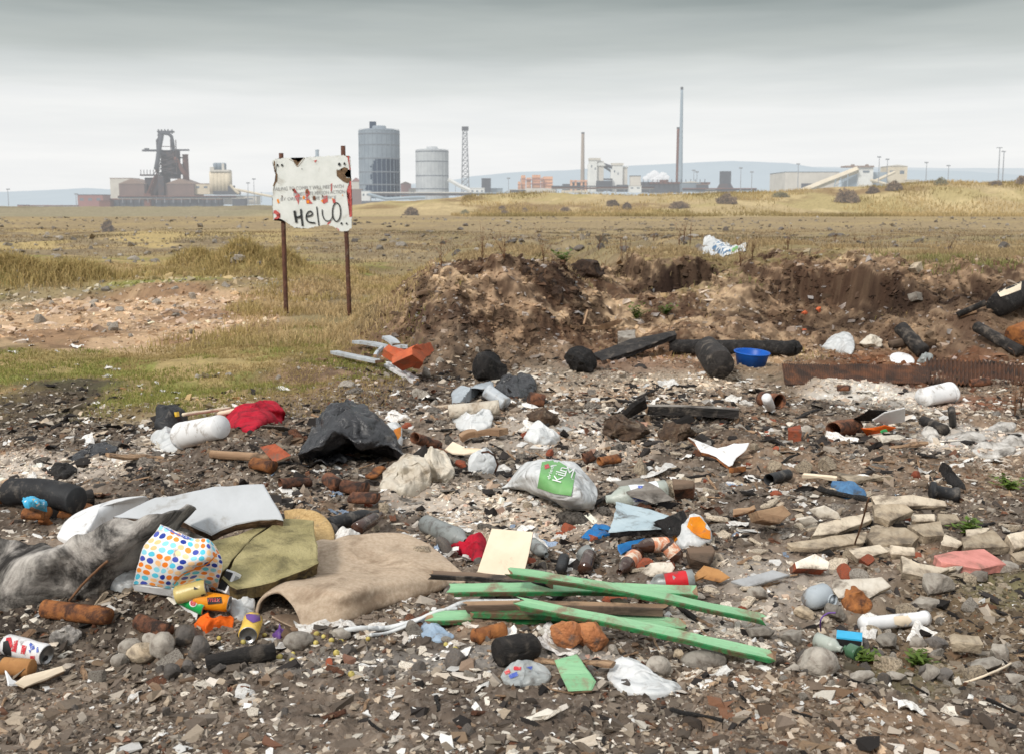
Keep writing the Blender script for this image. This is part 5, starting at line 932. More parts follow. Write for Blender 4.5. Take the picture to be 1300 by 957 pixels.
# ================================================================ foreground left
slab('board', 'large pale grey board with torn brown edge, lower left', 'board', [(140, 648, .20), (196, 630, .24), (270, 620, .30), (336, 617, .33), (347, 630, .32), (358, 640, .31), (360, 650, .29), (330, 661, .24), (300, 669, .2), (268, 680, .17), (228, 668, .16), (180, 658, .17)], .05, 'grey_board', 'torn_edge', .006, None, 'the pale grey board')
slab('insulation_slab', 'front mossy yellow insulation slab below the grey board', 'slab', [(358, 657, .22), (398, 653, .24), (402, 700, .16), (404, 722, .12), (350, 735, .11), (300, 746, .11), (281, 724, .13), (320, 690, .18)], .055, 'olive_board', 'olive_edge', .006, 'yellow insulation slabs', 'the front insulation slab')
slab('insulation_slab', 'rear mossy insulation slab tucked under the grey board', 'slab', [(255, 692, .15), (300, 672, .2), (350, 655, .22), (356, 659, .21), (318, 690, .17), (278, 722, .11), (262, 718, .1)], .05, 'olive_board', 'olive_edge', .006, 'yellow insulation slabs')
cushion('basket_piece', 'piece of tan wicker behind the insulation slab', 'wicker', [(360, 648, .1), (380, 646, .14), (402, 650, .16), (420, 664, .12), (424, 684, .05), (405, 690, .04), (385, 670, .05)], .03, 'wicker', .004, 8, seed=33)
C_ = [[(326, 778, .01), (332, 760, .07), (348, 750, .115), (362, 760, .107), (375, 776, .07), (382, 797, .005), (362, 793, .005), (345, 784, .01)], [(392, 694, .07), (368, 728, .088), (372, 742, .118), (386, 753, .115), (400, 770, .075), (406, 793, .005), (386, 789, .005), (368, 782, .005)], [(425, 686, .06), (420, 722, .08), (424, 738, .105), (436, 752, .102), (446, 767, .06), (448, 784, .005), (428, 783, .005), (412, 778, .0)], [(455, 680, .06), (462, 710, .08), (468, 728, .09), (478, 741, .085), (486, 755, .045), (487, 769, .005), (468, 770, .0), (455, 768, 0)], [(510, 678, .05), (522, 700, .06), (530, 718, .08), (540, 733, .07), (545, 742, .04), (541, 753, .01), (528, 752, .0), (515, 751, .0)], [(545, 689, .03), (562, 704, .04), (574, 718, .045), (585, 729, .03), (590, 734, .02), (588, 740, .01), (580, 739, 0), (575, 738, 0)]]
o = patch('carpet', C_, 80, 110, ['carpet', 'carpet_back'], .010, 5, 3, .012, crs=.35); tag(o, 'beige carpet offcut with its front edge rolled over', 'carpet', None, 'the beige carpet', at=P(460, 720))
o = patch('burnt_carpet', [[(-30, 690, .14), (40, 690, .18), (100, 680, .22), (160, 664, .26), (215, 652, .28), (250, 646, .28)], [(-30, 712, .14), (45, 706, .2), (100, 700, .2), (150, 690, .24), (190, 680, .2), (226, 668, .2)], [(-30, 742, .08), (40, 735, .12), (95, 728, .1), (140, 716, .15), (176, 704, .12), (212, 690, .12)], [(-30, 772, .0), (40, 764, .0), (90, 756, .0), (130, 748, .0), (165, 738, .0), (185, 726, .02)]], 60, 110, 'burnt_sheet', .020, 4.5, 5, .012, crs=.75); tag(o, 'burnt grey carpet heaped along the lower left', 'carpet', None, 'the burnt grey carpet', at=P(90, 720))
cushion('padded_sheet', 'smooth white padded sheet folded at the left', 'plastic sheet', [(72, 682, .04), (82, 664, .1), (104, 652, .14), (130, 642, .18), (156, 634, .2), (186, 631, .2), (182, 638, .16), (150, 645, .14), (128, 660, .1), (112, 676, .05), (92, 688, .02)], .05, 'white_plastic', .006, 5, None, 'the white padded sheet', seed=35)
cushion('cushion_foam', 'off white foam slab behind the spotted bag', 'foam', [(108, 690, .16), (140, 672, .2), (190, 660, .24), (236, 652, .26), (262, 656, .24), (246, 676, .2), (200, 690, .16), (150, 700, .12)], .03, 'ash', .012, 6, seed=36)
# spotted bag with its contents spilling out
G_ = [[(203, 664, .30), (222, 672, .30), (243, 684, .29), (262, 686, .28), (274, 694, .25)], [(184, 690, .25), (210, 698, .27), (236, 706, .27), (262, 708, .26), (282, 712, .20)], [(176, 716, .16), (202, 722, .19), (226, 728, .2), (256, 728, .18), (279, 732, .14)], [(169, 741, .06), (196, 744, .08), (222, 746, .10), (244, 738, .13), (273, 748, .06)]]
sb = empty('gift_bag', tuple(P(225, 715, .15))); bpy.context.view_layer.update()
bd = patch('bag_front', G_, 40, 44, 'spotted', .008, 9, 7, .003, np.array(sb.location), sb, True)
patch('bag_back', [[(x, y+2, max(h-.10, .0)) for x, y, h in r] for r in G_], 24, 26, 'white_plastic', .006, 9, 8, .003, np.array(sb.location), sb)
patch('bag_lip', [[(169, 741, .06), (196, 745, .08), (222, 747, .1), (236, 760, .06), (252, 778, .02)], [(171, 750, .02), (196, 754, .02), (218, 757, .03), (232, 770, .01), (250, 786, .0)]], 8, 40, 'white_plastic', .004, 9, 9, .003, np.array(sb.location), sb)
bv = bvh_of(bd); decal(bd, [[(200, 664), (206, 663), (226, 671), (245, 683), (237, 684), (218, 675)]], 'print_blue', 'blue_band', sb, .004, 3, bv); decal_text(bd, 'BAG FOR LIFE', (207, 668), (30, 14), (1.5, -3.4), 'print_white', 'lettering', sb, .007, bv)
decal(bd, [q for q in ribbon(catmull(np.array([(221, 741), (230, 730), (248, 722), (264, 715), (276, 702)]), 20), 1.6)], 'print_orange', 'orange_seam', sb, .005, 1, bv)
tag(sb, 'white bag with orange and blue petal dots, spilling cans', 'bag', None, 'the spotted bag', at=P(225, 715))
def can(label, p1, p2, mat, r=.033, L=None, seed=1, dn=.003, short=None, stripes=(), open_end=True, group='empty drinks cans'):
    """lid end at p1"""
    M, Lw = axmat(p1, p2, r); L = L or Lw; rt = empty('drinks_can', M=M)
    V, Fc = lathe([(.0, .86*r), (.010, r)]+[(L*k/14, r) for k in range(2, 13)]+[(L-.008, r), (L-.001, .82*r)], 28, 'x', (False, False)); o = mesh_obj('body', dent(V, dn, 18, seed, 2), Fc, mat, rt); fixn(o)
    V, Fc = lathe([(.006, .001), (.005, .74*r), (-.001, .80*r), (-.002, .86*r), (.001, .89*r)], 28, 'x', (False, False)); li = mesh_obj('lid', dent(V, dn, 18, seed, 2), Fc, 'can_metal', rt); fixn(li)
    V, Fc = lathe([(L-.001, .82*r), (L-.006, .7*r), (L-.012, .001)], 28, 'x', (False, False)); b_ = mesh_obj('base', dent(V, dn, 18, seed, 2), Fc, 'can_metal', rt); fixn(b_)
    if open_end: V, Fc = lathe([(.0, .001), (.0005, .011)], 14, 'x', (False, False)); mesh_obj('mouth', V*np.array((1, 1, .8))+np.array((.0025, 0, -.012)), Fc, 'print_black', li)
    bpy.context.view_layer.update(); tag(rt, label, 'can', group, short, at=tuple(M@Vector((L/2, 0, 0)))); return rt, o
r, o = can('white drinks can with red and blue print, bottom left', (59, 831, .036), (8, 817, .036), 'white_can', .036, None, 3, .003, 'the red and white can')
b_ = bvh_of(o); decal(o, [[(8, 809), (14, 808), (16, 818), (12, 826), (6, 820)], [(18, 813), (23, 812), (20, 828), (14, 826)], [(28, 818), (34, 819), (31, 830), (26, 829)], [(38, 832), (44, 832), (44, 837), (38, 837)]], 'print_red', 'red_print', r, .002, 2, b_); decal(o, [[(37, 817), (39, 815), (40, 820), (43, 818), (44, 823), (39, 825)], [(46, 822), (48, 820), (49, 827), (46, 828)], [(36, 824), (39, 825), (38, 829)], [(51, 826), (54, 827), (53, 832)]], 'print_blue', 'blue_print', r, .002, 2, b_); decal(o, [[(4, 814), (10, 812), (13, 822), (14, 832), (8, 834), (3, 826)]], 'print_black', 'burnt_patch', r, .003, 3, b_)
r, o = can('pale yellow can with dark face like marks in the spotted bag', (262, 745, .11), (243, 750, .09), 'tan_can', .033, .115, 5, .002); b_ = bvh_of(o); decal(o, [[(246, 744), (252, 747), (246, 748)], [(255, 755), (262, 752), (262, 757), (257, 759)]], 'print_black', 'dark_print', r, .002, 1, b_)
r, o = can('bright green can lying at the mouth of the spotted bag', (262, 771, .05), (234, 757, .05), 'green_can', .032, .125, 6, .002, 'the green can'); b_ = bvh_of(o); decal(o, [[(245+5*math.cos(t), 765+5*math.sin(t)) for t in np.linspace(0, 6.28, 15)[:-1]]], 'print_white', 'white_mark', r, .002, 1, b_); decal(o, [[(245+3.6*math.cos(t), 765+3.6*math.sin(t)) for t in np.linspace(0, 6.28, 13)[:-1]]], 'print_red', 'red_mark', r, .004, 1, b_); decal(o, [[(258, 776), (261, 778), (266, 768), (263, 766)]], 'yellow', 'yellow_band', r, .003, 2, b_)
r, o = can('black and orange can right of the green can', (291, 766, .06), (262, 762, .06), 'orange_film', .032, .13, 7, .002); b_ = bvh_of(o); decal(o, [[(263, 758), (281, 757), (282, 765), (264, 767)]], 'print_black', 'black_panel', r, .002, 3, b_); decal_text(o, 'max', (264, 763.5), (15, 0), (1, -4.5), 'print_red', 'lettering', r, .005, b_)
r, o = can('yellow can standing end on towards the viewer, mouth open', (315, 806, .035), (322, 785, .05), 'yellow_can', .035, .13, 8, .003, 'the yellow can'); b_ = bvh_of(o); decal(o, [[(311, 778), (330, 780), (331, 787), (321, 790), (313, 785)]], 'purple_film', 'purple_panel', r, .003, 3, b_)
cushion('plastic_bottle', 'crushed clear plastic bottle right of the spotted bag', 'bottle', [(290, 764, .05), (296, 755, .09), (310, 752, .1), (323, 758, .08), (324, 770, .04), (318, 784, .0), (304, 786, .0), (294, 776, .02)], .04, 'white_film', .012, 12, None, None, seed=41)
cushion('cloth', 'bright orange rag below the green can', 'cloth', [(247, 793), (254, 784, .03), (266, 777, .06), (270, 784, .04), (290, 786, .05), (296, 791, .03), (280, 794, .01), (264, 800), (258, 798)], .025, 'orange_cloth', .016, 14, None, 'the orange rag', seed=42)
def carton(name, label, px, py, s, rx, rz, mat, marks, short=None, cat='carton', h=.03):
    p = P(px, py, h); r = empty(name, tuple(p)); r.rotation_euler = (math.radians(rx[0]), math.radians(rx[1]), math.radians(rz)); V, Fc = box((0, 0, 0), s); o = mesh_obj('box', V, Fc, mat, r, False); bv_ = o.modifiers.new('b', 'BEVEL'); bv_.width = .003; bv_.segments = 2
    for nm, c, q, m in marks: V, Fc = box(c, q); mesh_obj(nm, V, Fc, m, r, False)
    tag(r, label, cat, None, short); return r
carton('carton', 'small white carton with dark panel right of the spotted bag', 291, 739, (.055, .035, .085), (-35, 0), -38, 'white_plastic', [('panel', (-.003, -.018, .0), (.042, .002, .07), 'print_black'), ('print', (.0281, 0, 0), (.001, .02, .06), 'print_faint')], h=.09)
carton('carton', 'black carton with bright blue top among stones, lower right', 1078, 815, (.085, .05, .05), (8, 0), -18, 'print_black', [('lid', (0, 0, .027), (.087, .052, .006), 'print_cyan'), ('label', (.0435, 0, -.002), (.002, .044, .04), 'white_plastic'), ('print', (.0447, 0, -.005), (.001, .03, .02), 'print_faint')], 'the black and blue carton', h=.035)
decal_text.__doc__
rod('tube', 'rusty brown steel tube left of the soil heap', 'tube', (56, 772, .05), (139, 782, .05), .034, 'rust_bright', [(0, .96), (.02, 1), (.5, 1), (.9, .96), (1, .8)], 24, (.003, 12), None, 'the rusty steel tube', seed=43)
rod('cardboard_tube', 'plain brown cardboard tube under the red and white can', 'tube', (4, 845, .03), (41, 848, .035), .030, 'cardboard', [(0, .9), (.02, 1), (.98, 1.05), (1, 1)], 22, (.002, 12), seed=44)
slab('timber_end', 'pale sawn timber end at the bottom left', 'timber', [(18, 866, .03), (30, 858, .04), (60, 850, .05), (82, 842, .06), (84, 850, .04), (60, 862, .03), (30, 872, .02)], .03, 'cream', 'bare_wood', .002, None, 'the pale timber end'); slab('paper_scrap', 'torn white paper corner by the pale timber end', 'paper', [(6, 850, .05), (14, 858, .04), (30, 869, .02), (10, 870, .02)], .003, 'white_plastic')
rod('charred_stick', 'charred timber lying below the yellow can', 'timber', (262, 842, .03), (348, 826, .04), .028, 'char_wood', n=10, dn=(.008, 10), seed=45, short='the charred timber'); rod('rusty_tin', 'crushed rusty tin below the soil heap', 'tin', (176, 788, .03), (212, 802, .03), .03, 'rust', n=18, dn=(.008, 16), hollow=1, seed=46)
cushion('foil', 'scorched silver foil scrap right of the red and white can', 'foil', [(64, 814), (72, 804, .03), (88, 796, .06), (104, 797, .05), (98, 810, .02), (84, 818)], .03, 'burnt_sheet', .02, 18, seed=47); cushion('foil', 'crumpled newspaper lump left of the spotted bag', 'paper', [(133, 744, .02), (138, 736, .06), (152, 728, .09), (172, 722, .1), (170, 740, .04), (150, 748)], .03, 'white_film', .014, 16, seed=48)
for i, (x, y, w_, h_, m) in enumerate(((163, 830, 30, 20, 'stone'), (180, 838, 44, 22, 'tan_stone'), (206, 838, 36, 40, 'stone'), (232, 818, 34, 26, 'dark_stone'), (250, 838, 30, 34, 'dark_stone'), (216, 862, 24, 22, 'dark_stone'), (236, 856, 20, 20, 'dark_stone'), (278, 854, 26, 14, 'dark_stone'), (198, 818, 40, 18, 'stone'), (303, 836, 20, 10, 'stone'), (150, 845, 22, 16, 'stone'))):
    rockthing('cobble', ('brownish cobble at the left end of the cobble cluster', 'longest tan cobble in the cluster below the soil heap', 'tallest pale grey cobble in the cluster', 'dark cobble behind the tall pale one', 'round dark cobble right of the tall pale one', 'small dark cobble in front of the tall pale one', 'smallest dark cobble right of the front one', 'flat oval dark pebble below the charred timber', 'flat grey cobble at the back of the cluster', 'small flat pebble beside the charred timber', 'little grey cobble left of the long tan one')[i], x, y, w_, h_, m, 80+i, 'cobble', 'cobbles below the soil heap', 'the tall pale cobble' if i == 2 else None, .05, 4, 1, 3)
for i, (x, y) in enumerate(((336, 808), (343, 817), (402, 807), (411, 810), (421, 815), (433, 816), (467, 813), (401, 818), (427, 831), (372, 832), (371, 840), (446, 858), (278, 812), (309, 817), (355, 836), (566, 820), (578, 826))):
    p = P(x, y); V, Fc = ico(3); V = V*(.0085+.0025*(i % 3)*.6); V[:, 2] *= .92; V = V+.0008*vec3(V*120, 2, i); r = empty('crab_apple', tuple(p+np.array((0, 0, .007)))); mesh_obj('fruit', V, Fc, 'fruit', r); V, Fc = tube([(0, 0, .008), (.002, 0, .014)], .0012, 5); mesh_obj('stalk', V, Fc, 'twig', r); r.rotation_euler = (RNG.uniform(-1, 1), RNG.uniform(-1, 1), RNG.uniform(0, 6)); SOFT.append((r, 'yellow crab apple', 'fruit', 'fallen yellow crab apples'))
def path_tube(name, label, cat, pts, r, mat, n=40, seed=1, short=None, dn=.003): 
    W = catmull(np.array([P(*p) for p in pts]), n); c = W.mean(0); V, Fc = tube(list(W-c), r, 10); o = mesh_obj(name, dent(V, dn, 12, seed), Fc, mat); o.location = tuple(c); tag(o, label, cat, None, short); return o
path_tube('plastic_hose', 'long thin white plastic strip running under the carpet edge', 'strip', [(430, 802, .015), (455, 797, .02), (490, 797, .02), (530, 786, .025), (560, 776, .03), (590, 764, .04), (625, 763, .04), (660, 763, .03)], .009, 'white_film', short='the white plastic strip'); path_tube('plastic_hose', 'second white strip lying against the first below the carpet', 'strip', [(470, 806, .01), (490, 803, .01), (520, 792, .03), (552, 776, .045), (580, 772, .03)], .006, 'white_film', seed=4)
cushion('ribbon', 'purple ribbon scrap by the white plastic strip', 'ribbon', [(346, 806), (352, 800, .02), (356, 792, .04), (359, 799, .02), (368, 800, .01), (356, 808)], .012, 'purple_film', .01, 30, n=40, rings=10, seed=49)
rockthing('stone', 'large speckled grey stone below the rolled carpet', 378, 823, 40, 22, 'stone', 91, 'stone', None, 'the large speckled stone', .06, 4, .8, 4); rockthing('stone', 'grey stone touching the white strip below the carpet', 432, 812, 26, 16, 'stone', 92, 'stone', None, None, .06, 4, .8, 5)
slab('panel', 'blank beige panel propped upright behind the green planks', 'panel', [(624, 669, .17), (677, 676, .165), (671, 704, .10), (663, 733, .03), (606, 727, .03), (615, 698, .10)], .012, 'cream', 'bare_wood', .0005, None, 'the beige panel', bev=.001)
cushion('cloth', 'crumpled bright red cloth left of the beige panel', 'cloth', [(571, 694, .02), (586, 693, .05), (592, 686, .08), (606, 680, .1), (617, 684, .1), (616, 700, .05), (606, 714, .01), (594, 710, .01)], .04, 'red_cloth', .022, 11, None, 'the red cloth', seed=51)
gp = 'green painted planks in the foreground'
plank('plank', 'lowest wide green plank at the front of the stack', (539, 784, .03), (874, 794, .03), .068, .018, 'green_paint', 'green_edge', 14, gp, 'the lowest green plank', seed=1)
plank('plank', 'bare brown timber between the green planks', (584, 771, .055), (852, 775, .055), .05, .03, 'bare_wood', 'old_wood', 0, 'bare timbers in the plank stack', 'the bare timber', seed=2)
plank('plank', 'upper wide green plank with a split left end', (564, 748, .07), (887, 751, .07), .068, .018, 'green_paint', 'green_edge', 14, gp, 'the upper green plank', seed=3)
plank('plank', 'thin brown lath poking out left of the green planks', (541, 728, .09), (706, 742, .09), .04, .02, 'old_wood', 'char_wood', 10, 'bare timbers in the plank stack', seed=4)
plank('plank', 'long narrow green plank slanting across the top of the stack', (640, 725, .13), (974, 787, .05), .052, .018, 'green_paint', 'green_edge', 14, gp, 'the top slanting green plank', seed=5)
plank('plank', 'long narrow green plank slanting across the front of the stack', (652, 763, .11), (987, 835, .04), .052, .018, 'green_paint', 'green_edge', 14, gp, 'the front slanting green plank', seed=6)
plank('plank', 'dark green edged board hidden under the stack', (590, 778, .035), (745, 782, .03), .05, .02, 'green_edge', 'green_edge', 0, gp, seed=7)
slab('plank', 'short pale green offcut at the bottom centre', 'plank', [(703, 836, .05), (732, 829, .06), (757, 862, .03), (752, 876, .02), (722, 876, .02)], .016, 'green_paint', 'bare_wood', .002, None, 'the pale green offcut')
rockthing('foam_lump', 'orange brown burnt foam block, left half, on the planks', 716, 822, 50, 40, 'foam', 101, 'foam', 'orange foam blocks on the planks', 'the orange foam block', .1, 4, .7, 9, sink=.05); rockthing('foam_lump', 'orange brown burnt foam block, rounded right half', 748, 826, 52, 42, 'foam', 108, 'foam', 'orange foam blocks on the planks', None, .1, 4, .7, 6, sink=.08)
rod('charred_log', 'short charred log with black cut end below the planks', 'log', (632, 828, .045), (682, 818, .045), .048, 'char_wood', [(0, .94), (.04, 1), (.6, 1), (.9, .9), (1, .6)], 24, (.006, 14), None, 'the short charred log', seed=52)
rod('rusty_tin', 'golden rusty tin with its mouth to the right, under the planks', 'tin', (640, 798, .028), (606, 808, .028), .027, 'rust_bright', n=22, dn=(.002, 18), hollow=1, seed=53); rod('rusty_tin', 'small orange tin beside the golden rusty tin', 'tin', (600, 806, .024), (624, 808, .024), .024, 'rust_bright', n=20, dn=(.002, 18), seed=54)
cushion('wrapper', 'printed plastic wrapper at the bottom centre', 'wrapper', [(636, 858), (644, 848, .03), (660, 842, .05), (682, 840, .04), (700, 852, .02), (694, 864), (668, 866), (650, 868)], .02, 'clear_film', .014, 16, None, 'the printed wrapper', seed=55)
o = bpy.data.objects['wrapper']; decal(o, [[(640, 852), (646, 848), (648, 853), (642, 856)], [(652, 845), (662, 846), (661, 850), (652, 850)]], 'print_red', 'red_print', o, .003, 1); decal(o, [[(645, 856), (656, 852), (658, 857), (648, 861)], [(668, 846), (676, 845), (675, 850)]], 'print_blue', 'blue_print', o, .003, 1)
cushion('plastic_film', 'pale blue film under the lowest green plank', 'film', [(532, 800), (540, 786, .02), (554, 790, .04), (566, 800, .02), (576, 808, .0), (556, 812), (540, 808)], .02, 'pale_film', .014, 16, seed=56); cushion('plastic_bag', 'white plastic bag half buried at the bottom centre right', 'bag', [(770, 858, .0), (784, 842, .04), (806, 838, .06), (824, 850, .05), (840, 862, .04), (868, 868, .02), (850, 878), (800, 880), (782, 872)], .03, 'white_film', .016, 12, None, 'the half buried white bag', seed=57)
rockthing('stone_bundle', 'long mottled stone in front of the slanting green plank', 895, 848, 60, 22, 'stone', 111, 'stone', None, 'the long mottled stone', .08, 4, .6, 4); rockthing('stone', 'dark smooth stone behind the half buried white bag', 836, 858, 34, 28, 'stone', 112, 'stone', None, None, .05, 4, .8, 4); rockthing('shell', 'pale curled shell shaped piece above the mottled stone', 862, 838, 14, 20, 'tan_stone', 113, 'stone')
# ================================================================ right side: rubble, bottles, slabs
def bottle(name, label, p1, p2, r, mat, capm=None, lab=None, seed=1, short=None, group=None, neck=.34, dn=.002, capside=True):
    """base at p1, neck at p2; L taken from the pixels"""
    M, L = axmat(p1, p2, r); rt = empty(name, M=M); s = 1-neck
    V, Fc = lathe([(0, .001), (.004, r*.86), (L*.03, r), (L*s*.33, r*1.0), (L*s*.66, r), (L*s, r), (L*(s+neck*.35), r*.72), (L*(s+neck*.6), r*.42), (L*(s+neck*.93), r*.38), (L*.99, r*.40), (L*.99, r*.3), (L*.9, .002)], 26, 'x', (False, False)); o = mesh_obj('glass' if 'glass' in mat else 'body', dent(V, dn, 10, seed, 2), Fc, mat, rt); fixn(o)
    if lab: V, Fc = lathe([(L*s*.22, r*1.012), (L*s*.4, r*1.014), (L*s*.6, r*1.014), (L*s*.82, r*1.012)], 26, 'x', (False, False)); q = mesh_obj('label', dent(V, dn, 10, seed, 2), Fc, lab, rt); fixn(q)
    if capm: V, Fc = lathe([(L*.94, r*.46), (L*1.0, r*.46), (L*1.005, r*.3)], 18, 'x'); mesh_obj('cap', V, Fc, capm, rt)
    bpy.context.view_layer.update(); tag(rt, label, 'bottle', group, short, at=tuple(M@Vector((L/2, 0, 0)))); return rt, o
mk('label_orange', S(214, 132, 96), S(196, 150, 120), 40, bump=.1, rnd=.1, rough=.7, dirt=S(236, 220, 200), damt=.5, dscale=40)
mk('label_red', S(206, 40, 48), S(190, 30, 40), 12, bump=.1, rnd=0, rough=.5, dirt=S(110, 80, 74), damt=.4, dscale=12)
mk('label_white', S(236, 238, 240), S(220, 224, 230), 12, bump=.1, rnd=0, rough=.5)
bottle('bottle', 'brown beer bottle with neck pointing at the viewer and orange label', (809, 703), (786, 726), .034, 'brown_glass', None, 'label_orange', 1, 'the front brown bottle')
bottle('bottle', 'brown bottle lying behind the others with its neck to the left', (853, 690, .05), (803, 694, .04), .034, 'brown_glass', None, 'label_orange', 2); bottle('bottle', 'brown bottle with orange label, neck towards the viewer, right of three', (846, 690, .09), (866, 714, .03), .034, 'brown_glass', None, 'label_orange', 3, 'the right brown bottle')
r, o = bottle('bottle', 'soft drink bottle with red label and white cap behind the planks', (882, 734), (822, 742), .038, 'grey_bottle', 'white_plastic', 'label_red', 4, 'the red labelled bottle', neck=.22, dn=.006)
r, o = bottle('bottle', 'large clear plastic bottle with white and blue label', (846, 622, .06), (770, 634, .05), .058, 'soft_plastic', None, 'label_white', 5, 'the large clear bottle', neck=.25, dn=.008); lb = [x for x in r.children if x.name.startswith('label')][0]; decal(lb, [[(797, 630), (801, 631), (806, 629), (812, 631), (822, 629), (823, 636), (797, 636)], [(810, 616), (816, 616), (815, 620), (810, 619)]], 'print_blue', 'blue_print', r, .004, 2)
bottle('bottle', 'dark grey bottle lying behind the carpet, neck to the right', (418, 666), (480, 650), .036, 'dark_plastic', None, None, 6, 'the dark grey bottle'); bottle('bottle', 'second dark bottle behind the dark grey one', (452, 672, .05), (484, 652, .07), .032, 'brown_glass', None, None, 7); bottle('bottle', 'pale grey plastic bottle pointing at the red cloth', (540, 664), (592, 688), .045, 'grey_bottle', None, None, 8, 'the pale grey bottle', dn=.006, neck=.22)
bottle('bottle', 'grey bottle lying across the middle rubble', (740, 700, .05), (752, 712, .03), .04, 'grey_bottle', 'dark_plastic', None, 9); bottle('bottle', 'small grey bottle right of the beige panel', (676, 690, .04), (694, 704, .03), .03, 'grey_bottle', None, None, 10); rod('bottle', 'square dark bottle base facing the viewer right of the beige panel', 'bottle', (712, 722, .04), (716, 708, .05), .026, 'dark_plastic', n=6, dn=(.002, 10)); rod('roll', 'brown cracked bottle with silver end by the square bottle base', 'bottle', (742, 722, .04), (748, 704, .05), .03, 'brown_glass', n=20, dn=(.003, 10))
bottle('bottle', 'green glass bottle neck in front of the black and blue carton', (1090, 830, .03), (1072, 822, .03), .026, 'green_glass', None, None, 11); bottle('bottle', 'clear plastic bottle left of the black and blue carton', (1036, 812, .03), (1070, 824, .03), .028, 'soft_plastic', None, None, 12, dn=.005)
# grey jug with a spout
M, L_ = axmat((1050, 752, .05), (1030, 760, .05), .05); jg = empty('jug', M=M)
V, Fc = lathe([(0, .001), (.003, .038), (.01, .042), (.06, .046), (.09, .042), (.11, .03), (.118, .001)], 26); o = mesh_obj('body', V, Fc, 'grey_plastic', jg); fixn(o)
V, Fc = lathe([(0, .024), (.04, .022), (.05, .026), (.05, .02), (.01, .018), (.0, .001)], 20, 'x', (False, False)); V = V[:, [1, 0, 2]]*np.array((1, -1, 1))+np.array((.02, .05, -.01)); o = mesh_obj('spout', V, Fc, 'grey_plastic', jg); fixn(o); bpy.context.view_layer.update(); tag(jg, 'pale grey plastic jug on its side with its spout open to the viewer', 'jug', None, 'the grey jug', at=P(1038, 757))
slab('paving_slab', 'broken pink paving slab at the right edge of the rubble', 'slab', [(1186, 703, .05), (1210, 698, .05), (1250, 698, .05), (1280, 711, .05), (1268, 717, .045), (1244, 723, .045), (1232, 720, .045), (1216, 717, .045), (1196, 711, .05)], .04, 'pink_slab', 'pink_slab', .003, None, 'the pink paving slab')
ts = 'tan stone slabs in the rubble at right'
TS = [([(1144, 707, 0.056), (1165, 709, 0.056), (1206, 723, 0.037), (1180, 732, 0.031), (1146, 726, 0.043)], 0.036, 'pale_slab', 'cream stone slab left of the pink paving slab', 'the wide cream slab'),
 ([(1056, 736, 0.056), (1120, 730, 0.062), (1131, 746, 0.037), (1104, 757, 0.031), (1066, 758, 0.031), (1058, 748, 0.037)], 0.022, 'plaster', 'flat cream slab behind the rusty crumpled metal', 'the flat cream slab'),
 ([(1076, 697, 0.043), (1118, 689, 0.050), (1128, 700, 0.037), (1090, 707, 0.031)], 0.029, 'pale_slab', 'narrow tan slab, lower left of the rubble pile', None),
 ([(1130, 690, 0.050), (1160, 694, 0.043), (1162, 703, 0.025), (1131, 703, 0.031)], 0.036, 'pale_slab', 'small cream block at the front edge of the rubble pile', None),
 ([(1108, 640, 0.099), (1150, 638, 0.105), (1160, 648, 0.087), (1130, 660, 0.062), (1110, 654, 0.074)], 0.043, 'tan_stone', 'flat sandy stone lying on top of the rubble pile', 'the flat sandy stone'),
 ([(1105, 668, 0.074), (1150, 668, 0.074), (1167, 680, 0.062), (1158, 690, 0.037), (1110, 690, 0.037), (1100, 680, 0.050)], 0.065, 'tan_stone', 'thick grey tan slab at the front of the rubble pile', 'the thick front slab'),
 ([(1152, 664, 0.074), (1196, 662, 0.074), (1200, 676, 0.050), (1172, 682, 0.037)], 0.050, 'tan_stone', 'tan slab right of the thick slab on the pile', None),
 ([(1106, 629, 0.062), (1160, 628, 0.068), (1200, 633, 0.062), (1202, 642, 0.037), (1150, 642, 0.043), (1112, 638, 0.050)], 0.029, 'pale_slab', 'long flat buff slab at the back of the rubble pile', 'the long buff slab'),
 ([(1040, 662, 0.062), (1105, 650, 0.074), (1108, 658, 0.062), (1062, 676, 0.037), (1030, 680, 0.031)], 0.029, 'pale_slab', 'long cream slab slanting up to the flat sandy stone', None),
 ([(1000, 690, 0.050), (1050, 678, 0.056), (1100, 676, 0.050), (1098, 688, 0.031), (1040, 694, 0.031), (1004, 698, 0.031)], 0.025, 'tan_stone', 'low wide slab at the left foot of the rubble pile', None),
 ([(1222, 680, 0.068), (1260, 672, 0.074), (1282, 690, 0.050), (1250, 698, 0.037), (1224, 694, 0.043)], 0.043, 'tan_stone', 'tan slab behind the pink paving slab', None),
 ([(1226, 672, 0.062), (1258, 668, 0.068), (1250, 678, 0.050), (1230, 680, 0.050)], 0.022, 'pale_slab', 'pale slab leaning behind the tan slab at right', None),
 ([(1278, 678, 0.074), (1312, 668, 0.087), (1316, 690, 0.050), (1290, 694, 0.043)], 0.058, 'pale_slab', 'thick cream slab cut off by the right edge', None),
 ([(1282, 700, 0.037), (1312, 696, 0.037), (1314, 714, 0.019), (1290, 712, 0.019)], 0.029, 'tan_stone', 'grey brown slab below the cream slab at the right edge', None),
 ([(1190, 652, 0.050), (1216, 650, 0.056), (1220, 662, 0.037), (1194, 664, 0.031)], 0.043, 'tan_stone', 'squarish tan block at the upper right of the pile', None),
 ([(1156, 651, 0.050), (1186, 652, 0.050), (1188, 660, 0.031), (1158, 661, 0.031)], 0.036, 'pale_slab', 'short cream block in the middle of the pile', None),
 ([(1200, 678, 0.050), (1224, 686, 0.043), (1216, 696, 0.025), (1196, 690, 0.031)], 0.036, 'pale_slab', 'small cream slab just behind the pink paving slab', None)]
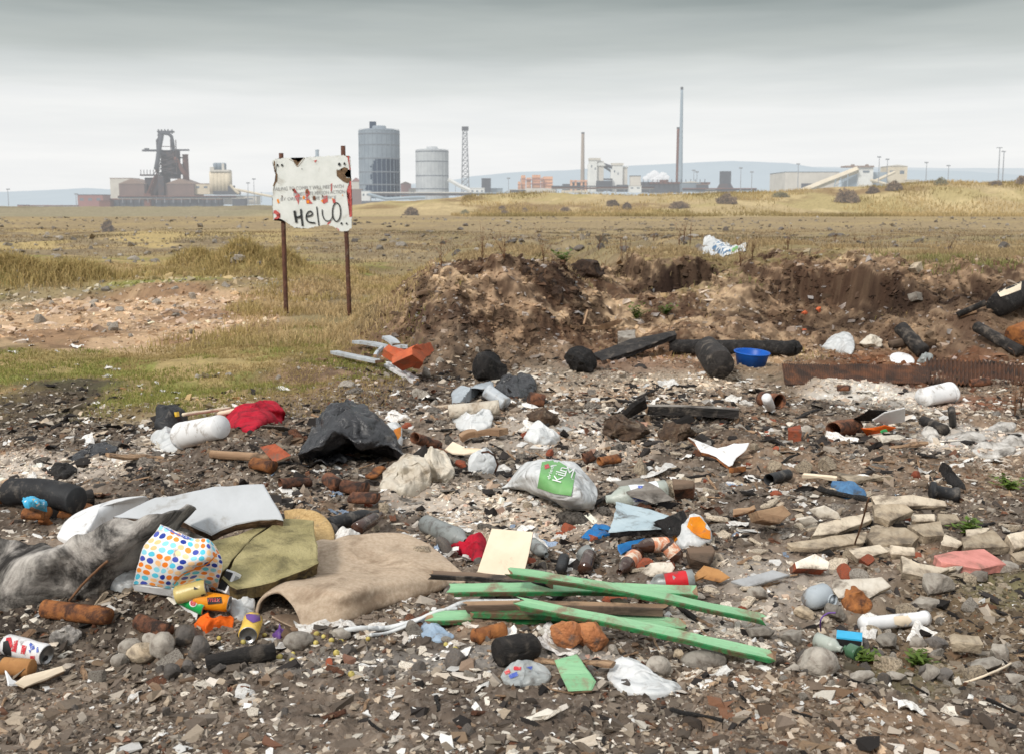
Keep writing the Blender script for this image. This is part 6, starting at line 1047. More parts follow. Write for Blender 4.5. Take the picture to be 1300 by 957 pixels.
for p, th, m, lb_, sh_ in TS: slab('stone_slab', lb_, 'slab', p, th, m, 'tan_stone', .005, ts, sh_)
slab('brick', 'pinkish worn brick left of the rubble pile', 'brick', [(1010, 712, .09), (1034, 703, .1), (1055, 711, .08), (1052, 722, .05), (1030, 722, .05), (1012, 720, .07)], .07, 'plaster', 'brick', .004, 'bricks in the rubble', 'the pinkish brick')
slab('brick', 'square dark brown block right of the large clear bottle', 'block', [(853, 608, .14), (880, 607, .14), (882, 614, .11), (880, 620, .10), (855, 620, .10)], .10, 'old_wood', 'rust', .003, None, 'the dark brown block')
slab('block', 'tan wooden block with pale sawn end in the right middle', 'block', [(962, 648, .14), (994, 641, .15), (1006, 652, .11), (990, 664, .09), (966, 660, .10)], .09, 'bare_wood', 'bare_wood', .003, None, 'the tan wooden block'); slab('brick', 'brick red block in the ash right of the tray', 'brick', [(1000, 541, .09), (1016, 539, .1), (1018, 546, .08), (1001, 548, .07)], .08, 'brick', None, .003, 'bricks in the rubble')
rockthing('cobble', 'round grey cobble right of the brick red block', 1025, 552, 16, 14, 'stone', 121, 'cobble', None, None, .05, 4, .8, 3); rockthing('stone', 'grey pointed rock wedge in front of the cream slab', 1188, 758, 56, 32, 'stone', 122, 'stone', None, 'the grey rock wedge', .07, 4, .7, 9); rockthing('stone', 'long grey rock just below the rock wedge', 1180, 775, 48, 18, 'stone', 123, 'stone', None, None, .07, 4, .7, 7); rockthing('stone', 'large round speckled boulder, lower right corner of the dump', 1040, 856, 54, 36, 'stone', 124, 'stone', None, 'the speckled boulder', .05, 4, .8, 4)
for i, (x, y, w_, h_, m) in enumerate(((1130, 826, 34, 24, 'stone'), (1116, 838, 26, 18, 'dark_stone'), (1166, 822, 26, 16, 'stone'), (1190, 824, 30, 20, 'dark_stone'), (1270, 838, 34, 24, 'stone'), (1256, 852, 48, 18, 'stone'), (1184, 864, 24, 24, 'stone'), (1200, 864, 26, 16, 'dark_stone'), (1172, 858, 16, 20, 'dark_stone'), (1096, 866, 34, 16, 'stone'), (1214, 730, 26, 18, 'stone'), (1240, 736, 36, 14, 'stone'), (1280, 724, 36, 14, 'stone'), (1058, 786, 34, 26, 'stone'), (1024, 786, 30, 18, 'tan_stone'), (966, 812, 36, 20, 'stone'), (1008, 818, 34, 22, 'stone'), (1018, 838, 24, 16, 'dark_stone'), (964, 762, 30, 22, 'stone'), (1008, 854, 22, 14, 'stone'), (1290, 866, 26, 14, 'stone'), (1140, 866, 30, 14, 'stone'))):
    rockthing('stone', ('grey stone right of the black and blue carton', 'dark stone below it, in front of the carton', 'grey stone under the white tube, left of two', 'dark stone under the white tube, right of two', 'grey angular stone near the right edge, by the twig', 'flat grey stone at the right bottom edge', 'angular grey stone at the bottom, right of the grass tuft', 'dark slab like stone right of the angular bottom stone', 'dark upright stone left of the angular bottom stone', 'flat stone at the bottom below the carton', 'grey stone in front of the pink paving slab, left of two', 'flat grey stone in front of the pink paving slab, right of two', 'low grey stone right of the pink paving slab', 'grey stone with purple thread beside the white tube', 'tan stone left of the stone with purple thread', 'grey stone at the tip of the top slanting green plank', 'grey stone right of the slanting plank tips', 'little dark stone tucked against the back of the speckled boulder', 'grey rubble stone below the grey roof tile', 'little pale grey stone at the left foot of the speckled boulder', 'grey stone at the lower right corner', 'flat stone at the bottom left of the grass tuft')[i], x, y, w_, h_, m, 130+i, 'stone', None, None, .07, 4, .8, 8)
rod('plastic_tube', 'white plastic tube with orange stain among the stones', 'tube', (1094, 792), (1176, 784), .026, 'white_plastic', [(0, 1.0), (.03, 1.06), (.06, .98), (.5, 1), (.93, 1.0), (.94, 1.12), (1, 1.12)], 24, (.002, 8), None, 'the white tube', seed=61); o = bpy.data.objects['plastic_tube']; decal(o, [[(1134, 779), (1150, 777), (1158, 788), (1150, 796), (1136, 792)]], 'cream', 'orange_stain', o, .002, 3)
cushion('rusty_metal', 'crumpled rusty metal on the flat cream slab', 'scrap metal', [(1066, 756), (1068, 745, .06), (1082, 743, .08), (1092, 752, .06), (1108, 762, .02), (1104, 772), (1082, 773), (1070, 766)], .03, 'rust_bright', .02, 12, None, 'the crumpled rusty metal', seed=62)
slab('block', 'squared tan block at the lower right', 'block', [(1208, 816, .07), (1214, 811, .08), (1250, 820, .07), (1246, 828, .04), (1210, 828, .04)], .06, 'tan_stone', None, .004, None, 'the squared tan block'); slab('tile_piece', 'small triangular terracotta shard alone on the soil', 'shard', [(1250, 770, .02), (1266, 782, .03), (1267, 786, .01), (1252, 778, .01)], .015, 'tan_stone')
slab('roof_tile', 'grey roof tile lying right of the brown cardboard', 'tile', [(928, 737, .05), (982, 722, .06), (1003, 729, .04), (950, 744, .02)], .012, 'slate', None, .001, None, 'the grey roof tile'); slab('cardboard', 'crumpled brown cardboard beside the red labelled bottle', 'cardboard', [(877, 735, .05), (892, 719, .07), (914, 717, .07), (928, 727, .05), (914, 742, .02), (890, 738, .03)], .01, 'cardboard', None, .006, None, 'the brown cardboard')
cushion('plastic_film', 'bright blue plastic sheet, upper of two, beside the pale blue board', 'film', [(738, 682), (748, 672, .04), (756, 664, .07), (772, 668, .05), (778, 678, .02), (760, 682)], .02, 'blue_film', .012, 12, 'blue plastic scraps', 'the blue plastic sheet', seed=63); slab('plastic_strap', 'folded bright blue strap left of the brown bottles', 'strap', [(784, 690, .05), (818, 682, .06), (820, 688, .05), (788, 703, .02), (783, 698, .03)], .006, 'blue_film', None, .004, 'blue plastic scraps')
slab('paper', 'torn white paper above the red labelled bottle', 'paper', [(814, 728, .05), (826, 714, .08), (852, 712, .08), (856, 720, .06), (850, 730, .04), (826, 732, .03)], .006, 'plaster', None, .006, None, 'the torn white paper'); slab('board', 'pale blue board with charred right end', 'board', [(774, 668, .1), (782, 642, .14), (820, 640, .15), (866, 652, .12), (868, 660, .1), (850, 678, .06), (800, 674, .08)], .03, 'pale_blue', 'char', .008, None, 'the pale blue board'); slab('board', 'charred black corner joined to the pale blue board', 'board', [(832, 660, .135), (866, 651, .13), (878, 660, .1), (872, 676, .06), (846, 680, .075), (838, 670, .10)], .03, 'char', 'char', .012)
slab('plastic_sheet', 'grey brown plastic sheet behind the large clear bottle', 'plastic sheet', [(780, 610, .12), (812, 607, .14), (838, 616, .12), (856, 634, .06), (830, 640, .04), (800, 628, .08)], .006, 'grey_wood', None, .004); cushion('wrapper', 'orange and white crumpled carrier bag', 'bag', [(846, 686), (852, 676, .05), (868, 664, .1), (876, 655, .16), (892, 656, .15), (903, 672, .08), (900, 686, .02), (880, 692), (860, 694)], .05, 'white_film', .022, 11, None, 'the orange and white bag', seed=64); o = bpy.data.objects['wrapper.001']; decal(o, [[(872, 668), (876, 656), (888, 655), (902, 670), (902, 684), (890, 682), (880, 676)], [(850, 684), (857, 677), (860, 684), (854, 690)]], 'orange_film', 'orange_print', o, .006, 4)
slab('block', 'dirty brown wood block right of the brown bottles', 'block', [(872, 694, .1), (904, 690, .1), (908, 700, .07), (900, 712, .05), (876, 710, .06)], .07, 'old_wood'); slab('foam_tray', 'torn foam tray with white face and brown burnt rim', 'foam tray', [(874, 556, .10), (894, 564, .09), (912, 566, .09), (932, 562, .10), (950, 560, .10), (942, 576, .06), (926, 589, .035), (908, 580, .05), (890, 572, .07)], .03, 'white_plastic', 'foam', .012, None, 'the torn white tray')
slab('comb', 'notched wooden comb strip in the right middle', 'strip', [(930, 646, .06), (960, 640, .07), (962, 646, .05), (932, 653, .04)], .03, 'bare_wood', 'foam', .008); rod('tube', 'grey tube end lying right of the dark slates', 'tube', (976, 608, .04), (1000, 602, .04), .032, 'dark_plastic', n=18, dn=(.003, 10), hollow=1); slab('glass_piece', 'amber glass block left of the grey tube end', 'glass', [(930, 593, .06), (948, 591, .06), (948, 598, .03), (931, 600, .03)], .03, 'orange_film'); o = bpy.data.objects['glass_piece']; o.data.materials[0] = MATS['rust_bright']; o.data.materials[1] = MATS['rust_bright']
cushion('cloth', 'faded blue cloth in the rubble at right', 'cloth', [(1054, 618), (1060, 610, .06), (1078, 612, .06), (1094, 622, .05), (1101, 628, .02), (1088, 632), (1068, 630)], .03, 'blue_cloth', .02, 13, None, 'the blue cloth', seed=65); rod('torch', 'black torch shaped tube lying above the buff slabs', 'tube', (1182, 622, .05), (1216, 628, .04), .04, 'dark_plastic', [(0, 1.2), (.12, 1.2), (.2, .8), (.8, .8), (.86, 1), (1, 1)], 18, (.003, 9), None, 'the black torch', seed=66); cushion('boot', 'burnt black boot sole leaning above the black torch', 'boot', [(1191, 596), (1196, 588, .1), (1206, 596, .1), (1222, 612, .06), (1226, 622), (1212, 618), (1200, 608)], .04, 'char', .012, 10, seed=67)
for i, a in enumerate((([(1024, 648, .1), (1046, 641, .12), (1066, 650, .09), (1068, 658, .06), (1040, 658, .06)], 'white torn plasterboard left of the rubble pile, larger piece'), ([(1012, 660, .06), (1030, 654, .08), (1040, 662, .05), (1022, 668, .03)], 'smaller white plasterboard piece left of the rubble pile'))): slab('plasterboard', a[1], 'plasterboard', a[0], .015, 'plaster', None, .004, 'torn plasterboard', 'the white plasterboard' if i == 0 else None)
slab('board', 'long pale lath at the back left of the rubble pile', 'board', [(1018, 602, .05), (1062, 606, .05), (1062, 610, .03), (1018, 606, .03)], .02, 'cream'); slab('board', 'flat tan board behind the blue cloth', 'board', [(1056, 600, .05), (1100, 598, .06), (1136, 602, .05), (1130, 610, .02), (1082, 610, .03)], .02, 'tan_stone', None, .004)
# burnt things by the right-hand ash
slab('panel', 'bent white panel standing in the burnt heap at right', 'panel', [(1108, 534, .12), (1122, 522, .2), (1150, 520, .22), (1148, 532, .12), (1138, 541, .06), (1124, 540, .06)], .008, 'white_plastic', None, .004, None, 'the bent white panel'); slab('metal_sheet', 'dark burnt sheet behind the bent white panel', 'sheet', [(1080, 532, .1), (1104, 520, .2), (1140, 519, .2), (1120, 526, .14), (1106, 534, .08)], .006, 'char', None, .006); slab('plastic_sheet', 'bright orange plastic sheet below the bent white panel', 'plastic sheet', [(1096, 548, .06), (1104, 538, .1), (1122, 538, .1), (1140, 546, .06), (1128, 549, .03), (1100, 552, .02)], .006, 'orange_cloth', None, .004, None, 'the orange sheet'); slab('green_scrap', 'small green scrap on the orange sheet', 'scrap', [(1118, 546, .09), (1126, 544, .1), (1128, 548, .08), (1119, 549, .08)], .004, 'green_film')
rod('rusty_tin', 'burnt rusty tin left of the orange sheet', 'tin', (1058, 545, .06), (1086, 541, .06), .055, 'rust', n=20, dn=(.01, 14), hollow=1, seed=68); slab('slab', 'dirty white slab below the orange sheet', 'slab', [(1114, 553, .07), (1144, 551, .08), (1150, 556, .05), (1122, 562, .03)], .03, 'plaster'); rod('hose', 'short black hose end standing up in the burnt heap', 'hose', (1210, 540, .02), (1208, 520, .2), .025, 'dark_plastic', n=12, dn=(.004, 10)); rod('charred_stick', 'charred stick right of the bent white panel', 'stick', (1172, 534, .05), (1200, 546, .04), .035, 'char_wood', n=12, dn=(.01, 12), seed=69)
for i, a in enumerate((([(1200, 556), (1216, 548, .05), (1240, 548, .06), (1252, 556, .04), (1230, 564), (1208, 564)], 'sheet of pale ash crust, leftmost of the ash crusts at right'), ([(1232, 572), (1246, 562, .06), (1272, 562, .05), (1290, 570, .03), (1270, 580), (1246, 580)], 'folded grey ash crust in the middle of the ash crusts'), ([(1270, 560), (1282, 550, .06), (1300, 550, .06), (1314, 562, .02), (1290, 566)], 'ash crust at the right edge'), ([(1168, 548), (1176, 540, .06), (1190, 548, .05), (1192, 560, .02), (1180, 560)], 'torn curl of ash crust below the bent white panel'), ([(1250, 545), (1268, 536, .05), (1290, 538, .05), (1282, 546, .02)], 'rearmost ash crust at right'))): cushion('ash_crust', a[1], 'ash crust', a[0], .012, 'ash', .016, 12, 'ash crusts', 'the ash crusts' if i == 1 else None, seed=70+i)
for i, (p1, p2, rr, m, lb_) in enumerate((((1063, 492), (1078, 492), .055, 'rust', 'rusty tin in front of the corrugated sheet, left one'), ((1232, 486), (1257, 484), .045, 'rust', 'ribbed rusty tin right of the crushed white tub'), ((320, 588), (346, 592), .05, 'rust_bright', 'orange rusty tin left below the reddish book'), ((356, 614), (394, 612), .045, 'rust', 'squashed rusty tin below the black bin bag'), ((418, 608), (426, 616), .042, 'rust', 'rusty tin with its round mouth to the viewer'), ((436, 616), (464, 620), .045, 'rust', 'rusty tin behind the dark grey bottle, upper of two'), ((446, 630), (478, 634), .045, 'rust', 'rusty tin behind the dark grey bottle, lower of two'), ((690, 508), (672, 506), .05, 'rust', 'open rusty tin beside the crumpled black plastic'), ((742, 582), (754, 578), .04, 'rust', 'rusty tin right of the Kiln bag top'), ((762, 586), (786, 582), .04, 'rust_bright', 'orange brown tin behind the large clear bottle'), ((484, 594), (470, 606), .03, 'rust_bright', 'flat orange rusty bracket under the black bin bag'), ((526, 556, .1), (556, 566, .03), .04, 'rust', 'rusty plate like tin right of the printed wrapper'))): rod('rusty_tin', lb_, 'tin', p1, p2, rr, m, n=22, dn=(.007, 15), hollow=1, group='rusty tins', short=lb_ if i in (3, 2) and False else None, seed=80+i)
# far left bits
bpy.context.view_layer.update()
V = None; M, L_ = axmat((12, 624, .07), (98, 640, .07), .06); V, Fc = lathe([(L_*k/60, .062+.008*(k % 2)) for k in range(61)], 22); V[:, 2] += .03*np.sin(V[:, 0]*5); o = mesh_obj('corrugated_hose', V, Fc, 'dark_plastic'); o.matrix_world = M; bpy.context.view_layer.update(); tag(o, 'black ribbed hose lying at the left edge', 'hose', None, 'the black ribbed hose', at=P(55, 632))
rod('rusty_tin', 'rusty tin at the left end of the black ribbed hose', 'tin', (-8, 630), (10, 628), .055, 'rust_bright', n=22, dn=(.004, 12), group='rusty tins', seed=95); rod('rusty_tin', 'orange rusty tin under the blue crisp packet', 'tin', (34, 652), (60, 652), .05, 'rust_bright', [(0, .95), (.04, 1.03), (.08, 1), (.5, 1), (.92, 1), (.96, 1.03), (1, .95)], 22, (.003, 12), 'rusty tins', 'the orange tin under the packet', seed=96); cushion('rusty_metal', 'flattened rusty pipe pointing right from the orange tin', 'scrap metal', [(62, 654), (66, 644, .06), (90, 642, .06), (112, 638, .06), (119, 645, .03), (100, 653), (80, 657)], .03, 'rust_bright', .008, 8, seed=97)
o = patch('crisp_packet', [[(29, 632, .12), (38, 629, .14), (48, 632, .14), (60, 637, .12)], [(28, 637, .12), (38, 636, .15), (48, 638, .15), (60, 641, .13)], [(31, 643, .10), (40, 643, .11), (49, 645, .11), (60, 647, .10)]], 30, 40, 'print_cyan', .012, 14, 98, .003); tag(o, 'bright blue crisp packet lying on the orange tin', 'packet', None, 'the blue packet', at=P(45, 638)); o = bpy.data.objects['crisp_packet']; decal(o, [[(44, 642), (50, 637), (60, 637), (60, 645), (50, 644)], [(31, 633), (35, 632), (35, 637), (31, 637)]], 'print_white', 'white_print', o, .004, 2); decal(o, [[(40, 633), (44, 632), (47, 637), (43, 637)]], 'yellow', 'yellow_print', o, .005, 1)
rockthing('rusty_metal', 'rusty dome shaped lump below the orange tin', 55, 668, 20, 16, 'rust_bright', 151, 'scrap metal'); cushion('bin_bag', 'flat torn black plastic left of the white bucket', 'plastic sheet', [(87, 582), (104, 570, .04), (122, 563, .07), (146, 565, .05), (150, 572, .02), (126, 578), (104, 584)], .03, 'black_film', .018, 11, None, 'the torn black plastic', seed=99); cushion('charred_rag', 'charred rag above the black ribbed hose', 'rag', [(64, 600), (70, 588, .06), (84, 588, .06), (98, 596, .04), (92, 602), (76, 606)], .03, 'char', .018, 12, seed=100); rod('charred_stick', 'charred block at the right of the ribbed hose', 'stick', (100, 634, .05), (118, 630, .05), .045, 'char_wood', n=10, dn=(.01, 10), seed=101)
for i, (px, py, h_) in enumerate(((130, 558, .03),)): pass
path_tube('twig', 'thin tall twig standing in front of the rubble pile', 'twig', [(1084, 692, .01), (1090, 676, .12), (1098, 650, .28), (1103, 632, .42)], .004, 'twig'); path_tube('twig', 'thin stick leaning on the burnt carpet', 'twig', [(88, 762, .01), (108, 738, .1), (136, 712, .22)], .005, 'twig'); path_tube('straw', 'dry yellow straw at the lower right', 'straw', [(1224, 866, .01), (1252, 856, .02), (1284, 842, .02)], .004, 'cream'); path_tube('cable', 'thin purple thread looped over a stone by the white tube', 'thread', [(1042, 800, .02), (1042, 786, .08), (1050, 778, .1), (1060, 777, .09)], .003, 'purple_film')
# ================================================================ weeds and stalks
def weed(name, label, px, py, h, n, mat, spread=.5, seed=1, leaf=.03, group=None):
    p = P(px, py); r = np.random.default_rng(seed); root = empty(name, tuple(p)); V = []; Fc = []; st = []
    for k in range(n):
        a = r.uniform(0, 6.28); e = r.uniform(.15, 1)*spread*h; hh = h*r.uniform(.5, 1); tip = np.array((e*math.cos(a), e*math.sin(a), hh)); pth = [tip*np.array((t*t, t*t, t)) for t in (0, .35, .7, 1)]; st.append(tube(pth, [.003, .0025, .002, .001], 4))
        for t in np.linspace(.3, 1, 5):
            q = tip*np.array((t*t, t*t, t)); b = r.uniform(0, 6.28); d = np.array((math.cos(b), math.sin(b), r.uniform(-.1, .6)))*leaf*r.uniform(.7, 1.3); s = np.array((-math.sin(b), math.cos(b), 0))*leaf*.3; i = len(V); V += [q, q+d*.5+s, q+d, q+d*.5-s]; Fc.append((i, i+1, i+2, i+3))
    mesh_obj('leaf', V, Fc, mat, root, False); V, Fc, _ = merge(st); mesh_obj('stem', V, Fc, 'twig' if mat != 'leaf' else 'leaf', root); tag(root, label, 'plant', group); return root
weed('weed', 'bright green weed growing between the tan slabs', 1228, 680, .09, 14, 'leaf', .9, 1, .04); weed('weed', 'small green weed on the soil right of the black torch', 1280, 622, .08, 14, 'leaf', 1.4, 2, .04); weed('weed', 'yellow green weed on the slope above the leaning burnt slab', 808, 408, .22, 26, 'leaf', .9, 3, .06); weed('weed', 'low weed on the bank left of the bag', 846, 400, .12, 18, 'leaf', 1.2, 4, .05); weed('weed', 'leafy weed on the crest of the bank by the dark turf clump', 717, 338, .2, 16, 'leaf', .9, 5, .08); weed('grass_tuft', 'small green tuft at the bottom among the stones', 1165, 846, .05, 26, 'leaf', 1.1, 6, .03); weed('grass_tuft', 'green sprigs by the green bottle neck', 1098, 842, .05, 14, 'leaf', 1.2, 7, .025)
for i, (px, py, h, n) in enumerate(((868, 310, .75, 7), (876, 312, .6, 6), (862, 314, .5, 5), (690, 334, .5, 5), (790, 330, .5, 5), (796, 332, .42, 4), (1085, 308, .5, 6), (1060, 312, .4, 5), (1000, 318, .45, 5), (640, 332, .4, 5), (612, 335, .5, 6), (940, 340, .55, 6), (955, 330, .4, 5), (1205, 322, .4, 5), (1180, 300, .5, 5), (1120, 300, .4, 5), (760, 320, .45, 5), (830, 308, .4, 5), (520, 355, .3, 4), (560, 340, .35, 4), (1288, 530, .45, 5), (1296, 520, .5, 5))):
    q = weed('dead_stalk', 'dead brown weed stalk on the bank', px, py, h, n, 'twig', .4, 30+i, .04, 'dead weed stalks'); SOFT.append((q, 'dead brown weed stalk', 'plant', 'dead weed stalks'))
# ================================================================ loose rubble: each piece its own object
def variants(kind, mat, n, fn):
    out = []
    for k in range(n):
        V, Fc = fn(k); me = bpy.data.meshes.new(kind); me.from_pydata(np.asarray(V).tolist(), [], [tuple(f) for f in Fc]); me.materials.append(MATS[mat]); b = bmesh.new(); b.from_mesh(me); bmesh.ops.recalc_face_normals(b, faces=b.faces[:]); b.to_mesh(me); b.free(); out.append(me)
    return out
def chipV(seed, flat_=.22, n=7):
    r = np.random.default_rng(seed); a = np.sort(r.uniform(0, 6.28, n)+0); a = np.linspace(0, 6.28, n, False)+r.uniform(-.35, .35, n); rad = r.uniform(.6, 1.05, n); el = r.uniform(.55, 1)
    o = np.c_[rad*np.cos(a), rad*np.sin(a)*el]; m = []
    for i in range(n):
        for t in (0, .33, .66): q = o[i]*(1-t)+o[(i+1) % n]*t; m.append(q*(1+r.uniform(-.06, .06)))
    o = np.array(m); n = len(o); t = r.uniform(-.06, .06, n)
    V = np.concatenate([np.c_[o*.93, flat_+t], np.c_[o, flat_*.72+t], np.c_[o*1.02, -flat_*.4+t], np.c_[o*.9, np.full(n, -flat_)]]); Fc = [tuple(range(n)), tuple(reversed(range(3*n, 4*n)))]
    for l in range(3):
        for i in range(n): Fc.append((l*n+i, (l+1)*n+i, (l+1)*n+(i+1) % n, l*n+(i+1) % n))
    return V, Fc
def stickV(seed):
    r = np.random.default_rng(seed); V, Fc = lathe([(-1+.25*k, r.uniform(.07, .13)) for k in range(9)], 7); V = V*np.array((1, 1.5, .8)); V[:, 1] += .12*np.sin(V[:, 0]*r.uniform(1, 3)); return V+.03*vec3(V*6, 2, seed), Fc
def scrapV(seed):
    r = np.random.default_rng(seed); g = np.linspace(-1, 1, 12); X, Y = np.meshgrid(g, g*r.uniform(.4, .9)); V = np.c_[X.ravel(), Y.ravel(), np.zeros(144)]; V[:, :2] *= (1+.25*(fb3(V*1.5+seed, 2, seed)-.5))[:, None]*1; V[:, 2] = creases(V*1.6+seed, seed, 10)*.16+.25*fb3(V*1.2+seed, 2, seed); return V, gridF(12, 12)
def tinV(seed):
    r = np.random.default_rng(seed); V, Fc = lathe([(-.6, .36), (-.9, .38), (-1, .44), (-.94, .46), (-.4, .44), (0, .44), (.4, .44), (.94, .46), (1, .42), (1, .02)], 16, 'x', (True, True)); return V*np.array((1, 1, r.uniform(.5, 1)))+.12*vec3(V*2.4+seed, 2, seed), Fc
mk('scrap_white', S(236, 234, 230), S(206, 202, 196), 6, bump=.2, rnd=.2, rough=.6, dirt=S(150, 138, 126), damt=.3, dscale=5); mk('scrap_colour', S(150, 168, 186), S(120, 134, 160), 6, bump=.2, rnd=.3, rough=.5)
mk('rag', S(150, 142, 132), S(96, 88, 80), 6, bump=.6, rnd=.45, rough=.9, dirt=S(56, 50, 46), damt=.45, dscale=4)
def ragV(seed):
    V, Fc = ico(4); V = V*np.array((1, .8, .5)); V = V*(1+.4*(fb3(V*1.6+seed, 2, seed)-.5))[:, None]; return V+(V/(np.linalg.norm(V, axis=1)[:, None]+1e-9))*(creases(V*1.8+seed, seed, 16)*.085)[:, None]+.05*vec3(V*4, 2, seed), Fc
KINDS = {
 'stone': ('stone', 'grey', 'grey stones scattered over the dump', variants('stone', 'stone', 10, lambda k: rockV(300+k, 3, 15, .045, .38, .8))),
 'dark_stone': ('stone', 'dark', 'dark stones scattered over the dump', variants('dark_stone', 'dark_stone', 8, lambda k: rockV(330+k, 3, 14, .045, .38, .8))),
 'plaster_fragment': ('fragment', 'white', 'white plaster fragments', variants('plaster_fragment', 'plaster', 10, lambda k: chipV(340+k, .2))),
 'slab_fragment': ('fragment', 'tan', 'tan slab fragments', variants('slab_fragment', 'pale_slab', 10, lambda k: chipV(360+k, .3))),
 'concrete_fragment': ('fragment', 'grey brown', 'concrete fragments', variants('concrete_fragment', 'tan_stone', 8, lambda k: rockV(370+k, 3, 10, .05, .4, .8))),
 'charred_wood': ('wood', 'charred', 'charred wood pieces', variants('charred_wood', 'char_wood', 8, stickV)),
 'wood_splinter': ('wood', 'brown', 'wood splinters', variants('wood_splinter', 'bare_wood', 6, lambda k: stickV(20+k))),
 'rusty_scrap': ('scrap', 'rusty', 'rusty scraps', variants('rusty_scrap', 'rust', 8, lambda k: tinV(k) if k % 2 else scrapV(k+50))),
 'brick_fragment': ('brick', 'orange', 'brick fragments', variants('brick_fragment', 'brick', 6, lambda k: rockV(390+k, 3, 12, .04, .4, .75))),
 'plastic_scrap': ('scrap', 'white', 'white plastic and paper scraps', variants('plastic_scrap', 'scrap_white', 10, scrapV)),
 'rag_bundle': ('rag', 'ashy', 'ashy rag bundles', variants('rag_bundle', 'rag', 9, ragV)),
 'white_bundle': ('bag', 'white', 'crumpled white bags', variants('white_bundle', 'scrap_white', 7, lambda k: ragV(k+40))),
 'flat_sheet': ('board', 'grey', 'broken grey board pieces', variants('flat_sheet', 'grey_wood', 7, lambda k: chipV(420+k, .06, 5))),
 'coloured_scrap': ('scrap', 'pale blue', 'pale blue plastic scraps', variants('coloured_scrap', 'scrap_colour', 5, lambda k: scrapV(k+30)))}
PLACED = []
def scatter(kind, n, regs, s0, s1, flat_=.0, zf=1.0, mind=.0):
    cat, colr, grp, ms = KINDS[kind]; tries = 0; done = 0
    while done < n and tries < n*20:
        tries += 1; g = regs[RNG.integers(len(regs))]; px = RNG.normal(g[0], g[2]); py = RNG.normal(g[1], g[3])
        if not (g[1]-2.2*g[3] < py < 945) or px < -60 or px > 1360 or py < (440 if kind not in ('stone', 'dark_stone', 'plastic_scrap') else 285): continue
        x, y = flat(px, py); x += RNG.uniform(-.05, .05)
        if y > 9: y = float(P(px, py)[1]); x = float(P(px, py)[0])
        s = s0*(s1/s0)**(RNG.random()**1.7)
        if any((x-a)**2+(y-b)**2 < (s+c)**2*.5 for a, b, c in PLACED[-220:]): continue
        PLACED.append((x, y, s)); z = float(zl(x, y)); o = bpy.data.objects.new(kind, ms[RNG.integers(len(ms))]); COL.objects.link(o)
        sc = s/2; o.scale = (sc*RNG.uniform(.85, 1.15), sc*RNG.uniform(.7, 1.1), sc*zf*RNG.uniform(.7, 1.1)); o.rotation_euler = (RNG.normal(0, .22), RNG.normal(0, .22), RNG.uniform(0, 6.28))
        o.location = (x, y, z+sc*zf*(.22 if zf > .6 and flat_ == 0 else .14)*RNG.uniform(.0, 1)); big_ = 'large' if s > .11 else ('small' if s < .06 else 'medium'); SOFT.append((o, f'{big_} {colr} {kind.split("_")[0] if kind.split("_")[0] not in ("dark", "concrete", "coloured", "charred", "rusty") else ""} {kind.split("_")[-1]}'.replace('  ', ' ').replace('stone stone', 'stone').replace('white plaster', 'white plaster'), cat, grp)); done += 1
# scatter centres are read off the photograph, each piece then stands on the ground
scatter('slab_fragment', 46, [(1130, 680, 90, 24), (1030, 660, 60, 30), (1000, 730, 60, 30), (1100, 740, 90, 26), (960, 690, 60, 30)], .07, .22, 1, .55); scatter('concrete_fragment', 50, [(1130, 690, 110, 28), (1080, 800, 100, 30), (940, 600, 80, 20), (1250, 760, 50, 40), (700, 660, 100, 30)], .06, .17)
scatter('plaster_fragment', 110, [(640, 640, 90, 24), (560, 640, 70, 22), (900, 780, 80, 40), (700, 690, 90, 30), (1000, 790, 50, 30), (440, 850, 90, 20), (560, 850, 80, 22), (1010, 700, 60, 30), (620, 585, 60, 18), (700, 850, 90, 18), (120, 575, 60, 12), (900, 850, 70, 15)], .035, .12, 1, .5)
scatter('stone', 130, [(1100, 830, 120, 30), (950, 820, 80, 30), (640, 850, 200, 18), (1150, 770, 90, 30), (300, 850, 120, 16), (820, 760, 100, 30), (1230, 850, 50, 16), (480, 600, 120, 40), (760, 650, 120, 40), (900, 560, 140, 40)], .04, .13); scatter('stone', 60, [(120, 410, 110, 22), (240, 380, 70, 16), (60, 330, 90, 16), (480, 480, 80, 22)], .08, .26)
scatter('dark_stone', 70, [(300, 840, 120, 18), (620, 830, 160, 24), (760, 690, 120, 40), (520, 690, 80, 40), (1150, 840, 100, 20), (200, 600, 90, 30)], .04, .12); scatter('charred_wood', 70, [(760, 560, 110, 34), (900, 620, 90, 34), (1000, 600, 80, 30), (620, 510, 60, 16), (150, 580, 80, 16), (560, 560, 70, 24), (980, 650, 60, 20), (100, 800, 70, 24), (1130, 560, 90, 20), (720, 510, 80, 16)], .09, .36); scatter('wood_splinter', 46, [(820, 570, 110, 40), (980, 640, 70, 30), (640, 560, 90, 26), (900, 780, 70, 30), (760, 840, 90, 18), (1050, 610, 60, 20)], .08, .30)
scatter('rusty_scrap', 50, [(420, 620, 60, 20), (780, 560, 90, 30), (560, 590, 70, 30), (1000, 590, 90, 30), (1140, 560, 70, 14), (700, 530, 60, 18), (100, 650, 50, 14), (900, 640, 60, 20), (620, 780, 80, 20), (1220, 510, 50, 10)], .06, .17, 0, .8); scatter('brick_fragment', 26, [(1000, 700, 80, 30), (860, 680, 60, 30), (940, 560, 60, 20), (640, 560, 60, 24), (1040, 640, 60, 30), (930, 540, 60, 16)], .05, .14)
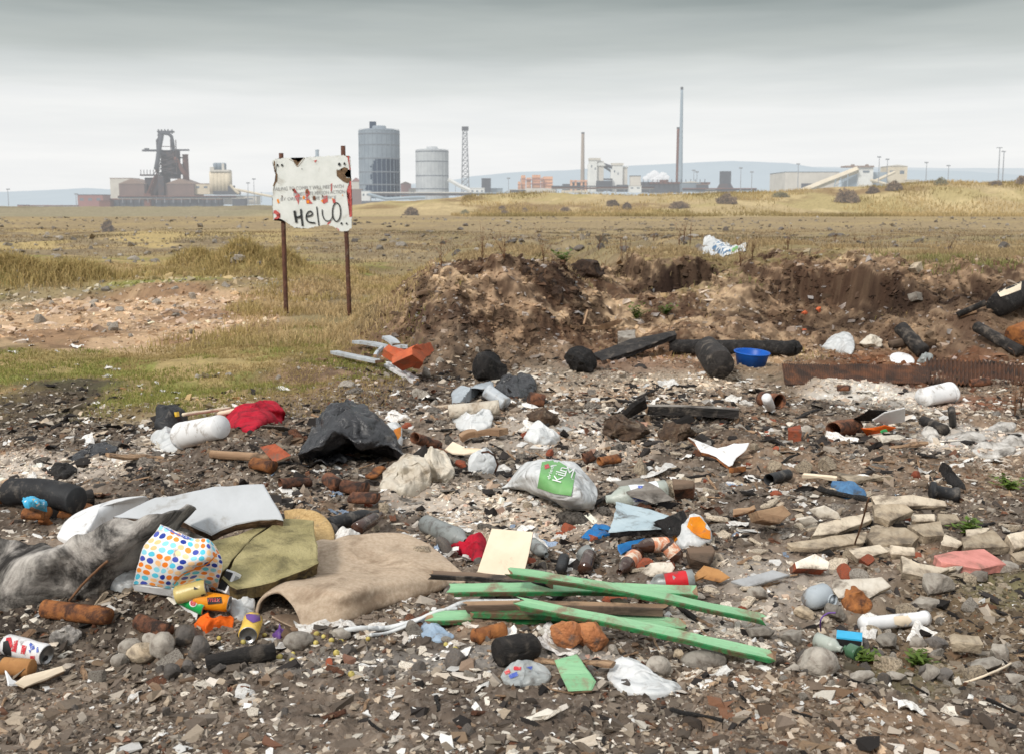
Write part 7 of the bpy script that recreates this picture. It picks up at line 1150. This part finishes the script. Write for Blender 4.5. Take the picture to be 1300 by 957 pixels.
scatter('plastic_scrap', 84, [(620, 560, 80, 28), (760, 560, 80, 24), (680, 640, 80, 24), (560, 680, 60, 24), (800, 690, 60, 24), (140, 560, 60, 16), (1000, 520, 90, 16), (200, 490, 90, 22), (60, 440, 40, 14), (900, 500, 70, 16), (1140, 600, 80, 20), (480, 640, 50, 20), (860, 600, 60, 20)], .06, .2, 1, .8); scatter('coloured_scrap', 14, [(640, 600, 90, 30), (780, 680, 60, 24), (1060, 640, 80, 20), (480, 630, 50, 20)], .05, .12, 1, .8)
MID = [(660, 520, 60, 16), (620, 570, 60, 22), (740, 540, 60, 22), (700, 575, 60, 22), (840, 560, 70, 22), (930, 600, 60, 20), (560, 540, 50, 20)]
scatter('rag_bundle', 60, MID+[(760, 650, 70, 24), (980, 660, 60, 20), (130, 580, 60, 14)], .08, .26, 1, .8); scatter('white_bundle', 34, MID+[(740, 610, 70, 30), (560, 690, 60, 20), (820, 720, 60, 20)], .06, .2, 1, .8)
scatter('flat_sheet', 46, [(940, 630, 60, 22), (820, 600, 90, 24), (660, 560, 80, 22), (700, 660, 80, 26), (1060, 610, 70, 16), (1000, 560, 80, 20)], .1, .32, 1, .6); scatter('charred_wood', 46, MID, .1, .4); scatter('plaster_fragment', 60, MID+[(640, 640, 90, 20), (860, 780, 60, 30), (1020, 760, 60, 30)], .04, .1, 1, .5); scatter('wood_splinter', 24, MID, .12, .4); scatter('rusty_scrap', 16, MID, .07, .16, 0, .8)
scatter('flat_sheet', 30, MID+[(900, 690, 80, 30), (760, 680, 70, 26), (480, 640, 60, 24)], .08, .26, 1, .5); scatter('plastic_scrap', 60, MID+[(900, 660, 90, 30), (700, 700, 80, 26), (1000, 620, 80, 26), (1060, 760, 80, 30), (480, 820, 120, 26)], .05, .17, 1, .8); scatter('slab_fragment', 40, [(1120, 670, 100, 26), (1000, 720, 70, 34), (880, 760, 60, 30), (1180, 690, 60, 22), (720, 600, 80, 30)], .06, .2, 1, .4); scatter('plaster_fragment', 40, [(1000, 780, 60, 30), (520, 850, 120, 16), (860, 700, 70, 30), (300, 860, 120, 12)], .03, .09, 1, .4)
ALL = [(640, 560, 130, 40), (880, 600, 130, 50), (1080, 620, 110, 40), (760, 700, 130, 40), (480, 620, 70, 30), (1000, 800, 110, 34), (140, 590, 70, 20), (540, 835, 160, 20)]
scatter('wood_splinter', 60, ALL, .08, .42); scatter('flat_sheet', 36, ALL, .08, .3, 1, .5); scatter('plastic_scrap', 50, ALL, .05, .16, 1, .8); scatter('brick_fragment', 22, ALL, .05, .13); scatter('coloured_scrap', 14, ALL, .04, .1, 1, .8); scatter('charred_wood', 30, ALL, .1, .36)
BOT = [(650, 895, 420, 22), (400, 880, 250, 16), (950, 890, 250, 18)]
scatter('plastic_scrap', 16, BOT, .04, .14, 1, .8); scatter('plaster_fragment', 40, BOT, .03, .1, 1, .4); scatter('charred_wood', 16, BOT, .08, .25); scatter('wood_splinter', 14, BOT, .07, .22); scatter('rusty_scrap', 6, BOT, .05, .1, 0, .8); scatter('dark_stone', 24, BOT, .03, .1)
# rocks standing on the plain beyond
def plain(n, x0, x1, y0, y1, s0, s1, kind):
    cat, colr, grp, ms = KINDS[kind]
    for k in range(n):
        px = RNG.uniform(x0, x1); py = RNG.uniform(y0, y1); p = P(px, py)
        if p[1] < 17 or p[1] > 165: continue
        s = s0*(s1/s0)**(RNG.random()**1.5)*(p[1]/40)**.5; o = bpy.data.objects.new('plain_rock', ms[RNG.integers(len(ms))]); COL.objects.link(o); o.scale = (s*.6, s*.5, s*RNG.uniform(.25, .45)); o.rotation_euler = (RNG.normal(0, .1), RNG.normal(0, .1), RNG.uniform(0, 6.28)); o.location = (p[0], p[1], p[2]+s*.1); SOFT.append((o, f'{"large" if s > .6 else "small"} {colr} rock', 'rock', 'rocks strewn over the plain'))
plain(120, -20, 340, 276, 345, .14, .42, 'stone'); plain(70, 440, 1320, 276, 330, .16, .46, 'stone'); plain(70, 440, 1320, 276, 326, .16, .46, 'dark_stone')
# ================================================================ stuff: gravel, grit and grass nobody could count
def gravel(name, n, yr, sfun, label, colfun, flat_=.5, xr=1.0, keep=None):
    u = RNG.random(n); y = yr[0]+(yr[1]-yr[0])*u**1.25; x = (RNG.random(n)*2-1)*(y*.50+.25)*xr
    if keep is not None: k = keep(x, y) > RNG.random(n); x, y = x[k], y[k]; n = len(x)
    z = zl(x, y); s = sfun(x, y, n); T = np.array([[-1, -1, -1], [1, -1, -1], [1, 1, -1], [-1, 1, -1], [-.8, -.8, 1], [.8, -.8, 1], [.8, .8, 1], [-.8, .8, 1.]])*.5
    Fq = np.array([[0, 3, 2, 1], [4, 5, 6, 7], [0, 1, 5, 4], [1, 2, 6, 5], [2, 3, 7, 6], [3, 0, 4, 7]])
    V = T[None]+RNG.uniform(-.34, .34, (n, 8, 3)); asp = np.stack([RNG.uniform(.7, 1.7, n), RNG.uniform(.5, 1.1, n), flat_*RNG.uniform(.35, 1.3, n)], 1); V = V*(asp*s[:, None])[:, None]
    a = RNG.uniform(0, 6.28, n); t1 = RNG.normal(0, .35, n); c, s_ = np.cos(a), np.sin(a); X = V[..., 0]; Z = V[..., 2]
    X, Z = X*np.cos(t1)[:, None]-Z*np.sin(t1)[:, None], X*np.sin(t1)[:, None]+Z*np.cos(t1)[:, None]; Y = V[..., 1]
    V = np.stack([X*c[:, None]-Y*s_[:, None]+x[:, None], X*s_[:, None]+Y*c[:, None]+y[:, None], Z+(z+s*flat_*.18)[:, None]], -1)
    col = np.repeat(colfun(x, y, n), 8, 0); o = big(name, V.reshape(-1, 3), (Fq[None]+8*np.arange(n)[:, None, None]).reshape(-1, 4), col, 'gravel'); o['kind'] = 'stuff'; o['label'] = label; return o
PAL = np.array([S(150, 136, 121), S(110, 99, 89), S(192, 177, 157), S(60, 56, 54), S(222, 210, 194), S(150, 118, 90), S(148, 90, 60), S(56, 51, 47), S(190, 160, 128), S(122, 106, 90)])
def dumpcol(x, y, n):
    g = gcol(x, y); br = np.clip(g.mean(1)/.22, .25, 2.2); w = RNG.random(n); idx = np.where(w < .28, 0, np.where(w < .42, 1, np.where(w < .58, 2, np.where(w < .65, 3, np.where(w < .775, 4, np.where(w < .85, 5, np.where(w < .885, 6, np.where(w < .93, 7, np.where(w < .96, 8, 9)))))))))
    c = PAL[idx]*.6+g*.55; return np.clip(c*RNG.uniform(.65, 1.25, (n, 1))*np.clip(br[:, None], .7, 1.25), .01, .85)
dumpm = lambda x, y: sst(11.8, 9.4, y+1.6*(fb2(x*1.3, y*1.3, 3, 601)-.5)+2.0*sst(-.9, -1.8, x))*(.25+.75*sst(.35, .6, fb2(x*1.6, y*1.6, 4, 605)))*np.where((gcol(x, y)[:, 1] > gcol(x, y)[:, 0]*.94), .15, 1)
gravel('gravel', 190000, (2.4, 11.5), lambda x, y, n: np.clip(np.exp(RNG.normal(-4.9, .5, n)), .003, .035)*np.clip(y/4.6, .8, 1.5), 'fine gravel, ash and grit covering the dump', dumpcol, .6, 1, dumpm)
gravel('rubble_litter', 24000, (2.6, 11.3), lambda x, y, n: np.clip(np.exp(RNG.normal(-4.05, .5, n)), .01, .05), 'small broken bits of rubble and rubbish over the dump', dumpcol, .45, 1, lambda x, y: dumpm(x, y)*.9)
PALE = np.array([S(232, 224, 210), S(214, 200, 182), S(240, 238, 234), S(196, 178, 156), S(222, 212, 200)])
def palecol(x, y, n): return np.clip(PALE[RNG.integers(0, 5, n)]*RNG.uniform(.6, 1.05, (n, 1)), .01, .85)
palem = lambda x, y: dumpm(x, y)*(.18+.82*sst(.46, .62, fb2(x*1.1+9, y*1.1, 4, 609)))
gravel('plaster_litter', 26000, (2.6, 11.0), lambda x, y, n: np.clip(np.exp(RNG.normal(-4.0, .5, n)), .007, .07)*np.clip(y/5.5, .8, 1.4), 'pale flakes of plaster, paper and tile over the dump', palecol, .28, 1, palem)
gravel('black_litter', 9000, (2.6, 11.0), lambda x, y, n: np.clip(np.exp(RNG.normal(-3.7, .5, n)), .01, .09)*np.clip(y/5.5, .8, 1.4), 'black burnt flakes over the dump', lambda x, y, n: np.clip(np.array(S(48, 44, 42))*RNG.uniform(.5, 1.5, (n, 1)), .01, .4), .35, 1, lambda x, y: dumpm(x, y)*sst(.4, .6, fb2(x*.9+3, y*.9, 4, 613)))
def bankm(x, y): return sst(-2, -.8, x)*sst(10.4, 11.2, y)*sst(15.5, 14, y)*.7+sst(-2.9, -3.6, x)*sst(12, 14, y)*sst(22, 20, y)+sst(-2.8, -1.6, x)*sst(.6, -1.2, x)*sst(8.6, 9.6, y)*sst(12, 11, y)*.6
def slope(x, y): return np.hypot((zl(x, y+.06)-zl(x, y-.06))/.12, (zl(x+.05, y)-zl(x-.05, y))/.1)
def earthm(x, y): return sst(-2.1, -1.0, x)*sst(10.2, 11.2, y)*sst(17.2, 15.6, y)*(.12+.88*sst(.3, 1.2, slope(x, y)))*sst(.25, .5, fb2(x*1.4, y*1.4, 3, 661))
def earthcol(x, y, n): g = gcol(x, y); return np.clip(g*RNG.uniform(.55, 1.45, (n, 1))*np.array((1, .98, .95)), .01, .6)
gravel('crumbled_earth', 130000, (10, 17.5), lambda x, y, n: np.clip(np.exp(RNG.normal(-4.15, .6, n)), .008, .085), 'crumbled earth and clods covering the bank', earthcol, .75, 1, earthm)
def sandcol(x, y, n): g = gcol(x, y); return np.clip(g*RNG.uniform(.5, 1.5, (n, 1))+RNG.choice([0, 0, .1, .22], (n, 1)), .01, .8)
gravel('grit', 26000, (8.5, 23), lambda x, y, n: np.clip(np.exp(RNG.normal(-3.9, .6, n)), .008, .09)*np.clip(y/12, .7, 1.5), 'grit and small stones on the bank and bare sand', sandcol, .55, 1, bankm)
def rubcol(x, y, n): return np.clip(np.array(S(138, 128, 114))*RNG.uniform(.45, 1.25, (n, 1)), .01, .7)
gravel('plain_rubble', 7000, (24, 150), lambda x, y, n: np.clip(np.exp(RNG.normal(-2.5, .5, n)), .04, .35)*(y/50)**.5, 'rubble strewn thickly over the far plain', rubcol, .45, 1.05, lambda x, y: sst(.42, .62, fb2(x*.18, y*.1, 4, 611)))
def grass(name, label, x, y, h, cols, lean=.5, wid=.004, zoff=0):
    n = len(x); z = zl(x, y)+zoff; h = h*RNG.uniform(.45, 1.25, n); a = RNG.uniform(0, 6.28, n); l = h*lean*RNG.uniform(.1, 1.3, n); b = RNG.uniform(0, 6.28, n); wv = np.stack([np.cos(b), np.sin(b)*.6, 0*b], 1)*(wid*np.clip(y/8, .8, 6))[:, None]; B = np.stack([x, y, z-.01], 1); d = np.stack([np.cos(a), np.sin(a), 0*a], 1)
    M1 = B+np.stack([0*h, 0*h, h*.6], 1)+d*(l*.3)[:, None]; Tp = B+np.stack([0*h, 0*h, h*np.clip(1-.35*l/h, .5, 1)], 1)+d*l[:, None]
    V = np.stack([B-wv, B+wv, M1-wv*.8, M1+wv*.8, Tp], 1).reshape(-1, 3); T = np.array([[0, 1, 3], [0, 3, 2], [2, 3, 4]]); T = (T[None]+5*np.arange(n)[:, None, None]).reshape(-1, 3)
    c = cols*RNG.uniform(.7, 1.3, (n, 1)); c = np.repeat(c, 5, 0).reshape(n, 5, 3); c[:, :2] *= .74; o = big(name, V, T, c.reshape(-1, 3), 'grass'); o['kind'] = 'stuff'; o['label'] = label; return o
def pick(a, b, m): return a*(1-m[:, None])+np.asarray(b)*m[:, None]
def field(n, xr, yr, dens):
    y = yr[0]+(yr[1]-yr[0])*RNG.random(n)**1.2; x = xr[0]+(xr[1]-xr[0])*RNG.random(n); k = (dens(x, y) > RNG.random(n)) & (np.abs(x) < y*.54+.4); return x[k], y[k]
gr = lambda px, py: flat(px, py)
# short turf
tm = lambda x, y: np.clip(emask(170, 480, 330, 64, x, y, .5, .35, .9, 1)-emask(150, 408, 240, 36, x, y, .4, .4, 1.1, 3)*sst(-2.6, -3.4, x)-emask(20, 520, 110, 36, x, y, .8, .55, 2.2, 13), 0, 1)*sst(.28, .5, fb2(x*1.8, y*1.5, 4, 621))
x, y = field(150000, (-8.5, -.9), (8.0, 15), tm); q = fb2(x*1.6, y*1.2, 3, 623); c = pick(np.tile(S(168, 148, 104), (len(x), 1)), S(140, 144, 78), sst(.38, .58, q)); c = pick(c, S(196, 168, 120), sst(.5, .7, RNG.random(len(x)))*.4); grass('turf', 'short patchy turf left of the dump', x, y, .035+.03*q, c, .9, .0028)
# long dry grass round the sign, along the back of the sand and at the foot of the bank
def drym(x, y):
    m = np.maximum(emask(430, 385, 110, 34, x, y, .6, .5, .9, 41), emask(480, 420, 60, 22, x, y, .6, .5, .9, 42)); m = np.maximum(m, emask(60, 357, 230, 15, x, y, .6, .5, .5, 43)); m = np.maximum(m, emask(330, 345, 120, 20, x, y, .6, .5, .5, 44)); m = np.maximum(m, emask(330, 430, 130, 14, x, y, .6, .6, .8, 45)*.6); return m*sst(.3, .55, fb2(x*1.1, y*.8, 3, 631))
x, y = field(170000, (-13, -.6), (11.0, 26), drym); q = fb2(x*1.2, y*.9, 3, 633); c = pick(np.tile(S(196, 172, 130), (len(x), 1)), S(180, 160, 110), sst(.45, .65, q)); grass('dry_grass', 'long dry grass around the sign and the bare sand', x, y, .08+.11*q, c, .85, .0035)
# tussocks
def tus(x, y):
    m = 0
    for (qx, D, hh, sx, sy) in ((308, 23.0, .55, .62, .6), (355, 24.5, .35, .5, .5), (250, 25.0, .3, .5, .6), (30, 20, .22, .7, .5), (95, 20.5, .2, .6, .5)): m = np.maximum(m, np.exp(-((x-(qx-650)/F*D)/sx)**2-((y-D)/sy)**2))
    return m
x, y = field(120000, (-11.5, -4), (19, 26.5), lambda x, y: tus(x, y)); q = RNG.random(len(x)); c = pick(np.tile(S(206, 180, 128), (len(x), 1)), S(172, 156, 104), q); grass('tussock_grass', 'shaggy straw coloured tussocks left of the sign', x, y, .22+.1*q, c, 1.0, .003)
# crest of the bank and scrub on the plain behind it
def crest(x, y): return sst(-2.4, -.6, x)*sst(13.2, 14.0, y)*sst(24, 15, y)*np.maximum(sst(.36, .6, fb2(x*.9, y*.7, 3, 641)), np.exp(-((x-2.1)/1.1)**2-((y-16)/1.6)**2))*np.where(slope(x, y) > .45, .06, 1)*sst(-.15, .1, zl(x, y)-.55)
x, y = field(110000, (-2.4, 12), (13.2, 23), crest); q = fb2(x*.7, y*.8, 3, 643); c = pick(np.tile(S(176, 154, 118), (len(x), 1)), S(140, 138, 88), sst(.54, .68, q)*sst(16.5, 14.5, y)); grass('bank_grass', 'grass and dry stems along the crest of the bank', x, y, .06+.07*q, c, .8, .003)
x, y = field(3000, (-1.5, 7), (10.8, 14), lambda x, y: sst(.6, .75, fb2(x*1.3, y*1.3, 3, 645))); c = pick(np.tile(S(150, 140, 84), (len(x), 1)), S(176, 146, 106), RNG.random(len(x))); grass('bank_tufts', 'sparse tufts on the slope of the bank', x, y, np.full(len(x), .08), c, .8, .003)
def scrub(x, y): return sst(.38, .62, fb2(x*.35, y*.2, 4, 651))
x, y = field(150000, (-40, 40), (17, 75), lambda x, y: scrub(x, y)*np.where((x > -2), 1, sst(20, 26, y))); q = fb2(x*.25, y*.15, 3, 653); c = pick(np.tile(S(168, 147, 114), (len(x), 1)), S(140, 130, 100), sst(.4, .6, q)); c = pick(c, S(120, 94, 74), sst(.55, .7, RNG.random(len(x)))*.7); grass('scrub', 'low dry scrub over the plain', x, y, .07+.07*q, c, 1.0, .0022)
x, y = field(42000, (-10, 110), (165, 235), lambda x, y: sst(.35, .6, fb2(x*.09, y*.06, 3, 655))); q = fb2(x*.1, y*.08, 3, 657); c = pick(np.tile(S(198, 176, 132), (len(x), 1)), S(164, 148, 108), sst(.45, .6, q)); grass('marram', 'dry marram grass on the dunes', x, y, np.full(len(x), .7), c, .8, .008)
# ================================================================ labels for the loose pieces: by what they lie next to
def auto_labels():
    seen = {}
    for o, base, cat, grp in SOFT:
        px, py = proj(o.matrix_world.translation if o.parent is None else o.location); best = sorted(HERO, key=lambda h: (h[1]-px)**2+((h[2]-py)*1.7)**2)[0]; dx, dy = px-best[1], (py-best[2])*1.5
        rel = ('right of' if dx > 0 else 'left of') if abs(dx) > abs(dy) else ('in front of' if dy > 0 else 'behind'); seen.setdefault((base, rel, best[0]), []).append((dx*dx+dy*dy, o, cat, grp))
    W = ['', 'second nearest ', 'third nearest ', 'fourth nearest ', 'fifth nearest ', 'sixth nearest ', 'seventh nearest ', 'eighth nearest ', 'ninth nearest ', 'tenth nearest ']
    for (base, rel, hero), L_ in seen.items():
        L_.sort(key=lambda t: t[0])
        for i, (d, o, cat, grp) in enumerate(L_): tag(o, f"{('nearest ' if len(L_) > 1 and i == 0 else W[min(i, 9)])}{base} {rel} {hero}", cat, grp)
bpy.context.view_layer.update(); auto_labels()
# ================================================================ sky, light, camera
w = bpy.data.worlds.new('World'); scn.world = w; w.use_nodes = True; nt = w.node_tree; N = nt.nodes; L = nt.links
SUN_EL, SUN_AZ = math.radians(39), math.radians(-35)     # azimuth measured from straight behind-left of the viewer
sky = N.new('ShaderNodeTexSky'); sky.sky_type = 'NISHITA'; sky.sun_disc = False; sky.sun_elevation = SUN_EL; sky.sun_rotation = math.radians(215); sky.dust_density = 3
tc = N.new('ShaderNodeTexCoord').outputs['Generated']; sx = N.new('ShaderNodeSeparateXYZ'); L.new(tc, sx.inputs[0])
rp = N.new('ShaderNodeValToRGB'); e = rp.color_ramp.elements; rp.color_ramp.interpolation = 'EASE'
stops = [(0, (.86, .87, .872)), (.04, (.905, .908, .902)), (.085, (.86, .868, .862)), (.112, (.70, .725, .715)), (.145, (.48, .515, .50)), (.18, (.285, .325, .315)), (.25, (.34, .385, .38)), (.42, (.80, .82, .83)), (1, (.98, 1.0, 1.02))]
e[0].position, e[0].color = stops[0][0], (*stops[0][1], 1); e[1].position, e[1].color = stops[-1][0], (*stops[-1][1], 1)
for p, c in stops[1:-1]: q = e.new(p); q.color = (*c, 1)
def cloud(scale, st, det, loc=(0, 0, 0)):
    mp = N.new('ShaderNodeMapping'); mp.inputs['Scale'].default_value = st; mp.inputs['Location'].default_value = loc; mp.inputs['Rotation'].default_value = (0, math.radians(-2), 0); L.new(tc, mp.inputs[0])
    n = N.new('ShaderNodeTexNoise'); n.inputs['Scale'].default_value = scale; n.inputs['Detail'].default_value = det; n.inputs['Roughness'].default_value = .55; L.new(mp.outputs[0], n.inputs['Vector']); return n.outputs['Fac']
def mth(op, a, b):
    m = N.new('ShaderNodeMath'); m.operation = op
    for i, v in enumerate((a, b)):
        if isinstance(v, (int, float)): m.inputs[i].default_value = v
        else: L.new(v, m.inputs[i])
    return m.outputs[0]
n1 = cloud(2.2, (1, 1, 9), 4); n2 = cloud(5, (1, 1, 13), 4, (3, 1, 2))
sh = mth('ADD', sx.outputs['Z'], mth('MULTIPLY', mth('SUBTRACT', n1, .5), .06)); L.new(sh, rp.inputs[0])
cl = _mix(nt, 1.0, rp.outputs[0], _mix(nt, _ramp(nt, n2, .3, .7), (.965, .97, .975), (1.03, 1.027, 1.022)), 'MULTIPLY')
skc = N.new('ShaderNodeMix'); skc.data_type = 'RGBA'; skc.blend_type = 'MULTIPLY'; skc.inputs[0].default_value = 1; L.new(sky.outputs[0], skc.inputs[6]); skc.inputs[7].default_value = (.09, .09, .09, 1)
bg = N['Background']; L.new(_mix(nt, .94, skc.outputs[2], cl), bg.inputs[0]); bg.inputs[1].default_value = 1.06
sun = bpy.data.lights.new('sun', 'SUN'); sun.energy = 2.9; sun.angle = math.radians(10); sun.color = (1, .955, .89)
so = bpy.data.objects.new('sun', sun); COL.objects.link(so); dv = Vector((math.sin(math.radians(35))*math.cos(SUN_EL), math.cos(math.radians(35))*math.cos(SUN_EL), -math.sin(SUN_EL))); so.rotation_euler = dv.to_track_quat('-Z', 'Y').to_euler()
cam = bpy.data.cameras.new('camera'); co = bpy.data.objects.new('camera', cam); COL.objects.link(co); co.location = tuple(CAM); co.rotation_euler = (math.pi/2-PITCH, 0, 0)
cam.sensor_width = 36; cam.sensor_fit = 'HORIZONTAL'; cam.lens = 36*F/1300; cam.shift_y = -(957/2-CY)/1300; cam.clip_end = 30000; cam.clip_start = .05
cam.dof.use_dof = True; cam.dof.focus_distance = 5.0; cam.dof.aperture_fstop = 6.3
scn.camera = co; scn.render.engine = 'CYCLES'; cy = scn.cycles; cy.use_denoising = True; cy.max_bounces = 6; cy.diffuse_bounces = 3; cy.glossy_bounces = 2; cy.transmission_bounces = 4; cy.transparent_max_bounces = 8
cy.sample_clamp_indirect = 4; cy.use_adaptive_sampling = True; cy.adaptive_threshold = .015
try: cy.denoiser = 'OPENIMAGEDENOISE'; cy.denoising_input_passes = 'RGB_ALBEDO_NORMAL'
except Exception: pass
scn.view_settings.view_transform = 'Standard'; scn.view_settings.look = 'None'; scn.view_settings.exposure = 0; scn.view_settings.gamma = 1
